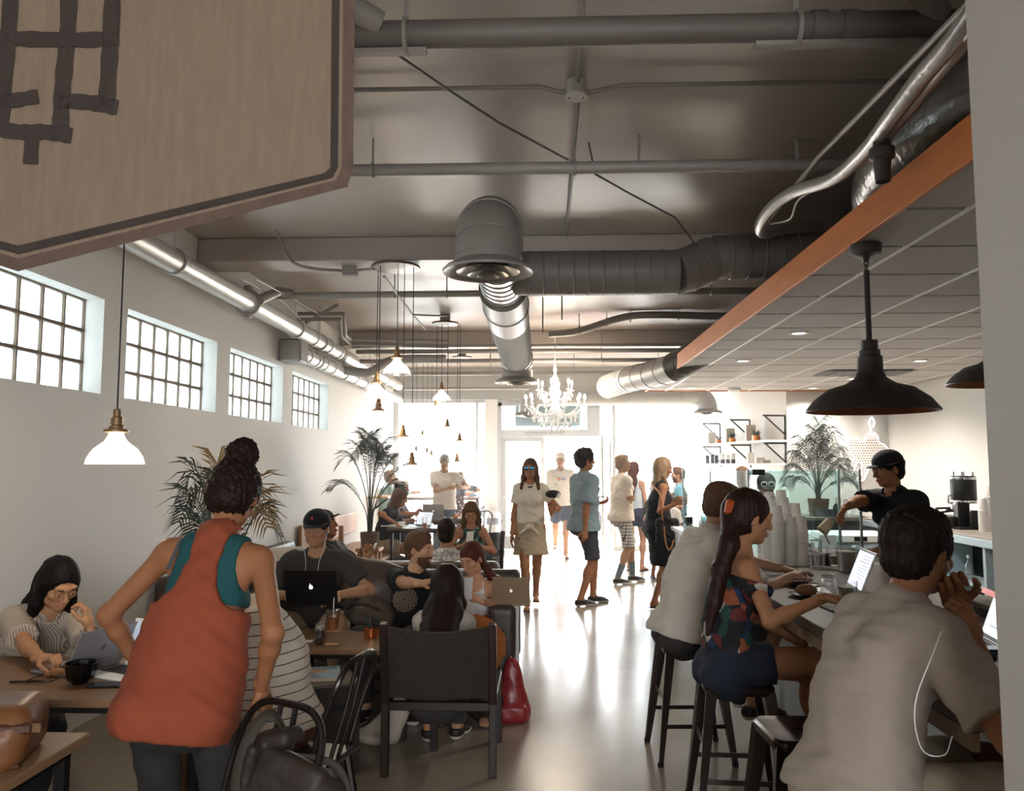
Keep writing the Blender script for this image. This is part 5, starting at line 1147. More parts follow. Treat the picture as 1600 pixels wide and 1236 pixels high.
def copper_plant(p, label, k=1.0, blades=16, seed=1, gm=None, h=.1):
    e = thing('potted_succulent', label, 'plant', p); r_ = random.Random(seed)
    MB().lathe([(.001, 0), (.038 * k, 0), (.042 * k, .004 * k), (.042 * k, .06 * k), (.039 * k, .062 * k), (.038 * k, .05 * k), (.001, .05 * k)], n=22).build('copper_pot', mat('polished_copper', '#c4703f', .22, .9), e)
    for i in range(blades):
        a = r_.random() * 6.28; t = .3 + .5 * r_.random(); d = V((math.cos(a) * math.sin(t), math.sin(a) * math.sin(t), math.cos(t))); b = V((math.cos(a) * .015 * k, math.sin(a) * .015 * k, .048 * k)); L = h * k * (.6 + .4 * r_.random()); s_ = d.cross(V((0, 0, 1))).normalized() * .009 * k
        MB().add([b - s_ * .6, b + s_ * .6, b + d * L * .5 + s_, b + d * L * .5 - s_, b + d * L, b + d * L * .45 + s_.cross(d) * .5, b + V((0, 0, -.004))], [(0, 1, 6), (0, 5, 3), (1, 2, 5), (0, 1, 5), (3, 5, 4), (5, 2, 4), (3, 4, 2)]).build('leaf', gm or mat('grey_green_leaf', '#39443f', .6), e, fix=False)
    return e
copper_plant(G(580, 996, .56), 'spiky grey succulent in a round copper pot on the coffee table', 1.0, 26, 2)
tag(MB().box((-.045, -.045, 0), (.045, .045, .004)).build('coaster', mat('cork_paper', '#b98f66', .8)), 'tan paper coaster under the amber iced drink', 'coaster').location = G(523, 985, .5605)
e = G(517, 1008, .56); tag(MB().add([V((-.04, -.02, .003)), V((.05, -.025, .006)), V((.045, .03, .003)), V((-.03, .035, .008)), V((0, 0, .0))], [(0, 1, 2, 3), (0, 4, 1), (1, 4, 2), (2, 4, 3), (3, 4, 0)]).build('napkin', mat('kraft_paper', '#c79f74', .8)), 'crumpled tan napkin beside the dark red drink', 'napkin').location = e
tag(MB().box((-.07, -.03, 0), (.07, .03, .002)).build('paper_slip', mat('paper_white', '#e4ddd0', .7)), 'white paper slip at the left end of the coffee table', 'paper').location = G(470, 1002, .56)
e = thing('phone', 'orange cased phone on the coffee table behind the copper pot', 'phone', G(598, 990, .56)); MB().box((-.03, -.05, 0), (.03, .05, .03), .006).build('phone_case', mat('orange_case', '#d0764a', .5), e); MB().box((-.026, -.046, .03), (.026, .046, .031)).build('phone_screen', mat('phone_glass', '#3a4048'), e)
# ---------------------------------------------------------------- woven lounge chair seen from behind
M_rope = mat('woven_dark_cord', '#382d27', .85, var=.45, vscale=60, bump=.3, bscale=200); M_dw = mat('dark_stained_wood', '#2a1c16', .4, var=.2, vscale=5, stretch=(6, 6, 1))
def woven_chair(c, yaw, label, W_=.60, D=.60, hb=.78, hs=.36):
    e = thing('woven_lounge_chair', label, 'chair', c, rotz=-R(yaw))
    # local: front +Y
    h = W_ / 2
    for x in (-1, 1):
        MB().beam((x * (h - .02), -.02, 0), (x * (h - .02), -.02, hs + .04), .04, .045, up=(0, 1, 0), bev=.004).build('leg', M_dw, e)
        MB().beam((x * (h - .02), -.02, hs), (x * (h - .02), -.10, hb), .042, .05, up=(0, 1, 0), bev=.006).build('back_post', M_dw, e)
        MB().beam((x * (h - .02), D - .05, 0), (x * (h - .02), D - .05, hs + .02), .04, .045, up=(0, 1, 0), bev=.004).build('leg', M_dw, e)
        MB().beam((x * (h - .02), -.02, hs), (x * (h - .02), D - .03, hs + .01), .035, .05, bev=.004).build('side_rail', M_dw, e)
    MB().beam((-h + .02, .0, hs - .02), (h - .02, .0, hs - .02), .035, .045, bev=.004).build('cross_rail', M_dw, e); MB().beam((-h + .02, D - .05, hs), (h - .02, D - .05, hs), .035, .045, bev=.004).build('cross_rail', M_dw, e)
    def web(f, nu, nv, name):
        mb = MB()
        for j in range(nv):
            v = j / (nv - 1); mb.tube([f(i / (nu - 1), v, .004 * (1 if (i + j) % 2 else -1)) for i in range(nu)], .0062, 5, caps=False)
        o = mb.build(name, M_rope, e, fix=False); o['kind'] = 'stuff'
        mb = MB()
        for i in range(0, nu, 2):
            u = i / (nu - 1); mb.tube([f(u, j / (nv - 1), .0015) for j in range(0, nv, 2)], .004, 4, caps=False)
        o = mb.build('warp_cords', M_rope, e, fix=False); o['kind'] = 'stuff'
    web(lambda u, v, n: V((-h + .02 + u * (W_ - .04), -.03 - .075 * v - .055 * math.sin(math.pi * u) * (.3 + v * .7) + n, hs + .035 + v * (hb - hs - .05) - .02 * math.sin(math.pi * u) * v)), 47, 36, 'woven_back')
    web(lambda u, v, n: V((-h + .02 + u * (W_ - .04), .0 + v * (D - .06), hs + .035 + n - .015 * math.sin(math.pi * u))), 31, 40, 'woven_seat')
    return e
woven_chair((-.535, 4.33, 0), 0, 'dark woven lounge chair seen from behind in front of the coffee table', .60, .58, .79, .37)
woven_chair((-.72, 8.95, 0), 190, 'dark woven lounge chair facing the camera beyond the couches', .60, .58, .88, .40)
# ---------------------------------------------------------------- black cube with magazine
e = thing('cube_side_table', 'black cube side table holding a magazine, left of the woven chair', 'table', (-1.2, 4.4, 0)); M = Matrix.Translation((-1.235, 4.39, 0)) @ Matrix.Rotation(R(-62 + 180 + 90), 4, 'Z')
Mc = Matrix.Translation(V((-1.25, 4.42, 0)) - e.location) @ Matrix.Rotation(R(24), 4, 'Z')
MB().box((-.235, -.2, 0), (.235, .2, .45), .003, Mc).build('cube_body', mat('black_stained_plywood', '#241d19', .55, var=.3, vscale=4, stretch=(1, 1, 8)), e); MB().box((-.237, -.202, .45), (.237, .202, .468), .003, Mc).build('cube_top', mat('worn_black_top', '#5b5148', .4, var=.2), e)
MB().box((.08, -.2035, .33), (.15, -.199, .36), 0, Mc).build('hand_hole', M_dark, e)
e = thing('magazine', 'thick glossy magazine with blue and grey cover on the cube table', 'magazine', V((-1.25, 4.42, .468))); Mm = Matrix.Rotation(R(14), 4, 'Z')
MB().box((-.17, -.12, .001), (.16, .12, .021), 0, Mm).build('pages', mat('paper_edges', '#cbb9a4', .8), e); MB().box((-.172, -.122, .021), (.162, .122, .0225), 0, Mm).build('cover', voro('magazine_cover', ['#a9bcc8', '#7e94a3', '#c9d2d6', '#b98f6c', '#8fa7b5'], 9, .25), e)
# ---------------------------------------------------------------- metal cafe chairs
M_gun = mat('gunmetal', '#3a3431', .28, .8, rvar=.08)
def cafe_chair(c, yaw, label):
    e = thing('metal_cafe_chair', label, 'chair', c, rotz=-R(yaw))
    s = Solid(); s.box((0, 0, .452), (.19, .18, .012), r=.012); sm = MB(); sm.box((-.19, -.18, .44), (.19, .18, .452), .01); sm.build('seat', mat('worn_steel_seat', '#8f8c8b', .25, .8), e)
    MB().tube([V((.19 * sx, .18 * sy, .446)) for sx, sy in ((-1, -1), (1, -1), (1, 1), (-1, 1))], .012, 8, closed=True).build('seat_rim', M_gun, e)
    for x in (-1, 1):
        MB().tube([V((x * .16, .15, .44)), V((x * .20, .20, 0))], .015, 8, rs=[.02, .012]).build('leg', M_gun, e); MB().tube([V((x * .16, -.15, .44)), V((x * .20, -.22, 0))], .015, 8, rs=[.02, .012]).build('leg', M_gun, e)
    MB().tube(smoothpts([(-.17, -.15, .44), (-.175, -.2, .62), (-.17, -.26, .78), (-.11, -.28, .85), (0, -.285, .86), (.11, -.28, .85), (.17, -.26, .78), (.175, -.2, .62), (.17, -.15, .44)], 5), .0115, 8).build('back_hoop', M_gun, e)
    for x in (-.04, .04): MB().tube([V((x, -.17, .45)), V((x * .9, -.235, .66)), V((x * .8, -.283, .855))], .009, 8).build('back_bar', M_gun, e)
    MB().tube([V((-.18, .17, .2)), V((.18, .17, .2))], .008, 6).build('stretcher', M_gun, e); MB().tube([V((-.18, -.18, .2)), V((.18, -.18, .2))], .008, 6).build('stretcher', M_gun, e)
    return e
cafe_chair((-.98, 3.27, 0), -78, 'dark metal cafe chair with curved back, right of the orange top')
cafe_chair((-.93, 2.32, 0), -150, 'dark metal cafe chair draped with a satchel, under the hand of the woman in orange')
cafe_chair((-1.05, 13.0, 0), 200, 'dark wire backed cafe chair far off by the trash can')
# brown leather satchel slung on the near chair
c = V((-.76, 2.52, .64)); e = thing('satchel', 'dark brown leather satchel slung over the near metal chair back', 'bag', c); M_sat = mat('dark_brown_leather', '#2c221b', .6, var=.35, vscale=9, bump=.35, bscale=45)
M = Matrix.Rotation(-.35, 3, 'Z') @ Matrix.Rotation(.25, 3, 'Y'); s = Solid(); s.box(c + V((.03, -.05, -.06)), (.15, .06, .13), M, r=.05, k=.03); s.box(c + V((.0, -.09, .03)), (.13, .035, .09), M @ Matrix.Rotation(-.3, 3, 'X'), r=.03, k=.03); s.ell(c + V((.12, -.03, -.04)), (.06, .06, .10), M, .04); solid('satchel_body', s, M_sat, e, .009, wrinkle(.0035, 30, 30, 30, 9))
s = Solid(); s.box(c + V((-.04, -.03, .14)), (.075, .05, .025), M @ Matrix.Rotation(-.5, 3, 'Y'), r=.02, k=.03); s.box(c + V((-.10, -.06, .03)), (.018, .05, .12), M, r=.016, k=.02); solid('satchel_flap', s, M_sat, e, .008, wrinkle(.003, 30, 30, 30, 2))
MB(c).tube(smoothpts([c + V((-.13, -.10, -.15)), c + V((-.13, -.10, .05)), c + V((-.10, -.07, .17)), c + V((-.05, -.03, .21)), c + V((.0, .0, .10))], 6), .018, 8, sq=((1, 0, 0), .3)).build('shoulder_strap', mat('strap_olive', '#332a21', .75), e)
MB(c).tube(smoothpts([c + V((.16, -.10, -.13)), c + V((.19, -.08, .0)), c + V((.14, -.06, .08)), c + V((.02, -.06, .10))], 6), .011, 8, sq=((1, 0, 0), .4)).build('carry_strap', mat('strap_olive', '#4d4236'), e)
# bags on the floor
c = V((-.19, 5.25, 0)); e = thing('red_bag', 'red leather bag standing on the floor against the couch arm', 'bag', c); s = Solid(); s.cone(c + V((0, 0, .06)), c + V((-.0, 0, .34)), .12, .045, k=.03, d=(0, 1, 0), q=.6); s.box(c + V((0, 0, .055)), (.10, .08, .055), r=.03); solid('bag_body', s, mat('red_leather', '#8c2a2c', .35, var=.2, vscale=6, bump=.2, bscale=30), e, .011, wrinkle(.007, 12, 10, 10, 2)); MB(c).tube(smoothpts([c + V((-.03, -.04, .33)), c + V((-.01, -.05, .40)), c + V((.02, -.03, .33))], 5), .006, 6).build('handle', mat('red_leather', '#8c2a2c'), e)
c = V((-.36, 5.20, 0)); e = thing('brown_bag', 'dark brown soft bag on the floor behind the woven chair leg', 'bag', c); s = Solid(); s.ell(c + V((0, 0, .13)), (.12, .09, .135), None); s.ell(c + V((-.03, .02, .24)), (.07, .06, .07), None, .06); s.cut(c + V((0, 0, .003)), (0, 0, -1)); solid('bag_body', s, M_sat, e, .012, wrinkle(.006)); MB(c).tube(smoothpts([c + V((-.07, 0, .2)), c + V((-.04, -.02, .36)), c + V((.04, 0, .2))], 5), .007, 6).build('handle', M_sat, e)
c = V((-.86, 4.80, 0)); e = thing('tote_bag', 'cream canvas tote bag slumped on the floor left of the woven chair', 'bag', c); s = Solid(); s.cone(c + V((-.07, 0, .05)), c + V((.1, 0, .30)), .09, .06, k=.03, d=(0, 1, 0), q=.55); s.ell(c + V((-.10, 0, .045)), (.13, .1, .045), None, .05); s.cut(c + V((0, 0, .003)), (0, 0, -1)); solid('bag_body', s, mat('cream_canvas', '#b3a695', .9, bump=.2, bscale=120), e, .012, wrinkle(.008, 12, 9, 12, 3)); MB(c).tube(smoothpts([c + V((.07, -.04, .3)), c + V((.06, -.06, .42)), c + V((.13, -.02, .46)), c + V((.14, 0, .3))], 5), .007, 6).build('handle', mat('cream_canvas', '#b3a695'), e)
# ---------------------------------------------------------------- bar stools
M_gunb = mat('brown_gunmetal', '#3d332e', .3, .75, rvar=.08)
def stool(c, rot, label, h=.61):
    e = thing('bar_stool', label, 'stool', c, 'metal bar stools at the bar', rotz=rot)
    s = Solid(); s.box((0, 0, h - .016), (.155, .155, .016), r=.016, k=.01)
    # square seat with rounded corners and hand slot
    def rr(r0, z, k=.045, n=5):
        out = []
        for cx, cy, a0 in ((1, 1, 0), (-1, 1, 90), (-1, -1, 180), (1, -1, 270)):
            for i in range(n + 1): a = R(a0 + 90 * i / n); out.append(V(((r0 - k) * cx + k * math.cos(a), (r0 - k) * cy + k * math.sin(a), z)))
        return out
    rings = [rr(.150, h - .045), rr(.157, h - .03), rr(.157, h - .01), rr(.148, h), rr(.12, h - .003)]; n = len(rings[0]); sl_ = [V((.045 * math.cos(2 * math.pi * i / n + .26), .014 * math.sin(2 * math.pi * i / n + .26), h - .004)) for i in range(n)]; sl2 = [q - V((0, 0, .03)) for q in sl_]
    rings += [sl_, sl2]; vs = [q for r_ in rings for q in r_]; fs = [(i * n + j, i * n + (j + 1) % n, (i + 1) * n + (j + 1) % n, (i + 1) * n + j) for i in range(len(rings) - 1) for j in range(n)]
    MB().add(vs, fs, True).build('seat', M_gunb, e)
    for sx in (-1, 1):
        for sy in (-1, 1):
            a, b = V((sx * .125, sy * .125, h - .03)), V((sx * .20, sy * .20, 0)); d = (b - a).normalized(); m = MB()
            m.tube([a, lerp(a, b, .5), b], .03, 4, rs=[.040, .030, .019], sq=(V((sx, sy, 0)).normalized(), .8), smooth=False); m.build('leg', M_gunb, e)
            MB().lathe([(.016, 0), (.018, .02), (.001, .022)], b, 8).build('rubber_foot', M_dark, e.children[-1])
    for z, hgt in ((.20, .155), (.33, .141)):
        for a, b in (((-1, -1), (1, -1)), ((1, 1), (-1, 1))) if z < .25 else (((1, -1), (1, 1)), ((-1, 1), (-1, -1))):
            k = .125 + (.2 - .125) * (1 - z / h); MB().beam((a[0] * k, a[1] * k, z), (b[0] * k, b[1] * k, z), .008, .022).build('crossbar', M_gunb, e)
    return e
stool((.82, 4.70, 0), .05, 'brown metal bar stool under the man in the white shirt')
stool((.90, 3.92, 0), -.06, 'dark metal bar stool under the woman with the long ponytail')
stool((.99, 3.20, 0), .04, 'empty brown metal bar stool with a slot in its seat, in front')
stool((1.0, 2.45, 0), 0, 'metal bar stool under the man in the grey T-shirt')
# ---------------------------------------------------------------- bar counter
M_bart = mat('dark_bar_wood', '#5d5048', .3, var=.12, vscale=2, stretch=(14, 1, 1), rvar=.05); M_barf = mat('pale_bar_front', '#b6bdc0', .5, var=.06)
BX0, BX1, BY0, BY1, BZ = 1.12, 2.22, 2.22, 5.36, .95
e = thing('bar_counter', 'long dark wooden bar counter with pale front where the guests sit', 'counter', (BX0, BY0, 0)); o_ = e.location
MB(o_).box((BX0, BY0, BZ - .045), (BX1, 5.40, BZ), .004).build('counter_top', M_bart, e)
MB(o_).box((BX0 + .001, BY0 + .002, BZ - .095), (BX0 + .02, 5.40, BZ - .046)).build('counter_apron', mat('oak_apron', '#87705a', .5, var=.2, stretch=(1, 6, 1)), e)
MB(o_).box((BX0 + .22, BY0 + .1, 0), (BX0 + .30, 5.36, BZ - .05)).build('counter_front', M_barf, e)
MB(o_).box((BX0 + .30, BY0 + .1, 0), (BX1 - .1, BY0 + .14, BZ - .05)).build('counter_end', M_dark, e)
MB(o_).box((2.08, 5.41, BZ - .045), (BX1 + .05, 6.6, BZ), .004).build('counter_return', M_bart, e); MB(o_).box((2.10, 5.43, 0), (BX1, 6.58, BZ - .05)).build('return_body', M_dark, e)
# pastry counter with glass guard
e = thing('pastry_counter', 'white service counter with glass guard where customers order', 'counter', (1.5, 5.5, 0)); o_ = e.location
MB(o_).box((1.44, 5.5, 0), (2.0, 8.9, .90), .005).build('counter_body', mat('pale_blue_white_panel', '#c9d2d6', .35), e); MB(o_).box((1.40, 5.45, .90), (2.04, 8.95, .94), .006).build('counter_top', mat('white_stone_top', '#d4d8d9', .25), e)
MB(o_).box((1.5, 5.47, .94), (1.9, 5.52, 1.02)).build('end_ledge', M_bart, e)
MG = clearglass('guard_glass', '#eef8f8', .10)
gg = MB(o_); gg.box((1.50, 6.0, .96), (1.508, 8.7, 1.56)); gg.build('guard_pane', MG, e); MB(o_).box((1.50, 5.97, 1.0), (2.3, 5.98, 1.56)).build('guard_pane', MG, e)
MB(o_).box((1.495, 6.0, 1.545), (1.95, 8.7, 1.552)).build('guard_shelf', MG, e)
for x, y in ((1.50, 5.975), (2.30, 5.975), (1.5, 8.7), (1.50, 7.3)): MB(o_).box((x - .008, y - .008, .94), (x + .008, y + .008, 1.57)).build('guard_post', M_alu, e)
MB(o_).box((1.53, 5.96, 1.53), (1.62, 6.06, 1.57)).build('corner_bracket', M_black, e)
# second glass screen toward the bar
e = thing('glass_screen', 'upright clear glass screen with a metal edge behind the paper cups', 'screen', (1.95, 6.5, .95)); MB((1.95, 6.5, .95)).box((1.8, 6.5, .95), (2.33, 6.508, 1.56)).build('screen_pane', MG, e); MB((1.95, 6.5, .95)).box((2.33, 6.49, .95), (2.345, 6.515, 1.57)).build('edge_post', M_alu, e)
# jars and dispensers on it
def glassjar(p, r, h, label, fill=None, lid=True):
    e = thing('glass_jar', label, 'jar', p); MB().lathe([(.001, .004), (r * .92, .004), (r, .02), (r, h * .75), (r * .8, h * .88), (r * .72, h)], n=28).build('jar_glass', MG if fill is None else M_clear, e)
    if fill: MB().lathe([(.001, .006), (r * .9, .008), (r * .94, .025), (r * .94, h * .5), (.001, h * .5)], n=20).build('jar_contents', fill, e)
    if lid: MB().lathe([(r * .76, h), (r * .76, h * 1.04), (r * .5, h * 1.08), (r * .12, h * 1.09), (r * .12, h * 1.14), (.001, h * 1.15)], n=20).build('jar_lid', MG, e)
    return e
MW = clearglass('pale_water', '#9fc9cc', .1)
glassjar((1.62, 7.75, .94), .13, .36, 'big square shouldered glass water dispenser on the order counter', MW); glassjar((1.70, 7.2, .94), .10, .27, 'glass water jug beside the big dispenser', MW, False); glassjar((1.66, 8.3, .94), .08, .2, 'small glass cookie jar at the order counter end', mat('cookies', '#5a3b28', .8))
e = thing('card_terminal', 'small chrome card terminal on the order counter', 'terminal', (1.55, 8.75, .94)); MB().box((-.04, -.06, 0), (.06, .06, .03), .01).box((-.03, -.05, .03), (.05, .03, .12), .01).build('terminal_body', mat('chrome', '#c9c9cb', .12, .95), e); MB().box((-.02, -.052, .06), (.04, -.05, .11)).build('terminal_screen', M_blk_l, e)
# ---------------------------------------------------------------- paper cups in stacks
M_cup = mat('white_paper_cup', '#dcd7d0', .6); proto = None
def cup_at(p, label, group, inv=True, k=1.0):
    global proto
    if proto is None:
        me = MB().lathe([(.046, 0), (.0485, .004), (.046, .008), (.0445, .009), (.0325, .112), (.031, .115), (.030, .112), (.001, .112)], n=16); proto = me.build('paper_cup', M_cup); o = proto
    else: o = proto.copy(); COL.objects.link(o)
    o.location = p; o.scale = (k,) * 3; tag(o, label, 'cup', group); return o
stacks = [(1216, 885, 788, 5.46, 'front row, leftmost full'), (1237, 885, 805, 5.46, 'front row, middle'), (1255, 885, 846, 5.44, 'front row, short'), (1201, 885, 800, 5.5, 'front row, behind the woman’s face'), (1253, 876, 803, 5.6, 'second row, right'), (1227, 876, 776, 5.62, 'second row, middle'), (1223, 870, 765, 5.78, 'back row, tallest'), (1205, 870, 768, 5.74, 'back row, with a printed cup on top'), (1244, 870, 786, 5.76, 'back row, right'), (1194, 870, 771, 5.82, 'back row, leftmost')]
PT = .0155
for i, (px, pb, pt_, Y, nm) in enumerate(stacks):
    b = V((P(px, pb, Y).x, Y, .942 if i >= 0 else BZ)); zt = P(px, pt_, Y).z; n_ = max(3, int((zt - b.z - .115) / PT) + 1)
    k0 = 0
    for j in range(n_):
        cup_at(b + V((0, 0, j * PT)), 'upturned white paper cup of the %s stack' % nm.replace('’s', ''), 'paper cups, %s stack' % nm.replace('’s', ''))
p = V((P(1205, 770, 5.74).x, 5.74, 0)); zt = P(1205, 770, 5.74).z
tag(MB().tube(smoothpts([(-.015, -.045, zt - .03), (-.005, -.043, zt - .015), (0, -.046, zt - .045), (.01, -.044, zt - .02), (.015, -.046, zt - .04)], 4), .0012, 4).build('cup_scribble', M_blk_l), 'small dark scribbled mark on the topmost printed paper cup', 'mark').location = V((p.x, 5.74, 0))
for i, (px, pb, pt_, Y) in enumerate(((1538, 828, 780, 8.2), (1549, 828, 758, 8.35))):
    b = V((P(px, pb, Y).x, Y, .95)); n_ = int((P(px, pt_, Y).z - b.z - .115) / PT) + 1
    for j in range(n_): cup_at(b + V((0, 0, j * PT)), 'upturned paper cup in the %s stack beside the coffee urn' % ('shorter', 'taller')[i], 'paper cups by the urn, %s stack' % ('shorter', 'taller')[i], k=1.05)
# ---------------------------------------------------------------- back counter, urn, fridge
M_lb = mat('pale_blue_counter', '#a9bcc4', .45)
e = thing('back_counter', 'pale blue back counter with open dark shelves along the right wall', 'counter', (4.2, 7.4, 0)); o_ = e.location
MB(o_).box((3.98, 5.6, .92), (5.08, 10.6, .955), .004).build('counter_top', mat('back_counter_top', '#8f867e', .35), e); MB(o_).box((3.97, 5.6, .86), (4.01, 10.6, .93), .003).build('counter_edge', M_lb, e)
MB(o_).box((4.3, 5.62, 0), (4.34, 10.55, .88)).build('shelf_back', M_dark, e)
for y in (5.62, 7.55, 8.35, 9.2, 10.5): MB(o_).box((4.0, y, 0), (4.3, y + .045, .88)).build('upright', M_lb, e)
for z in (.12, .48): MB(o_).box((4.0, 7.6, z), (4.3, 10.5, z + .03)).build('shelf_board', M_lb, e)
for i in range(8): 
    c = (4.12, 7.75 + .33 * i, .51 if i % 2 else .15); e2 = thing('syrup_bottle', 'dark bottle on the open shelf under the back counter, number %s from the camera' % ('one two three four five six seven eight'.split()[i]), 'bottle', c, 'bottles under the back counter'); MB().lathe([(.001, 0), (.035, .002), (.036, .12), (.014, .17), (.014, .2), (.001, .2)], n=14).build('bottle_glass', [M_blk_l, M_clear, M_white][i % 3] if i % 3 else M_blk_l, e2); MB().lathe([(.016, .2), (.016, .225), (.001, .226)], n=10).build('bottle_cap', M_white, e2)
e = thing('coffee_urn', 'tall black coffee brewer with chrome trim on the back counter', 'urn', P(1508, 822, 8.5) * 1 + V((0, 0, 0))); e.location.z = .955; U = MB()
MB().lathe([(.001, .26), (.115, .26), (.12, .27), (.12, .52), (.11, .535), (.001, .54)], n=28).build('urn_tank', M_blk_l, e); MB().box((-.06, .0, .0), (.06, .11, .28), .01).build('urn_column', M_blk_l, e); MB().box((-.12, -.14, 0), (.12, .12, .02), .005).build('drip_tray', M_black, e)
MB().lathe([(.122, .50), (.124, .51), (.122, .525)], n=28).lathe([(.121, .27), (.123, .28), (.121, .29)], n=28).build('chrome_band', mat('chrome', '#c9c9cb'), e)
for a in range(6): MB().beam((.1 * math.cos(a * 1.05), .1 * math.sin(a * 1.05), .53), (.1 * math.cos(a * 1.05), .1 * math.sin(a * 1.05), .58), .012, .02).build('lid_clip', mat('chrome', '#c9c9cb'), e)
MB().tube([V((-.13, -.02, .26)), V((-.17, -.03, .26)), V((-.17, -.03, .33)), V((-.13, -.02, .35))], .01, 8).tube([V((-.12, -.08, .28)), V((-.16, -.1, .24)), V((-.16, -.1, .2))], .014, 8).build('tap', mat('chrome', '#c9c9cb'), e)
MB().lathe([(.05, .021), (.052, .16), (.045, .19), (.001, .19)], (.07, -.08, 0), 18).build('server_jug', M_black, e)
e = thing('scale_box', 'low round dark steel grinder tray on the back counter left of the urn', 'tray', P(1462, 800, 8.8)); e.location.z = .955; MB().lathe([(.001, 0), (.24, 0), (.25, .02), (.25, .11), (.24, .12), (.001, .12)], n=30).build('tray_body', mat('brushed_dark_steel', '#5f5c5a', .35, .6), e)
e = thing('stapler', 'black handheld stapler tool on top of the steel tray', 'tool', P(1475, 785, 8.8)); e.location.z = 1.076; MB().beam((-.09, 0, .02), (.12, 0, .05), .04, .02, bev=.005).beam((-.09, 0, .07), (.06, 0, .075), .035, .02, bev=.005).build('tool_jaw', M_blk_l, e); MB().beam((.02, 0, .06), (.12, 0, .04), .04, .03, bev=.005).build('tool_handle', M_blk_l, e)
e = thing('counter_fridge', 'pale blue under-counter fridge behind the barista', 'fridge', (3.05, 8.0, 0)); MB().box((-.25, 0, 0), (.35, .55, .86), .01).build('fridge_body', M_lb, e); MB().box((-.27, -.02, .86), (.37, .57, .93), .008).build('fridge_top', M_white, e); MB().box((-.2, -.012, .1), (.3, 0, .8), .005).build('fridge_door', mat('dark_glass_door', '#20282c', .15), e); MB().box((-.05, -.03, .875), (.07, -.02, .915)).build('display_panel', M_blk_l, e)
e = thing('side_counter', 'wooden topped dark counter under the palm near the right corner', 'counter', (3.75, 10.6, 0)); MB((3.75, 10.6, 0)).box((3.1, 10.3, .91), (4.1, 10.95, .955), .004).build('counter_top', M_bart, e); MB((3.75, 10.6, 0)).box((3.15, 10.36, 0), (4.0, 10.9, .91)).build('counter_body', M_dark, e)
for i, (x, h, r, m) in enumerate(((3.72, .16, .04, M_blk_l), (3.82, .13, .035, M_alu), (3.92, .13, .035, M_clear))): 
    e = thing('counter_bottle', ['dark bottle with a curved top', 'steel canister', 'clear canister'][i] + ' on the side counter behind the barista', 'bottle', (x, 10.45, .955)); MB().lathe([(.001, 0), (r, 0), (r, h * .75), (r * .5, h), (.001, h)], n=16).build('bottle_body', m, e); MB().tube(smoothpts([(0, 0, h), (0, 0, h + .06), (.03, 0, h + .08), (.06, 0, h + .05)], 4), .005, 6).build('pump_spout', M_black, e)
e = thing('register', 'small dark tablet register standing on the side counter', 'register', P(1291, 800, 10.35)); e.location.z = .955; MB().beam((0, 0, 0), (0, .07, .09), .22, .012, up=(0, 1, 0)).build('tablet', M_dark, e); MB().box((-.05, 0, 0), (.05, .1, .01)).build('stand', M_black, e)
e = thing('steel_pan', 'white and steel drawer unit under the side counter', 'drawers', (3.3, 9.6, 0)); MB().box((-.3, 0, 0), (.3, .4, .70), .01).build('unit_body', M_dark, e); MB().box((-.31, -.02, .70), (.31, .4, .82), .01).build('top_drawer', M_white, e)
# wall outlet
tag(MB().box((-.035, -.008, -.06), (.035, 0, .06), .003).build('wall_outlet', M_white), 'white outlet plate on the wall right of the palm', 'outlet').location = (P(1311, 774, 12.09)); tag(MB().box((-.012, -.012, -.03), (.012, -.009, .03)).build('outlet_slot', M_dark, bpy.data.objects['wall_outlet']))
# ---------------------------------------------------------------- wall shelves
E1, E2 = V((3.63, 12.14, 0)), V((3.18, 14.5, 0)); dv = (E2 - E1).normalized(); nrm = V((-dv.y, dv.x, 0)) * 1; nrm = nrm if nrm.x < 0 else -nrm
for row, (zt, nmr) in enumerate(((2.335, 'top'), (1.925, 'middle'))):
    e = thing('wall_shelf', 'shelf on black triangular brackets on the right side wall, %s row' % nmr, 'shelf', E1.xy.to_3d() + V((0, 0, zt))); o_ = e.location
    for t in (0.01, .5, 1.0):
        w0 = lerp(E1, E2, t) + V((0, 0, zt)) + nrm * .012; w1 = w0 + nrm * .34; k = MB(o_); k.beam(w0, w1, .025, .025); k.beam(w0, w0 - V((0, 0, .41 if row == 0 else .36)), .025, .025, up=(0, 1, 0)); k.beam(w1 - nrm * .02, w0 - V((0, 0, .28)), .02, .02); k.build('bracket', M_black, e)
for row, z in enumerate((1.945, 1.60)):
    a, b = E1 + nrm * .01 - dv * .05, E2 + nrm * .01 + dv * .2; e = thing('shelf_board', 'long white shelf board on the right side wall, %s' % ('upper one with boxes and copper plants', 'lower one with tins')[row], 'shelf', a + V((0, 0, z)))
    q = [a, b, b + nrm * .32, a + nrm * .32]; MB(e.location).add([p_ + V((0, 0, z)) for p_ in q] + [p_ + V((0, 0, z + .028)) for p_ in q], [(0, 1, 2, 3), (4, 5, 6, 7), (0, 1, 5, 4), (1, 2, 6, 5), (2, 3, 7, 6), (3, 0, 4, 7)]).build('board', M_white, e)
def onshelf(px, z): # point on the shelf line seen at column px
    best = min((abs(P(px, 700, 1).x / 1 * (lerp(E1, E2, t) + nrm * .18).y - (lerp(E1, E2, t) + nrm * .18).x), t) for t in [i / 200 for i in range(-20, 221)])[1]
    q = lerp(E1, E2, best) + nrm * .18; return V((q.x, q.y, z))
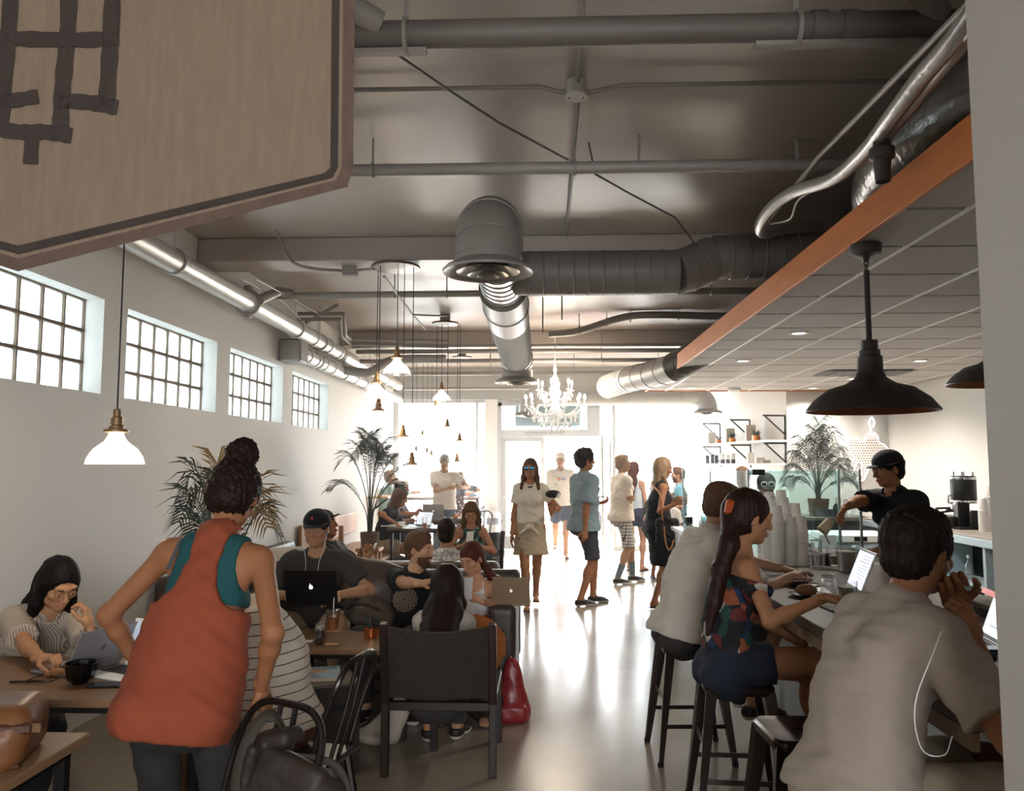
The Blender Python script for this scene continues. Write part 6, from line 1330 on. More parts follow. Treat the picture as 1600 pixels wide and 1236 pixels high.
for i, (px, w_, h_, m) in enumerate(((1112, .14, .21, '#d8d4cc'), (1141, .14, .24, '#b7ab9a'), (1173, .15, .26, '#cdbfae'))):
    tag(MB().box((-w_ / 2, -.05, 0), (w_ / 2, .05, h_), .003).build('carton', mat('carton_%d' % i, m, .7)), ['white', 'taller brown-grey', 'largest tan'][i] + ' upright carton on the upper wall shelf', 'box').location = onshelf(px, 1.973)
for i, px in enumerate((1123, 1145, 1182)): copper_plant(onshelf(px, 1.973), 'small copper potted plant on the upper shelf, ' + ['leftmost', 'middle', 'right and largest'][i], 1.15 + .15 * i, 14, 5 + i, h=.11)
for i, px in enumerate((1105, 1113, 1119, 1129, 1137, 1145)):
    e = thing('storage_tin', ['black tin on the lower wall shelf, leftmost', 'second black tin from the left on the lower wall shelf', 'third black tin on the lower wall shelf', 'white tin with dark base, left of three', 'white tin with dark base, middle of three', 'white tin with dark base, right of three'][i], 'tin', onshelf(px, 1.628)); dk = i < 3
    MB().lathe([(.001, 0), (.038, 0), (.038, .07), (.001, .07)], n=16).build('tin_base', M_blk_l, e); MB().lathe([(.038, .07), (.038, .15 + .02 * (i % 2)), (.001, .15 + .02 * (i % 2))], n=16).build('tin_upper', M_blk_l if dk else M_white, e)
for i, (px, w_, h_) in enumerate(((1172, .1, .17), (1187, .13, .09), (1196, .12, .05))): tag(MB().box((-w_ / 2, -.05, 0), (w_ / 2, .05, h_), .003).build('carton', mat('carton_%d' % (i + 3), ('#e6e2dc', '#b9b0a6', '#8f8880')[i], .7)), ['tall white', 'small tan', 'flat grey'][i] + ' carton on the lower wall shelf', 'box').location = onshelf(px, 1.628) + (V((0, 0, 0)))
# bear shaped marquee sign with points of light
e = thing('bear_sign', 'glowing white bear shaped wire light sign on the right wall', 'sign', P(1355, 695, 12.04)); o_ = e.location; BY_ = 12.03
out = [(1325, 690), (1330, 684), (1334, 688), (1339, 684), (1343, 690), (1352, 691), (1352, 684), (1357, 677), (1362, 680), (1367, 676), (1372, 682), (1373, 691), (1382, 695), (1390, 704), (1393, 715), (1392, 730), (1388, 745), (1380, 748), (1378, 732), (1370, 722), (1362, 724), (1356, 736), (1350, 750), (1341, 753), (1339, 748), (1346, 738), (1347, 724), (1340, 722), (1335, 732), (1331, 743), (1328, 741), (1330, 728), (1335, 716), (1329, 708), (1325, 702)]
fr_ = [P(x, y, BY_) for x, y in out]; n = len(fr_); cen = P(1358, 708, BY_)
MB(o_).add(fr_ + [p_ + V((0, .05, 0)) for p_ in fr_], [tuple(range(n))[::-1], tuple(range(n, 2 * n))] + [(i, (i + 1) % n, n + (i + 1) % n, n + i) for i in range(n)]).build('bear_panel', mat('bear_glow_panel', '#e9e1dc', .5, emit=.25), e)
MB(o_).tube([p_ - V((0, .006, 0)) for p_ in fr_], .006, 5, closed=True).build('bear_outline', mat('bear_neon', '#ffffff', .4, emit=2.2), e)
cr_ = [P(x, y, BY_ - .01) for x, y in ((1362, 676), (1360, 668), (1358, 660), (1362, 652), (1366, 660), (1364, 668))]
MB(o_).tube(smoothpts(cr_, 4), .01, 6).build('bear_crown', mat('bear_neon', '#ffffff'), e)
def inside(x, y):
    c_ = False
    for i in range(n):
        (x1, y1), (x2, y2) = out[i], out[i - 1]
        if (y1 > y) != (y2 > y) and x < (x2 - x1) * (y - y1) / (y2 - y1) + x1: c_ = not c_
    return c_
db = None
for yy in range(688, 752, 4):
    for xx in range(1328, 1392, 4):
        if inside(xx, yy):
            p_ = P(xx + (yy % 8) * .4, yy, BY_ - .004)
            if db is None: db = MB().sphere((0, 0, 0), (.011, .004, .008), 6, 4).build('wire_dot', mat('wire_dark', '#7c6a5e', .5), e); ob = db
            else: ob = db.copy(); COL.objects.link(ob); ob.parent = e
            ob.location = p_ - o_
# ---------------------------------------------------------------- palms
M_palm = mat('palm_green', '#3d4238', .55, var=.35, vscale=5); M_palmy = mat('palm_yellowed', '#8a6e42', .55, var=.3, vscale=5); M_bask = mat('wicker', '#6f5847', .8, bump=.6, bscale=90); M_palmg = mat('palm_grey_green', '#4a504c', .5, var=.35, vscale=5)
def palm(c, label, fronds, pot_r=.14, pot_h=.25, m=None, seed=3, stems=3, leaf=.2, ww=.009, nl=22, droop=.35):
    e = thing('potted_palm', label, 'plant', c); r_ = random.Random(seed)
    if pot_h:
        MB().lathe([(.001, 0), (pot_r * .85, 0), (pot_r, pot_h), (pot_r * 1.04, pot_h + .012), (pot_r * .95, pot_h + .012), (pot_r * .9, pot_h - .03), (.001, pot_h - .03)], n=24).build('basket_pot', M_bask, e)
        for k in range(6): z = pot_h * (k + .5) / 6; rr_ = pot_r * (.85 + .15 * z / pot_h) + .002; MB().tube([V((rr_ * math.cos(a), rr_ * math.sin(a), z + .004 * math.sin(a * 12))) for a in [i * math.pi / 24 for i in range(48)]], .007, 5, closed=True).build('wicker_band', M_bask, e)
    b = V((0, 0, pot_h - .03))
    for fi, f in enumerate(fronds):
        a, reach, height, mm = (list(f) + [None])[:4]; d = V((math.sin(R(a)), -math.cos(R(a)), 0)); s_ = V((d.y, -d.x, 0))
        st = [b + d * .02, b + d * reach * .12 + V((0, 0, height * .45)), b + d * reach * .45 + V((0, 0, height * .85)), b + d * reach * .8 + V((0, 0, height * 1.0)), b + d * reach * 1.15 + V((0, 0, height * (1 - droop * .4)))]; q = smoothpts(st, 7); n_ = len(q)
        mb = MB().tube(q, .006, 5, rs=[.008 - .0065 * i / n_ for i in range(n_)])
        vs = []; fs = []
        i0 = int(n_ * .38)
        for k in range(nl):
            t = i0 + (n_ - 1 - i0) * k / (nl - 1); i = min(int(t), n_ - 2); p_ = lerp(q[i], q[i + 1], t - i); dr = (q[i + 1] - q[i]).normalized()
            L = leaf * (math.sin(math.pi * (.12 + .80 * k / nl)) ** .7) * (.9 + .2 * r_.random())
            for sd in (-1, 1):
                o = (s_ * sd * .85 + dr * .75 + V((0, 0, .12))).normalized(); w_ = dr * ww * .5; mid = p_ + o * L * .5 + V((0, 0, .015)); tip = p_ + o * L - V((0, 0, droop * L * .5)); j = len(vs)
                vs += [p_ - w_ * .6, p_ + w_ * .6, mid + w_, mid - w_, tip, mid + V((0, 0, ww * .3))]; fs += [(j, j + 1, j + 5), (j + 1, j + 2, j + 5), (j, j + 5, j + 3), (j + 3, j + 5, j + 4), (j + 5, j + 2, j + 4)]
        mb.add(vs, fs); mb.build('frond', mm or m or M_palm, e, fix=False)
    return e
palm((-2.06, 9.75, .62), 'tall green palm in a small wicker basket on the wall bench by the left wall', [(-75, .35, .95), (-30, .1, 1.15), (40, .3, 1.1), (75, .42, .95), (100, .35, .62), (-95, .45, .62), (150, .2, 1.0), (10, .25, 1.2), (-50, .2, 1.05), (60, .25, 1.0), (85, .5, .8)], .11, .17, leaf=.26, nl=32, ww=.012, seed=4)
MB_ = MB(); e = thing('plant_stand', 'low wooden stand on the wall bench under the wicker basket palm', 'stand', (-2.06, 9.75, 0)); MB().box((-.14, -.14, .58), (.14, .14, .62), .005).build('stand_top', WB, e)
for x in (-.12, .09):
    for y in (-.12, .09): MB().box((x, y, 0), (x + .03, y + .03, .58)).build('leg', WB, e)
palm((-1.98, 5.0, 0), 'palm with yellowing fan fronds behind the woman in orange', [(-80, .22, 1.30), (-100, .26, 1.14), (-60, .16, 1.20), (-30, .06, 1.34, M_palmy), (85, .26, 1.22, M_palmy), (70, .30, 1.12, M_palmy), (100, .30, 1.04), (-120, .25, 1.0), (30, .05, 1.2)], .16, .30, leaf=.24, nl=20, ww=.020, seed=7)
palm((3.60, 10.75, .955), 'big grey green palm with drooping fronds on the side counter', [(-90, .34, .62), (-60, .28, .80), (-20, .16, .92), (15, .08, 1.02), (50, .24, .85), (85, .36, .66), (100, .40, .45), (-100, .38, .45), (60, .38, .52), (-45, .38, .55), (0, .3, .55), (30, .36, .40), (-70, .42, .30), (75, .42, .28), (120, .3, .7), (-130, .26, .7), (-10, .2, .75), (40, .15, .9)], .13, .2, m=M_palmg, leaf=.24, nl=24, ww=.016, seed=9, droop=.8)
palm((-2.55, 13.9, 0), 'far palm standing in front of the left shop window', [(-60, .4, 1.5), (20, .3, 1.6), (70, .5, 1.4), (100, .5, 1.1), (-30, .3, 1.3)], .15, .3, leaf=.25, nl=16, seed=2)
# ---------------------------------------------------------------- far tables
def pedestal(name, label, x0, y0, x1, y1, z, m): return table(name, label, x0, y0, x1, y1, z, .03, m=m, th=.03)
MT2 = mat('dark_table_top', '#5a4a42', .3)
table('cafe_table', 'tall dark topped table where the dark haired woman works, beyond the couches', P(605, 825, 10.4).x, 10.35, P(705, 825, 10.4).x, 11.0, .80, .035, m=MT2)
table('cafe_table', 'second dark topped table behind it, holding the silver laptop', P(683, 812, 12.1).x - .35, 12.0, P(742, 812, 12.1).x, 12.6, .80, .03, m=MT2)
table('window_ledge_table', 'narrow standing ledge table along the left shop window', -2.7, 14.9, P(750, 778, 14.9).x, 15.25, 1.02, .035, m=mat('ledge_wood', '#8c7763', .4))
laptop((-1.55, 10.62, .80), 215, 'slim silver laptop open on the near far table', 110, .28, .2, logo=None)
laptop((-1.62, 12.2, .80), 0, 'silver laptop with pale fruit emblem on the farther table', 105, .32, .22)
laptop((-1.95, 10.6, .80), 0, 'closed looking white laptop beside the dark haired woman', 12, .3, .2, m=M_white, logo=None, keys=False)
e = thing('iced_drink', 'amber drink in a clear cup on the near far table', 'cup', (-1.5, 10.45, .80)); MB().lathe([(.001, .002), (.03, .002), (.04, .13)], n=18).build('cup_body', M_clear, e); MB().lathe([(.001, .004), (.029, .004), (.034, .06), (.001, .061)], n=18).build('drink', mat('amber_drink', '#a8662e'), e)
e = thing('pastry_plate', 'plate with a pastry on the farther table beside the silver laptop', 'plate', (-1.28, 12.15, .80)); MB().lathe([(.001, .004), (.07, .004), (.1, .016), (.07, .002), (.001, .001)], n=20).build('plate', M_white, e); MB().sphere((-.01, 0, .035), (.05, .035, .03), 10, 6).build('pastry', mat('pastry_brown', '#8a5a38'), e)
# stainless bin by the door
p = G(770, 861, 0); e = thing('trash_bin', 'stainless steel round bin with dark band beside the entrance door', 'bin', p); r_ = .145
MB().lathe([(.001, 0), (r_, 0), (r_, .52), (.001, .52)], n=30).build('bin_body', mat('brushed_steel', '#c3c5c7', .28, .85), e); MB().lathe([(r_ + .004, .03), (r_ + .004, 0)], n=30).build('base_ring', M_black, e); MB().lathe([(r_ + .005, .50), (r_ + .008, .52), (r_ + .008, .60), (r_ + .003, .62)], n=30).build('dark_band', mat('dark_grey_band', '#4a4c50', .4), e); MB().lathe([(r_ + .003, .62), (r_, .68), (r_ * .8, .73), (.001, .745)], n=30).build('bin_lid', mat('brushed_steel', '#c3c5c7'), e)
for s in (-1, 1): MB().tube([V((s * (r_ + .005), 0, .58)), V((s * (r_ + .035), 0, .56)), V((s * (r_ + .01), 0, .53))], .008, 6).build('handle', M_black, e)
# blue bag and small things on the ledge
e = thing('blue_bag', 'folded blue cloth bag on the window ledge table', 'bag', (P(735, 775, 15.05).x, 15.05, 1.02)); s = Solid(); s.ell(e.location + V((0, 0, .04)), (.13, .09, .045), None); s.ell(e.location + V((-.02, 0, .11)), (.08, .07, .06), None, .05); solid('bag_body', s, mat('blue_cloth', '#5f86a0', .8), e, .016, wrinkle(.008))
e = thing('wall_ledge', 'small wooden wall ledge with bracket by the left shop window', 'shelf', (-2.8, 13.6, 1.06)); MB().box((-.04, -.4, 0), (.3, .5, .03), .004).build('ledge_board', WB, e); MB().beam((-.04, 0, -.22), (.24, 0, 0), .03, .03).build('bracket', M_black, e)
# ---------------------------------------------------------------- things on the bar
def flat(px, py, z=BZ): return G(px, py, z)
laptop(V((1.60, 4.30, BZ)), -92 + 10, 'silver laptop with bright screen on the bar beside the ponytail woman', 112, .32, .22)
laptop(V((1.62, 3.75, BZ)), -84, 'silver laptop half hidden behind the curly head on the bar', 108, .30, .21, screen=mat('screen_grey', '#b9bcc4', .3, emit=.4))
L8 = laptop(V((1.62, 3.02, BZ)), -80, 'laptop with white page and red bar on screen behind the clasped hands', 110, .33, .23)
MB().box((-.13, .0025, 0), (.13, .0032, .022), 0, Matrix.Translation((0, -.005, .175)) @ Matrix.Rotation(R(20), 4, 'X')).build('screen_banner', mat('red_banner', '#c2452f', .4, emit=.5), L8)
laptop(V((1.72, 2.42, BZ)), -80, 'dark laptop with bluish screen at the bar end by the pillar', 112, .36, .25, m=mat('laptop_bronze', '#57473d', .4, .5), screen=mat('screen_bluegrey', '#8089ad', .3, emit=.45))
p = flat(1292, 920); e = thing('mason_jar', 'clear glass jar mug with lid ring on the bar, left of the pair', 'jar', V((1.38, 4.02, BZ))); MB().lathe(jar, n=24).build('jar_glass', M_clear, e); MB().tube([V((.034, 0, .03)), V((.055, 0, .04)), V((.055, 0, .075)), V((.033, 0, .085))], .004, 6).build('jar_handle', M_clear, e); MB().lathe([(.03, .11), (.03, .122)], n=20).build('jar_ring', M_alu, e)
e = thing('mason_jar', 'clear glass jar of pale drink on the bar, right of the pair', 'jar', V((1.44, 3.93, BZ))); MB().lathe([(.001, .003), (.042, .003), (.044, .11)], n=24).build('jar_glass', M_clear, e); MB().lathe([(.001, .005), (.040, .006), (.041, .08), (.001, .081)], n=20).build('drink', mat('cloudy_drink', '#8f8370', .3), e)
e = thing('plate', 'dark plate with a brown bread roll on the bar', 'plate', V((1.32, 4.13, BZ))); MB().lathe([(.001, .006), (.07, .006), (.1, .018), (.07, .002), (.001, .001)], n=22).build('plate_dish', mat('dark_stoneware', '#1f1c1b', .3), e); MB().sphere((-.01, 0, .034), (.055, .04, .03), 12, 7).build('bread_roll', mat('bread_crust', '#7d5334', .7, var=.3, vscale=40), e)
e = thing('plate', 'empty black round dish beside the bread roll', 'plate', V((1.40, 4.45, BZ))); MB().lathe([(.001, .006), (.06, .006), (.085, .02), (.06, .002), (.001, .001)], n=22).build('plate_dish', mat('dark_stoneware', '#1f1c1b'), e)
tag(MB().tube([V((0, 0, .006)), V((.05, .17, .01))], .004, 6).build('knife', mat('chrome', '#c9c9cb')), 'table knife lying on the bar beside the dark plate', 'cutlery').location = V((1.24, 3.95, BZ))
tag(MB().tube([V((0, 0, .005)), V((.02, -.2, .005))], .005, 6).build('pen', M_blk_l), 'black pen lying on the bar near the woman’s hand'.replace('’s', ''), 'pen').location = V((1.28, 3.85, BZ))
e = thing('sunglasses', 'dark sunglasses lying on the bar near the dark laptop', 'glasses', V((1.50, 2.78, BZ))); m = MB()
for s in (-1, 1): MB().sphere((s * .032, 0, .018), (.027, .004, .018), 10, 6).build('lens', mat('dark_lens', '#15110f', .1), e)
MB().tube([V((-.06, 0, .03)), V((0, 0, .032)), V((.06, 0, .03))], .0035, 6).build('glasses_frame', M_blk_l, e)
for s in (-1, 1): MB().tube([V((s * .06, 0, .03)), V((s * .05, .12, .01))], .003, 5).build('temple_arm', M_blk_l, e)
e = thing('phone', 'smartphone resting on sunglasses case on the bar', 'phone', V((1.58, 2.92, BZ))); MB().box((-.07, -.035, .0), (.07, .035, .022), .004).build('phone_body', M_blk_l, e); MB().box((-.066, -.031, .022), (.066, .031, .0226)).build('phone_screen', mat('phone_glass_pale', '#b9c0c6', .08), e)
e = thing('clipboard', 'raised dark board at the far inner edge of the bar', 'board', V((2.05, 3.62, BZ))); MB().box((-.16, -.1, .035), (.16, .1, .06), .004).build('board_top', mat('board_wood', '#6f6259', .4), e); MB().box((-.15, -.09, 0), (.15, .09, .035)).build('board_block', M_dark, e)
# steel pitchers and glasses being filled
e = thing('plastic_cup', 'clear cup being filled by the barista on the bar', 'cup', V((P(1297, 855, 5.5).x, 5.45, BZ))); MB().lathe([(.001, .002), (.032, .002), (.046, .12)], n=20).build('cup_body', M_clear, e); MB().lathe([(.001, .004), (.031, .004), (.038, .06), (.001, .061)], n=18).build('ice', mat('ice_grey', '#8d8680', .3), e)
e = thing('pitcher', 'glass pitcher of ice beside the cup being filled', 'pitcher', V((P(1319, 865, 5.2).x, 5.15, BZ))); MB().lathe([(.001, .003), (.055, .003), (.068, .14), (.07, .15)], n=24).build('pitcher_glass', M_clear, e); MB().lathe([(.001, .006), (.054, .008), (.064, .12), (.001, .13)], n=20).build('ice_cubes', mat('ice_grey', '#8d8680', .3, bump=.6, bscale=60), e)
for i, (px, z) in enumerate(((1268, 0), (1276, .0), (1272, .09))):
    e = thing('shot_glass', 'small glass tumbler beside the paper cups, %s' % ['left', 'right', 'stacked on top'][i], 'glass', V((P(px, 870, 5.35).x, 5.3, BZ + z))); MB().lathe([(.001, .003), (.03, .003), (.036, .085)], n=18).build('tumbler', M_clear, e); MB().lathe([(.0365, .085), (.0365, .08)], n=18).build('rim', M_alu, e)
e = thing('menu_stand', 'white folded menu card standing behind the bar', 'card', V((2.17, 6.25, BZ))); MB().beam((0, 0, 0), (0, .05, .12), .12, .003, up=(0, 1, 0)).build('card_front', M_white, e); MB().beam((0, .1, 0), (0, .05, .12), .12, .003, up=(0, 1, 0)).build('card_back', M_white, e)
e = thing('speckled_canister', 'white speckled canister behind the bar', 'canister', V((P(1358, 880, 6.6).x + .0, 6.6, .4))); MB().lathe([(.001, 0), (.12, 0), (.12, .5), (.001, .5)], n=24).build('canister_body', voro('speckle', ['#d9dcdd', '#eef0f0', '#7d8588', '#e3e6e6', '#cfd4d6'], 60), e); MB().lathe([(.001, -.4), (.12, -.4), (.12, 0)], n=18).build('canister_foot', M_dark, e)
# ---------------------------------------------------------------- a parked car outside
M_car = mat('faded_red_car', '#dca59e', .3, coat=.5); cc = V((-.1, 21.2, -.12)); e = thing('car', 'red car parked in the street outside the entrance door', 'car', cc); s = Solid(); s.box(cc + V((0, 0, .62)), (2.1, .85, .30), r=.16, k=.1); s.box(cc + V((.1, 0, 1.08)), (1.15, .74, .26), r=.22, k=.15)  # red paled so the washing glare outdoors is put into the body colour
for x in (-1.3, 1.3): s.cone(cc + V((x, -1.2, .34)), cc + V((x, 1.2, .34)), .40, k=.02, sub=True)
solid('car_body', s, M_car, e, .05); 
for x in (-1.3, 1.3):
    for y in (-.78, .78):
        w_ = MB(cc).lathe([(.001, -.1), (.2, -.11), (.31, -.1), (.34, -.06), (.34, .06), (.31, .1), (.2, .11), (.001, .1)], cc + V((x, y, .34)), 24, (0, 1, 0)).build('wheel', M_blk_l, e)
        for k in range(8): a = k * math.pi / 4; MB(cc).beam(cc + V((x, y - .115 * (1 if y < 0 else -1), .34)), cc + V((x + .2 * math.cos(a), y - .115 * (1 if y < 0 else -1), .34 + .2 * math.sin(a))), .03, .02).build('spoke', M_alu, w_)
MB(cc).box(cc + V((-.75, -.765, .98)), cc + V((.85, -.745, 1.24)), .02).build('side_window', mat('car_glass', '#5f7480', .1), e)
# ---------------------------------------------------------------- the guests
HB = mat('hair_black', '#0e0a09', .62, spec=.2, var=.3, vscale=30); HBr = mat('hair_dark_brown', '#20130d', .62, spec=.2, var=.4, vscale=40, stretch=(3, 3, .5)); HM_ = mat('hair_mid_brown', '#5a3f2c', .62, spec=.2, var=.4, vscale=40, stretch=(3, 3, .5)); HL = mat('hair_light_brown', '#8a6c4e', .5, var=.4, vscale=40, stretch=(3, 3, .5)); HR = mat('hair_auburn', '#4a2318', .6, spec=.2, var=.4, vscale=40, stretch=(3, 3, .5)); HG = mat('hair_grey', '#6e655c', .6)
def cl(n, c, **k): return mat(n, c, k.pop('rough', .88), var=k.pop('var', .07), vscale=30, bump=k.pop('bump', .15), bscale=220, **k)
C_black = cl('black_cotton', '#17161a'); C_char = cl('charcoal_cotton', '#38332f'); C_white = cl('white_cotton', '#d8d3cb'); C_cream = cl('cream_cotton', '#d3c6b4'); C_denim = cl('dark_denim', '#1c2330'); C_khaki = cl('khaki_cotton', '#a08b70'); C_dgrey = cl('dark_grey_cotton', '#34302e'); C_shoe = mat('dark_shoe', '#231d1b', .6); C_sole = mat('pale_sole', '#b8b0a6', .7)
shoe = dict(m=C_shoe, sole=C_sole); sand = dict(kind='sandal', m=C_shoe)
# woman in the orange racerback top
T_or = cl('orange_jersey', '#8c4228', bump=.3); T_teal = cl('teal_jersey', '#184a4d', bump=.3)
hole = lambda dx, dz, rx, rz: (lambda J, s: J['SC'] + J['rs'] * s * dx + J['u2'] * dz)
def holes(dx, dz, rx, rz): return [((lambda J, s=s: J['SC'] + J['rs'] * s * dx + J['u2'] * dz), (rx, .4, rz)) for s in (-1, 1)]
J1 = person('woman in orange racerback tank top leaning over the left table, seen from behind', P(285, 1088, 2.62), -6, 1.70, 'f', lean=(12, 20), side=7, twist=6, head=(4, 34, 4), skin='#a9714d', neckfwd=.35,
    hands=(dict(t=P(222, 1046, 2.86), pole=(-1, -.5, 0), curl=.5, palm=(0, 0, -1)), dict(t=P(408, 1076, 2.68), pole=(.6, -1, 0), palm=(-.7, .3, -.3), curl=.35, dir=(.14, .28, -.7), spread=.12)), build=1.02, sh=1.20,
    hair=dict(kind='bun', m=HBr, th=.017, balls=[((.002, -.06, .155), (.062, .058, .056)), ((.004, -.05, .195), (.04, .04, .032)), ((0, -.07, .115), (.05, .045, .03)), ((0, -.075, -.03), (.065, .05, .06))], noise=curls(.0035, 210)),
    top=[dict(name='sports_bra', m=T_teal, o=.006, loose=.0, sleeve=0, hem=.30, neck=.085, deep=.09, holes=holes(.155, .0, .055, .125), wr=.001), dict(name='tank_top', m=T_or, o=.022, loose=.022, sleeve=0, skirt=.12, sflare=-.006, neck=.075, deep=.06, holes=holes(.128, -.02, .078, .165), wr=.0055, fz=26)],
    bottom=dict(name='trousers', m=cl('charcoal_trousers', '#2c2a29'), end=.97, o=.004), shoes=shoe, res=.0075, hres=.0042)
o1 = J1['off']; S1 = J1['S'][-1]
MB(o1).tube([J1['SC'] - J1['rs'] * .098 + J1['u2'] * .062 - J1['fc'] * .015, J1['SC'] - J1['rs'] * .10 + J1['u2'] * .02 - J1['fc'] * .075, J1['SC'] - J1['rs'] * .098 - J1['u2'] * .08 - J1['fc'] * .108], .006, 8, sq=(J1['rs'], .5)).build('bra_strap', mat('grey_strap', '#4b5358', .7), J1['root'])
# reading woman at the left
J2 = person('woman in thin striped shirt reading at the left table, head on hand', (-2.56, 3.98, .52), 126, 1.66, 'f', lean=(24, 44), head=(0, 30, 0), skin='#c08c66', neckfwd=.5,
    hands=(dict(t=P(140, 978, 3.60), pole=(.6, -.2, -1), dir=(-.25, .05, 1), palm=(-1, -.1, .2), curl=.7), dict(t=P(72, 1040, 3.30), pole=(-.3, .1, -1), dir=(.8, -.2, .1), palm=(0, 0, -1), curl=.95)),
    hair=dict(kind='long', m=HB, len=.22, back=.02, front=1, fl=.22, sidew=.066, hl=.012), top=dict(m=stripes('pin_striped_cotton', '#b9ab9c', '#8a7d70', 110, 'X'), collar=1, sleeve=.36, o=.016), bottom=dict(m=C_black, end=.97), shoes=shoe, feet=((-2.2, 3.5, .08), (-2.35, 3.42, .08)), res=.008, hres=.0042)
# person in the striped top, bowed
person('person in cream top with thin dark horizontal stripes, bowed over, behind the orange top', (-1.12, 3.38, .57), -66, 1.72, 'm', lean=(12, 50), head=(0, 55, 0), skin='#c08c66', neckfwd=.8, build=1.05,
    hands=(dict(t=(-1.50, 3.30, .80), pole=(.2, 0, -1), palm=(0, 0, -1)), dict(t=(-1.42, 3.52, .80), pole=(.2, 0, -1), palm=(0, 0, -1))), hair=dict(kind='short', m=HBr), top=dict(m=stripes('cream_stripe_jersey', '#cdbfae', '#3a332f', 26, 'Z', duty=.9), skirt=.06, o=.03, loose=.05, sleeve=.9, wr=.004), bottom=dict(m=cl('rust_trousers', '#6e4434'), end=.97), shoes=shoe,
    feet=((-1.45, 3.25, .08), (-1.5, 3.6, .08)), res=.009)
# man with cap and black laptop
J4 = person('man in black cap and charcoal T-shirt typing on a black laptop on the couch', (-1.59, 5.80, .43), 180, 1.84, 'm', lean=(-8, 12), head=(3, 8, 0), skin='#c99670', build=1.12,
    hands=(dict(t=P(530, 930, 5.42), pole=(1, .3, -.4), palm=(0, 0, -1), curl=.4), dict(t=P(452, 930, 5.42), pole=(-1, .3, -.4), palm=(0, 0, -1), curl=.4)),
    hair=dict(kind='cap', m=HB, hat=C_black, brim_m=cl('grey_brim', '#3c3a3c'), emblem=mat('red_emblem', '#c0392b', .5)), top=dict(m=C_char, o=.016, loose=.03, sleeve=.38), bottom=dict(name='shorts', m=C_khaki, end=.42, o=.022), shoes=shoe, feet=((-1.36, 5.36, .12), (-1.74, 5.36, .12)), kpole=((.25, -.6, 1), (-.3, -.6, 1)), res=.0085, hres=.0048)
W4 = J4['W']; MB(J4['off']).tube(smoothpts([W4(-.08, .01, -.01), W4(-.07, .06, -.10), W4(-.045, .10, -.20), W4(-.04, .12, -.30)], 5), .0018, 5).tube(smoothpts([W4(.08, .01, -.01), W4(.07, .06, -.10), W4(.045, .10, -.20), W4(.05, .12, -.30)], 5), .0018, 5).build('earphone_cord', M_white, J4['root'])
laptop(P(488, 946, 5.26), 0, 'black laptop with glowing fruit emblem on the lap of the man in the cap', 108, .335, .235, m=M_blk_l, logo_m=M_apple_on)
# man lying on the couch behind
person('man in black hoodie and cap lying back on the rear couch with a phone', (-1.50, 6.86, .48), 92, 1.80, 'm', lean=(-42, -30), head=(4, -14, 0), skin='#9a6a4a', hands=(dict(t=P(572, 872, 7.0), palm=(0, 0, 1), curl=.7), dict(t=P(570, 874, 6.72), palm=(0, 0, 1), curl=.7)),
    hair=dict(kind='cap', m=HB, hat=C_black, brim_up=.012), top=dict(m=C_black, sleeve=.95, o=.025), bottom=dict(m=C_dgrey, end=.97), shoes=shoe, feet=((-.75, 6.95, .55), (-.80, 6.72, .55)), kpole=((0, 0, 1), (.2, 0, 1)), toe=(90, 90), res=.012, hres=.007)
e = thing('phone', 'white phone in the hands of the lying man', 'phone', P(578, 866, 6.8)); MB().beam((0, 0, -.02), (.05, 0, .09), .07, .01, up=(1, 0, 0), bev=.003).build('phone_body', M_white, e)
# bearded man
J6 = person('bearded man in black printed T-shirt on the couch, pointing to the right', (-1.01, 5.62, .38), 180, 1.72, 'm', lean=(-34, -14), side=-13, head=(-66, 6, 0), skin='#d2a07c', hands=(dict(t=P(694, 936, 5.28), pole=(.3, .2, -1), palm=(0, 0, -1), curl=.5), dict(t=P(676, 916, 5.18), pole=(-1, -.3, -.9), dir=(1, -.1, .25), palm=(0, .2, -1), curl=.3, point=True)),
    hair=dict(kind='short', m=HM_, beard=1, quiff=.012, th=.013, noise=curls(.003, 120)), top=dict(m=C_black, o=.014, sleeve=.38), bottom=dict(m=C_dgrey, end=.97, o=.016), shoes=shoe, feet=((-.82, 5.28, .09), (-1.12, 5.22, .09)), kpole=((.2, -1, .8), (-.2, -1, .8)), res=.0085, hres=.0046)
# printed medallion on his shirt
cm = J6['SC'] - J6['u2'] * .14 + J6['fc'] * .148; mm = MB(J6['off'])
for k in range(7):
    r0 = .012 + .0115 * k; n_ = 40
    mm.tube([cm + (J6['rs'] * math.cos(a) + J6['u2'] * math.sin(a)) * r0 * (1 + .05 * math.sin(a * (8 + k))) - J6['fc'] * (2.2 * (r0 * math.cos(a)) ** 2 + .4 * r0 * r0) for a in [2 * math.pi * i / n_ for i in range(n_)]], .0026, 4, closed=True)
mm.build('shirt_print', mat('faded_print', '#a08a74', .9), J6['root'])
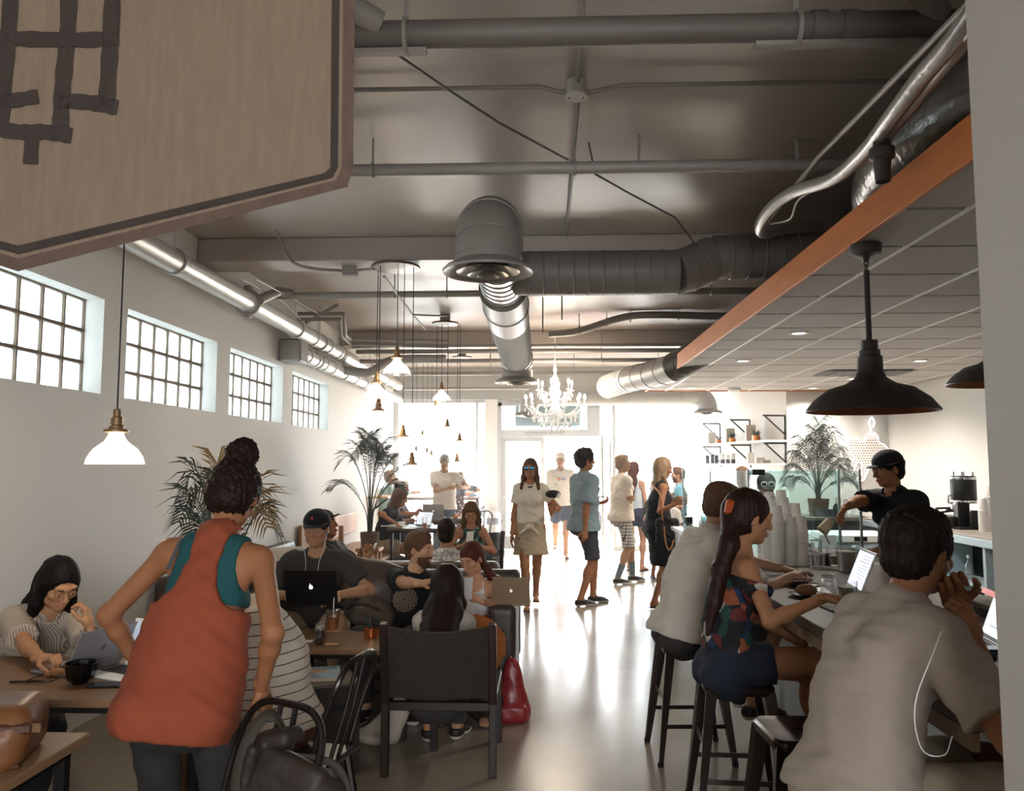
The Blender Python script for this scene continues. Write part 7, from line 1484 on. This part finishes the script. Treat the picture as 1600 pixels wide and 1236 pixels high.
# woman with white top and rust skirt
M_lace = cl('white_crochet', '#ddd8d2', bump=.6)
J7 = person('woman in white crochet halter top and rust skirt reading papers at the couch end', (-.48, 5.58, .37), 184, 1.58, 'f', lean=(-34, -14), head=(22, 20, 4), skin='#cf9a78', hands=(dict(t=P(748, 938, 5.30), pole=(1, -.1, -.8), dir=(-1, -.2, .6), palm=(0, .6, .4), curl=.35, spread=.15), dict(t=P(706, 940, 5.35), pole=(-.5, .2, -1), palm=(0, 0, 1), curl=.6)),
    hair=dict(kind='ponytail', m=HR, tie=(0, -.09, .0), pts=[P(768, 900, 5.78), P(774, 912, 5.80)], rr=[.03, .03, .02]), top=dict(name='halter_top', m=M_lace, o=.009, loose=0, sleeve=0, hem=.19, neck=.10, deep=.13, holes=holes(.145, .0, .07, .12), vee=.05), bottom=dict(kind='skirt', name='skirt', m=cl('rust_linen', '#9a5a2a', bump=.3), len=1.12, flare=.11, wr=.012, waist=.22), shoes=sand, feet=((-.36, 5.22, .08), (-.6, 5.25, .08)), kpole=((.1, -1, .7), (-.1, -1, .7)), res=.0085, hres=.0046)
for s in (-1, 1): MB(J7['off']).tube([J7['SC'] + J7['rs'] * s * .07 - J7['u2'] * .09 + J7['fc'] * .10, J7['SC'] + J7['rs'] * s * .065 + J7['fc'] * .06 + J7['u2'] * .03, J7['N'] + J7['rs'] * s * .04 + J7['u2'] * .02 - J7['fc'] * .02], .004, 6).build('halter_strap', M_lace, J7['root'])
MB(J7['off']).tube([J7['W'](.082, 0, -.05 - .02 * math.cos(a) + 0) + J7['HM'] @ V((0, .02 * math.sin(a), 0)) for a in [i * math.pi / 7 for i in range(14)]], .0015, 5, closed=True).build('hoop_earring', M_gold, J7['root'])
e = thing('paper_booklet', 'white booklet held up by the woman in the white top', 'paper', P(722, 925, 5.22)); q = [P(701, 908, 5.12), P(739, 902, 5.25), P(737, 936, 5.28), P(703, 944, 5.2)]; MB(e.location).add(q + [x + V((0, .012, 0)) for x in q], [(0, 1, 2, 3), (7, 6, 5, 4), (0, 4, 5, 1), (1, 5, 6, 2), (2, 6, 7, 3), (3, 7, 4, 0)]).build('booklet_pages', mat('booklet_white', '#d9d3d0', .6), e)
laptop(P(799, 947, 5.42), 4, 'gold laptop with fruit emblem open on the couch armrest', 100, .245, .185, m=M_gold)
# woman from behind in the woven chair
person('woman with long dark hair sitting in the woven chair, seen from behind', (-.57, 4.50, .37), 4, 1.54, 'f', lean=(14, 46), head=(-4, 16, 0), skin='#c08c66', hands=(dict(t=(-.66, 4.98, .50), pole=(-.2, -.2, -1)), dict(t=(-.50, 5.0, .50), pole=(.2, -.2, -1))), hair=dict(kind='long', m=HBr, len=.30, back=.035, hq=.6, tip=.13, hr=.12, front=1, fl=.16, sidew=.085, th=.034, noise=strands(.004, 110)), top=dict(m=cl('heather_blouse', '#a49a90'), sleeve=.6, o=.016), bottom=dict(m=C_dgrey, end=.97), shoes=shoe, feet=((-.66, 4.86, .08), (-.50, 4.9, .08)), res=.0085)
# man with patterned shirt, back of head
person('man with cropped dark hair and pale patterned shirt, seen from behind on rear couch', (-.79, 6.85, .38), 2, 1.70, 'm', lean=(-22, 4), head=(0, 6, 0), skin='#b07e5a', hair=dict(kind='short', m=HBr, th=.004, noise=curls(.0015, 300)), top=dict(m=voro('floral_cotton', ['#b9b2a8', '#c9c2b8', '#8a847c', '#c2bbb0', '#aaa39a'], 55), collar=1, o=.018), bottom=dict(m=C_dgrey, end=.97), shoes=shoe, feet=((-.9, 7.7, .08), (-.7, 7.7, .08)), res=.011, hres=.006)
# woman with phone facing the camera
person('woman with long wavy brown hair looking down at her phone in the farther woven chair', (-.76, 8.86, .47), 176, 1.64, 'f', lean=(6, 18), head=(4, 26, 0), skin='#b98262', hands=(dict(t=P(742, 852, 8.5), pole=(1, 0, -.8), curl=.6, palm=(0, .6, .6)), dict(t=P(724, 852, 8.5), pole=(-1, 0, -.8), curl=.6, palm=(0, .6, .6))), hair=dict(kind='long', m=HM_, len=.26, back=.0, fl=.26, sidew=.074, noise=strands(.005, 120)), top=dict(name='strap_top', m=voro('leafy_print', ['#28302e', '#3c5a55', '#22282a', '#6d8a82', '#30403c'], 40), sleeve=0, o=.01, holes=holes(.135, .01, .05, .11)), bottom=dict(kind='skirt', name='skirt', m=MATS['leafy_print'], len=.95), shoes=sand, feet=((-.66, 8.3, .08), (-.84, 8.3, .08)), res=.011, hres=.006)
e = thing('phone', 'pale phone held by the woman in the farther woven chair', 'phone', P(734, 842, 8.42)); MB().beam((0, 0, -.05), (0, .05, .07), .07, .01, up=(0, 1, 0), bev=.003).build('phone_body', mat('pale_phone', '#c9bfb6', .4), e)
# far table people
person('woman with long straight brown hair and black T-shirt at the near far table', (-2.12, 10.75, .56), 75, 1.66, 'f', lean=(12, 30), head=(-2, 22, 0), skin='#b98262', hands=(dict(t=(-1.75, 10.95, .86)), dict(t=P(619, 818, 10.45), palm=(0, 0, -1))), hair=dict(kind='long', m=HM_, len=.28, back=-.02, fl=.25, th=.018), top=dict(m=C_black, o=.016, loose=.03), bottom=dict(name='shorts', m=C_khaki, end=.30), shoes=shoe, feet=((-1.75, 10.9, .08), (-1.7, 10.6, .08)), res=.013, hres=.007)
person('person in white cap and dark checked shirt holding a phone beyond the far table', (-2.25, 12.1, .62), 80, 1.70, 'm', lean=(6, 20), head=(0, 12, 0), skin='#a9714d', hands=(dict(t=P(652, 800, 12.2)), dict(t=P(648, 802, 11.9))), hair=dict(kind='cap', m=HB, hat=C_white), top=dict(m=plaid('dark_check', '#2e2a30', '#8a8186', 30, .75), sleeve=.5, o=.02), bottom=dict(m=C_denim, end=.97), shoes=shoe, feet=((-1.85, 12.2, .08), (-1.85, 11.9, .08)), res=.013, hres=.007)
person('man in light grey T-shirt standing by the left shop window looking at his phone', (P(694, 800, 13.5).x, 13.5, .95), 176, 1.80, 'm', lean=(-2, 6), head=(-4, 30, 0), skin='#a9805f', hands=(dict(t=P(722, 762, 13.15), pole=(1, .4, -.6), palm=(0, .6, .5), curl=.6), dict(t=P(700, 763, 13.15), pole=(-1, .4, -.6), palm=(0, .6, .5), curl=.6)), hair=dict(kind='short', m=HG, quiff=.01), top=dict(m=cl('pale_heather', '#bdb5ac'), skirt=.08, o=.018, loose=.03), bottom=dict(m=C_denim, end=.97), shoes=shoe, res=.013, hres=.007)
person('woman in dark floral dress bending over the window ledge behind the man in grey', (P(714, 800, 14.35).x, 14.3, .84), 0, 1.64, 'f', lean=(15, 40), head=(0, 20, 0), skin='#b98262', hair=dict(kind='long', m=HM_, len=.15), top=dict(m=voro('dark_floral', ['#241f24', '#3a2c33', '#1e1b20', '#b58f8a', '#2a2529'], 34), sleeve=.4), bottom=dict(kind='skirt', name='skirt', m=MATS['dark_floral'], len=1.1, flare=.07), shoes=shoe, hands=(dict(t=(-1.6, 14.75, 1.1)), dict(t=(-1.3, 14.8, 1.1))), res=.014, hres=.008)
person('person with curly hair and pale teal shirt at the left edge of the shop window', (P(604, 805, 14.4).x, 14.3, .72), 40, 1.66, 'f', lean=(4, 14), head=(0, 8, 0), skin='#a9714d', hair=dict(kind='short', m=HL, th=.035, noise=curls(.008, 60)), top=dict(m=cl('pale_teal', '#9fbdb8'), sleeve=.6), bottom=dict(m=C_denim, end=.97), shoes=shoe, feet=((-2.3, 14.6, .3), (-2.15, 14.6, .3)), hands=(dict(t=(-2.4, 14.8, 1.1)), dict(t=(-2.1, 14.8, 1.1))), res=.014, hres=.008)
tag(MB().lathe([(.15, .60), (.16, .62), (.15, .64), (.001, .64)], n=20).tube([V((0, 0, .6)), V((0, 0, .02))], .02, 8).lathe([(.18, 0), (.17, .02), (.02, .04)], n=20).build('window_stool', M_black), 'round black stool under the person in the pale teal shirt', 'stool').location = (P(604, 805, 14.4).x, 14.3, 0)
# ---------------------------------------------------------------- the standing queue
J15 = person('woman in mirrored sunglasses, cream knotted T-shirt and short beige skirt walking forward', (P(829, 850, 9.25).x, 9.25, .89), 180, 1.68, 'f', head=(6, 2, 0), skin='#b07a54', twist=3, hands=(dict(t=P(861, 800, 8.98), pole=(1, .2, -1), dir=(-.1, -.2, 1), palm=(-.3, -1, 0), curl=.5), dict(t=P(798, 848, 9.2), pole=(-.6, 1, 0), curl=.3)),
    hair=dict(kind='long', m=HM_, len=.16, back=-.01, fl=.04, sidew=.07, tip=.05), top=dict(m=C_cream, o=.014, loose=.025, sleeve=.3, hem=-.02), bottom=dict(kind='skirt', name='skirt', m=cl('beige_linen', '#a8957c'), len=.72, flare=.045, wr=.006), shoes=sand, feet=((-.07, 9.55, .12), (-.16, 9.12, .09)), kpole=((0, -1, 0), (0, -1, 0)), toe=(178, 184), res=.0105, hres=.0055)
W_ = J15['W']
for s in (-1, 1): MB(J15['off']).sphere(W_(s * .031, .102, .012), (.024, .006, .022), 14, 8, J15['HM']).build('mirror_lens', mat('blue_mirror', '#3f86b8', .08, .9), J15['root'], fix=False)
MB(J15['off']).tube([W_(-.07, .05, .02), W_(-.055, .098, .022), W_(0, .104, .02), W_(.055, .098, .022), W_(.07, .05, .02)], .003, 6).build('sunglasses_frame', M_white, J15['root'])
s = Solid(); s.ell(P(828, 822, 9.08), (.05, .03, .025), None); s.cone(P(828, 822, 9.08), P(812, 834, 9.1), .02, .012); s.cone(P(828, 822, 9.08), P(842, 834, 9.1), .02, .012); solid('shirt_knot', s, C_cream, J15['root'], .009)
MB(J15['off']).tube(smoothpts([J15['SC'] + J15['rs'] * -.06 + J15['u2'] * .06, J15['SC'] + J15['fc'] * .085 + J15['u2'] * .015, J15['SC'] + J15['rs'] * .06 + J15['u2'] * .06], 6), .010, 8).build('headphone_band', M_dark, J15['root'])
c = P(864, 772, 8.95); e = thing('held_cap', 'dark and white cap held up in the hand of the walking woman', 'cap', c); s = Solid(); s.ell(c, (.085, .06, .045), None); s.ell(c + V((-.02, -.04, -.01)), (.03, .03, .02), None, .02, True); solid('cap_crown', s, C_dgrey, e, .009); MB(c).sphere(c + V((.05, -.03, -.01)), (.03, .02, .03), 10, 6).build('white_patch', C_white, e)
J16 = person('man in white T-shirt, cap and navy shorts walking in through the entrance door', (P(876, 790, 14.3).x, 14.3, .96), 180, 1.84, 'm', head=(4, 0, 0), skin='#b98a6a', lean=(0, 4), hands=(dict(t=P(893, 800, 14.2)), dict(t=P(860, 808, 14.1))), hair=dict(kind='cap', m=HG, hat=C_cream), top=dict(m=C_white, skirt=.06, o=.02, loose=.04, sleeve=.45), bottom=dict(name='shorts', m=cl('navy_cotton', '#2e3348'), end=.40, o=.02), shoes=sand, feet=((P(884, 866, 14.1).x, 14.1, .10), (P(868, 855, 14.8).x, 14.75, .20)), res=.013, hres=.007)
mb = MB(J16['off'])
for k, (a, b, m_) in enumerate((((-.09, -.10), (-.05, -.06), '#2c6fb0'), ((-.05, -.06), (-.02, -.10), '#2c6fb0'), ((-.02, -.10), (.03, -.05), '#c8392f'), ((.03, -.05), (.04, -.11), '#c8392f'), ((.04, -.09), (.10, -.07), '#d8a23a'), ((.06, -.17), (.10, -.15), '#3d8a66'))):
    Q = lambda p: J16['SC'] + J16['rs'] * p[0] + J16['u2'] * p[1] + J16['fc'] * .145
    MB(J16['off']).beam(Q(a), Q(b), .018, .01).build('shirt_print', mat('print_%d' % k, m_, .8), J16['root'])
J17 = person('man with curly hair in blue-grey shirt and dark shorts in the queue, hand in pocket', (.50, 9.52, .94), 62, 1.80, 'm', head=(10, 2, 0), skin='#a9714d', hands=(dict(t=P(934, 786, 9.75), pole=(0, .6, -1), dir=(1, 0, .1), palm=(-.2, -.2, 1), curl=.6), dict(t=P(914, 832, 9.3), pole=(-.8, -.6, 0), curl=.6)), hair=dict(kind='short', m=HBr, th=.026, quiff=.015, noise=curls(.007, 80)), top=dict(m=cl('blue_grey_chambray', '#7f8f94'), collar=1, skirt=.09, o=.022, loose=.05, sleeve=.42), bottom=dict(name='shorts', m=cl('slate_cotton', '#3a3a42'), end=.47, o=.010, flare=.022), shoes=shoe, feet=((.60, 9.66, .09), (.44, 9.40, .09)), toe=(75, 70), res=.0105, hres=.0055)
MB(J17['off']).tube([J17['W'](.08, .0, .015), J17['W'](.06, .085, .015), J17['W'](.03, .105, .012), J17['W'](0, .112, .018)], .002, 5).build('eyeglasses', M_black, J17['root'])
e = thing('phone', 'dark phone in the hand of the man in the blue-grey shirt', 'phone', P(936, 776, 9.7)); MB().box((-.04, -.04, -.006), (.08, .04, .006), .003).build('phone_body', M_blk_l, e)
J18 = person('man with glasses in cream polo and plaid shorts in the queue, arms crossed', (1.10, 11.22, .92), 74, 1.76, 'm', head=(2, 4, 0), skin='#b98a6a', hands=(dict(t=P(984, 778, 10.98), pole=(-.2, .2, -1), curl=.5, dir=(.5, -.8, 0)), dict(t=P(982, 783, 11.35), pole=(-.3, -.6, -1), curl=.5, dir=(.5, .8, .1))), hair=dict(kind='short', m=HL, th=.006), top=dict(m=C_cream, collar=1, skirt=.07, o=.02, loose=.045, sleeve=.40), bottom=dict(name='shorts', m=plaid('plaid_shorts', '#c9c2b6', '#3b3d42', 24, .78), end=.5, o=.010, flare=.02), shoes=dict(m=C_shoe, sole=C_white, sock=cl('grey_sock', '#5f6b70'), sock_h=.45), feet=((1.25, 11.4, .09), (1.02, 11.12, .09)), toe=(80, 75), res=.012, hres=.006)
MB(J18['off']).tube([J18['W'](.08, .0, .015), J18['W'](.06, .085, .015), J18['W'](.03, .105, .012), J18['W'](0, .112, .018)], .002, 5).build('eyeglasses', M_black, J18['root'])
person('woman with wavy dark hair, pale top and navy shorts behind the man in plaid shorts', (P(992, 820, 12.6).x, 12.6, .88), 30, 1.66, 'f', head=(0, 0, 0), skin='#c99a7c', hair=dict(kind='long', m=HR, len=.24, noise=strands(.008, 70), front=0), top=dict(m=cl('pale_blue_tank', '#b9c4cc'), sleeve=0, holes=holes(.14, .0, .05, .11)), bottom=dict(name='shorts', m=cl('navy_cotton', '#2e3348'), end=.25), shoes=sand, res=.013, hres=.007)
J20 = person('woman with light brown hair in black sleeveless dress at the order counter', (1.33, 9.38, .90), 78, 1.70, 'f', head=(2, 16, 0), skin='#b07a58', lean=(0, 6), hands=(dict(t=P(1056, 782, 9.25), pole=(-.2, .2, -1), curl=.4), dict(t=P(1058, 786, 9.0), pole=(-.3, -.3, -1), curl=.4)), hair=dict(kind='long', m=HL, len=.16, back=-.01, fl=.05), top=dict(name='dress_top', m=C_black, sleeve=0, o=.015, loose=.04, skirt=.05, holes=holes(.15, .01, .045, .10)), bottom=dict(kind='skirt', name='dress_skirt', m=C_black, len=.97, flare=.06, waist=.2), shoes=sand, feet=((1.42, 9.55, .09), (1.26, 9.28, .09)), toe=(80, 84), res=.0105, hres=.0055)
c = P(1043, 830, 9.12); e = thing('handbag', 'black handbag with tan strap hanging at the side of the woman in black', 'bag', c); s = Solid(); s.box(c, (.13, .06, .15), None, r=.05); s.ell(c + V((0, -.02, -.05)), (.12, .07, .12), None, .05); solid('bag_body', s, C_black, e, .012, wrinkle(.006)); TS_ = mat('tan_strap', '#9a6038', .5)
MB(c).tube(smoothpts([c + V((-.06, -.06, .12)), c + V((-.09, -.09, .4)), P(1018, 757, 9.25), P(1020, 752, 9.4)], 5), .009, 6).build('shoulder_strap', TS_, e); MB(c).tube(smoothpts([c + V((-.05, -.075, .06)), c + V((-.04, -.09, -.1)), c + V((0, -.09, -.2)), c + V((.05, -.08, -.1)), c + V((.07, -.07, .08))], 5), .009, 6).build('hanging_strap', TS_, e)
person('small child with short hair standing behind the arm of the woman in black', (P(1042, 800, 10.6).x, 10.6, .66), 190, 1.24, 'm', skin='#b98a6a', headscale=1.25, hair=dict(kind='short', m=HL, th=.004), top=dict(m=C_white), bottom=dict(name='shorts', m=C_denim, end=.45), shoes=shoe, hands=(None, dict(t=P(1050, 782, 10.4), dir=(0, 0, 1), curl=.5)), res=.013, hres=.007)
person('taller child with brown hair beside the woman in black', (P(1028, 800, 11.6).x, 11.6, .70), 170, 1.34, 'm', skin='#a9714d', headscale=1.2, hair=dict(kind='short', m=HM_, th=.008), top=dict(m=C_dgrey), bottom=dict(name='shorts', m=C_denim, end=.45), shoes=shoe, res=.013, hres=.007)
person('bearded man in teal-blue shirt looking left beyond the order counter', (P(1062, 800, 12.4).x, 12.4, .80), -86, 1.64, 'm', head=(0, 4, 0), skin='#b98a6a', hair=dict(kind='short', m=HM_, beard=1, quiff=.01), top=dict(m=cl('teal_blue', '#5e93a4'), sleeve=.42), bottom=dict(m=C_denim, end=.97), shoes=shoe, hands=(dict(t=P(1040, 800, 12.2)), None), res=.013, hres=.007)
J23 = person('barista in dark cap with white sunglasses on top behind the glass case', (P(1195, 830, 7.4).x, 7.4, .82), 188, 1.56, 'm', lean=(8, 20), head=(0, 22, 0), skin='#a9714d', hair=dict(kind='cap', m=HB, hat=C_dgrey), top=dict(m=C_black, sleeve=.5), bottom=dict(m=C_denim, end=.97), shoes=shoe, res=.013, hres=.007)
for s_ in (-1, 1): MB(J23['off']).tube([J23['W'](s_ * .034 + .027 * math.cos(a), .108, .075 + .024 * math.sin(a)) for a in [i * math.pi / 8 for i in range(16)]], .005, 6, closed=True).build('white_sunglasses', M_white, J23['root'])
person('worker with brown hair mostly hidden behind the glass case', (P(1161, 800, 8.6).x, 8.6, .83), 20, 1.60, 'm', hair=dict(kind='short', m=HM_), top=dict(m=C_dgrey), bottom=dict(m=C_denim, end=.97), shoes=shoe, res=.013, hres=.008, skin='#b98a6a')
# ---------------------------------------------------------------- barista
J24 = person('barista in black polo, apron and black cap pouring a drink behind the bar', (2.56, 5.86, .90), 244, 1.72, 'm', lean=(4, 16), head=(14, 12, 0), skin='#b07a55', headscale=1.04, hands=(dict(t=P(1372, 860, 5.55), pole=(.3, .4, -1), dir=(-.9, -.2, -.1), palm=(0, 0, -1), curl=.3), dict(t=P(1304, 796, 5.45), pole=(.1, .8, .6), dir=(-.7, -.1, -.75), palm=(.5, -.3, -.8), curl=.75)),
    hair=dict(kind='cap', m=HB, hat=C_black), top=dict(m=C_black, collar=1, skirt=.08, o=.02, sleeve=.36, wr=.005), bottom=dict(m=C_dgrey, end=.97), shoes=shoe, res=.008, hres=.0045)
s = Solid(); a0 = J24['P0'] - J24['u1'] * .35; s.cone(a0, J24['P0'] + J24['u1'] * .10, .18, .17, k=.03, d=J24['f1'], q=.78, flat='ab'); s.cone(J24['P0'] + J24['u1'] * .10, J24['SC'] - J24['u2'] * .10, .17, .165, k=.03, d=J24['fc'], q=.80, flat='b'); s.cut(J24['P0'] + J24['f1'] * .03, -J24['f1'])
solid('apron', s, cl('charcoal_apron', '#2b2624'), J24['root'], .009, wrinkle(.005)); s = Solid(); q = J24['Mi'] + J24['fc'] * .142 + J24['rs'] * -.02
for dx, dz in ((0, .02), (.015, -.01), (-.015, -.02), (0, -.05), (.01, .05)): s.cone(q + J24['rs'] * dx + J24['u2'] * dz, q + J24['rs'] * dx * 1.8 + J24['u2'] * (dz - .03), .012, .014, k=.01)
solid('apron_print', s, mat('rust_print', '#7a4a33', .8), J24['root'], .006)
c = P(1291, 822, 5.42); e = thing('shaker_cup', 'small cream cup tipped in the hand of the pouring barista', 'cup', c); ax_ = V((-.55, -.1, -.6)); MB(c).lathe([(.001, -.045), (.030, -.045), (.040, .045), (.037, .045), (.028, -.04)], c, 20, ax_).build('cup_body', mat('cream_cup', '#c9b89c', .5), e); MB(c).tube([c + ax_.normalized() * .04, P(1296, 850, 5.42)], .005, 6).build('liquid_stream', mat('coffee_milk', '#9a8470', .3), e)
# ---------------------------------------------------------------- guests on the stools
person('man in white shirt hunched over the bar on the farthest stool', (.80, 4.66, .70), 76, 1.80, 'm', lean=(12, 26), head=(-10, 22, 0), skin='#b98a6a', build=1.08, hands=(dict(t=(1.42, 4.95, .99), palm=(0, 0, -1)), dict(t=(1.36, 4.55, .99), palm=(0, 0, -1), pole=(-.2, -.8, -.7))), hair=dict(kind='short', m=HM_, th=.014, noise=curls(.003, 110)), top=dict(m=cl('off_white_seersucker', '#c9bfb2', bump=.5), collar=1, skirt=.05, o=.022, loose=.05, sleeve=.44, wr=.006), bottom=dict(name='shorts', m=C_dgrey, end=.44, o=.008), shoes=shoe, feet=((1.16, 4.85, .30), (1.16, 4.62, .30)), kpole=((1, 0, .4), (1, 0, .4)), toe=(85, 85), res=.008, hres=.005)
M_print2 = voro('patchwork_print', ['#17171b', '#5c2422', '#20403a', '#191a20', '#a89f94', '#141418', '#1c2c4a', '#1a1a1e', '#8a4a2c'], 18)
J26 = person('woman with very long dark ponytail, patterned off-shoulder top and denim shorts on the middle stool', (.87, 3.90, .69), 82, 1.68, 'f', lean=(0, 14), head=(-2, 12, 0), skin='#bd8660', neckfwd=.1, headscale=1.07, hands=(dict(t=P(1256, 1008, 3.95), pole=(-.6, .6, -.6), dir=(.35, -.1, -1), palm=(-.8, 0, -.4), curl=.3), dict(t=P(1288, 934, 3.50), pole=(-.2, -.7, -.9), dir=(1, .2, 0), palm=(0, 0, -1), curl=.3)),
    hair=dict(kind='ponytail', m=mat('hair_chestnut', '#28150e', .55, var=.5, vscale=30, stretch=(3, 3, .4), spec=.25), th=.014, tie=(0, -.095, .025), pts=[P(1140, 850, 3.82), P(1126, 890, 3.80), P(1116, 940, 3.78), P(1106, 990, 3.76)], rr=[.042, .044, .040, .034, .012]), top=dict(name='off_shoulder_top', m=M_print2, o=.014, loose=.02, sleeve=.26, hem=.03, topcut=-.045, wr=.004), bottom=dict(name='shorts', m=C_denim, end=.20, o=.012, waist=.13), shoes=shoe, feet=((1.30, 3.98, .22), (1.22, 3.72, .34)), kpole=((1, 0, .5), (1, 0, .6)), toe=(85, 85), res=.0065, hres=.0042)
MB(J26['off']).box(V((-.015, -.022, -.036)), V((.015, .022, .036)), .01, Matrix.Translation(J26['W'](.04, -.118, .03)) @ J26['HM'].to_4x4()).build('hair_clip', mat('tortoise_clip', '#a84c22', .25), J26['root'])
for k in range(4): MB(J26['off']).beam(J26['W'](.0, -.115, .055 - .018 * k), J26['W'](.035, -.10, .055 - .018 * k), .006, .006).build('clip_tooth', mat('tortoise_clip', '#a84c22'), J26['root'])
sp = J26['SC'] - J26['rs'] * -.085; MB(J26['off']).tube(smoothpts([J26['SC'] + J26['rs'] * .10 - J26['u2'] * .08 + J26['fc'] * .06, J26['SC'] + J26['rs'] * .10 + J26['u2'] * .035, J26['SC'] + J26['rs'] * .08 - J26['u2'] * .08 - J26['fc'] * .09], 5), .006, 6).build('strap', C_black, J26['root'])
J27 = person('curly haired man in grey T-shirt, hands clasped, on the nearest bar stool', (.90, 2.42, .69), 74, 1.76, 'm', lean=(8, 28), side=0, twist=6, head=(-10, 12, 0), skin='#a36e4c', build=.98, neckfwd=.4, hands=(dict(t=P(1496, 950, 2.46), pole=(-.4, .3, -1), dir=(-.3, -.1, 1), palm=(-.2, -1, 0), curl=1.0, el=P(1512, 1060, 2.60)), dict(t=P(1502, 956, 2.32), pole=(-.5, -.12, -1), dir=(-.25, .2, 1), palm=(-.3, .9, 0), curl=1.0, el=P(1524, 1082, 2.20))),
    hair=dict(kind='short', m=HBr, th=.018, quiff=.006, noise=curls(.0028, 230)), top=dict(m=cl('taupe_jersey', '#9a8c80', bump=.3), skirt=.025, o=.020, loose=.03, sleeve=.40, wr=.006), bottom=dict(name='shorts', m=cl('pale_khaki', '#a99b89'), end=.42, o=.012), shoes=shoe, feet=((1.30, 2.6, .30), (1.28, 2.25, .30)), kpole=((1, 0, .4), (1, 0, .4)), toe=(85, 85), res=.0065, hres=.0042)
MB(J27['off']).tube(smoothpts([J27['W'](.08, .02, -.01), J27['W'](.07, .07, -.10), P(1462, 1010, 2.15), P(1430, 1100, 2.1), P(1440, 1170, 2.1), P(1475, 1180, 2.1), P(1488, 1150, 2.15)], 6), .0016, 5).build('earphone_cord', M_white, J27['root'])
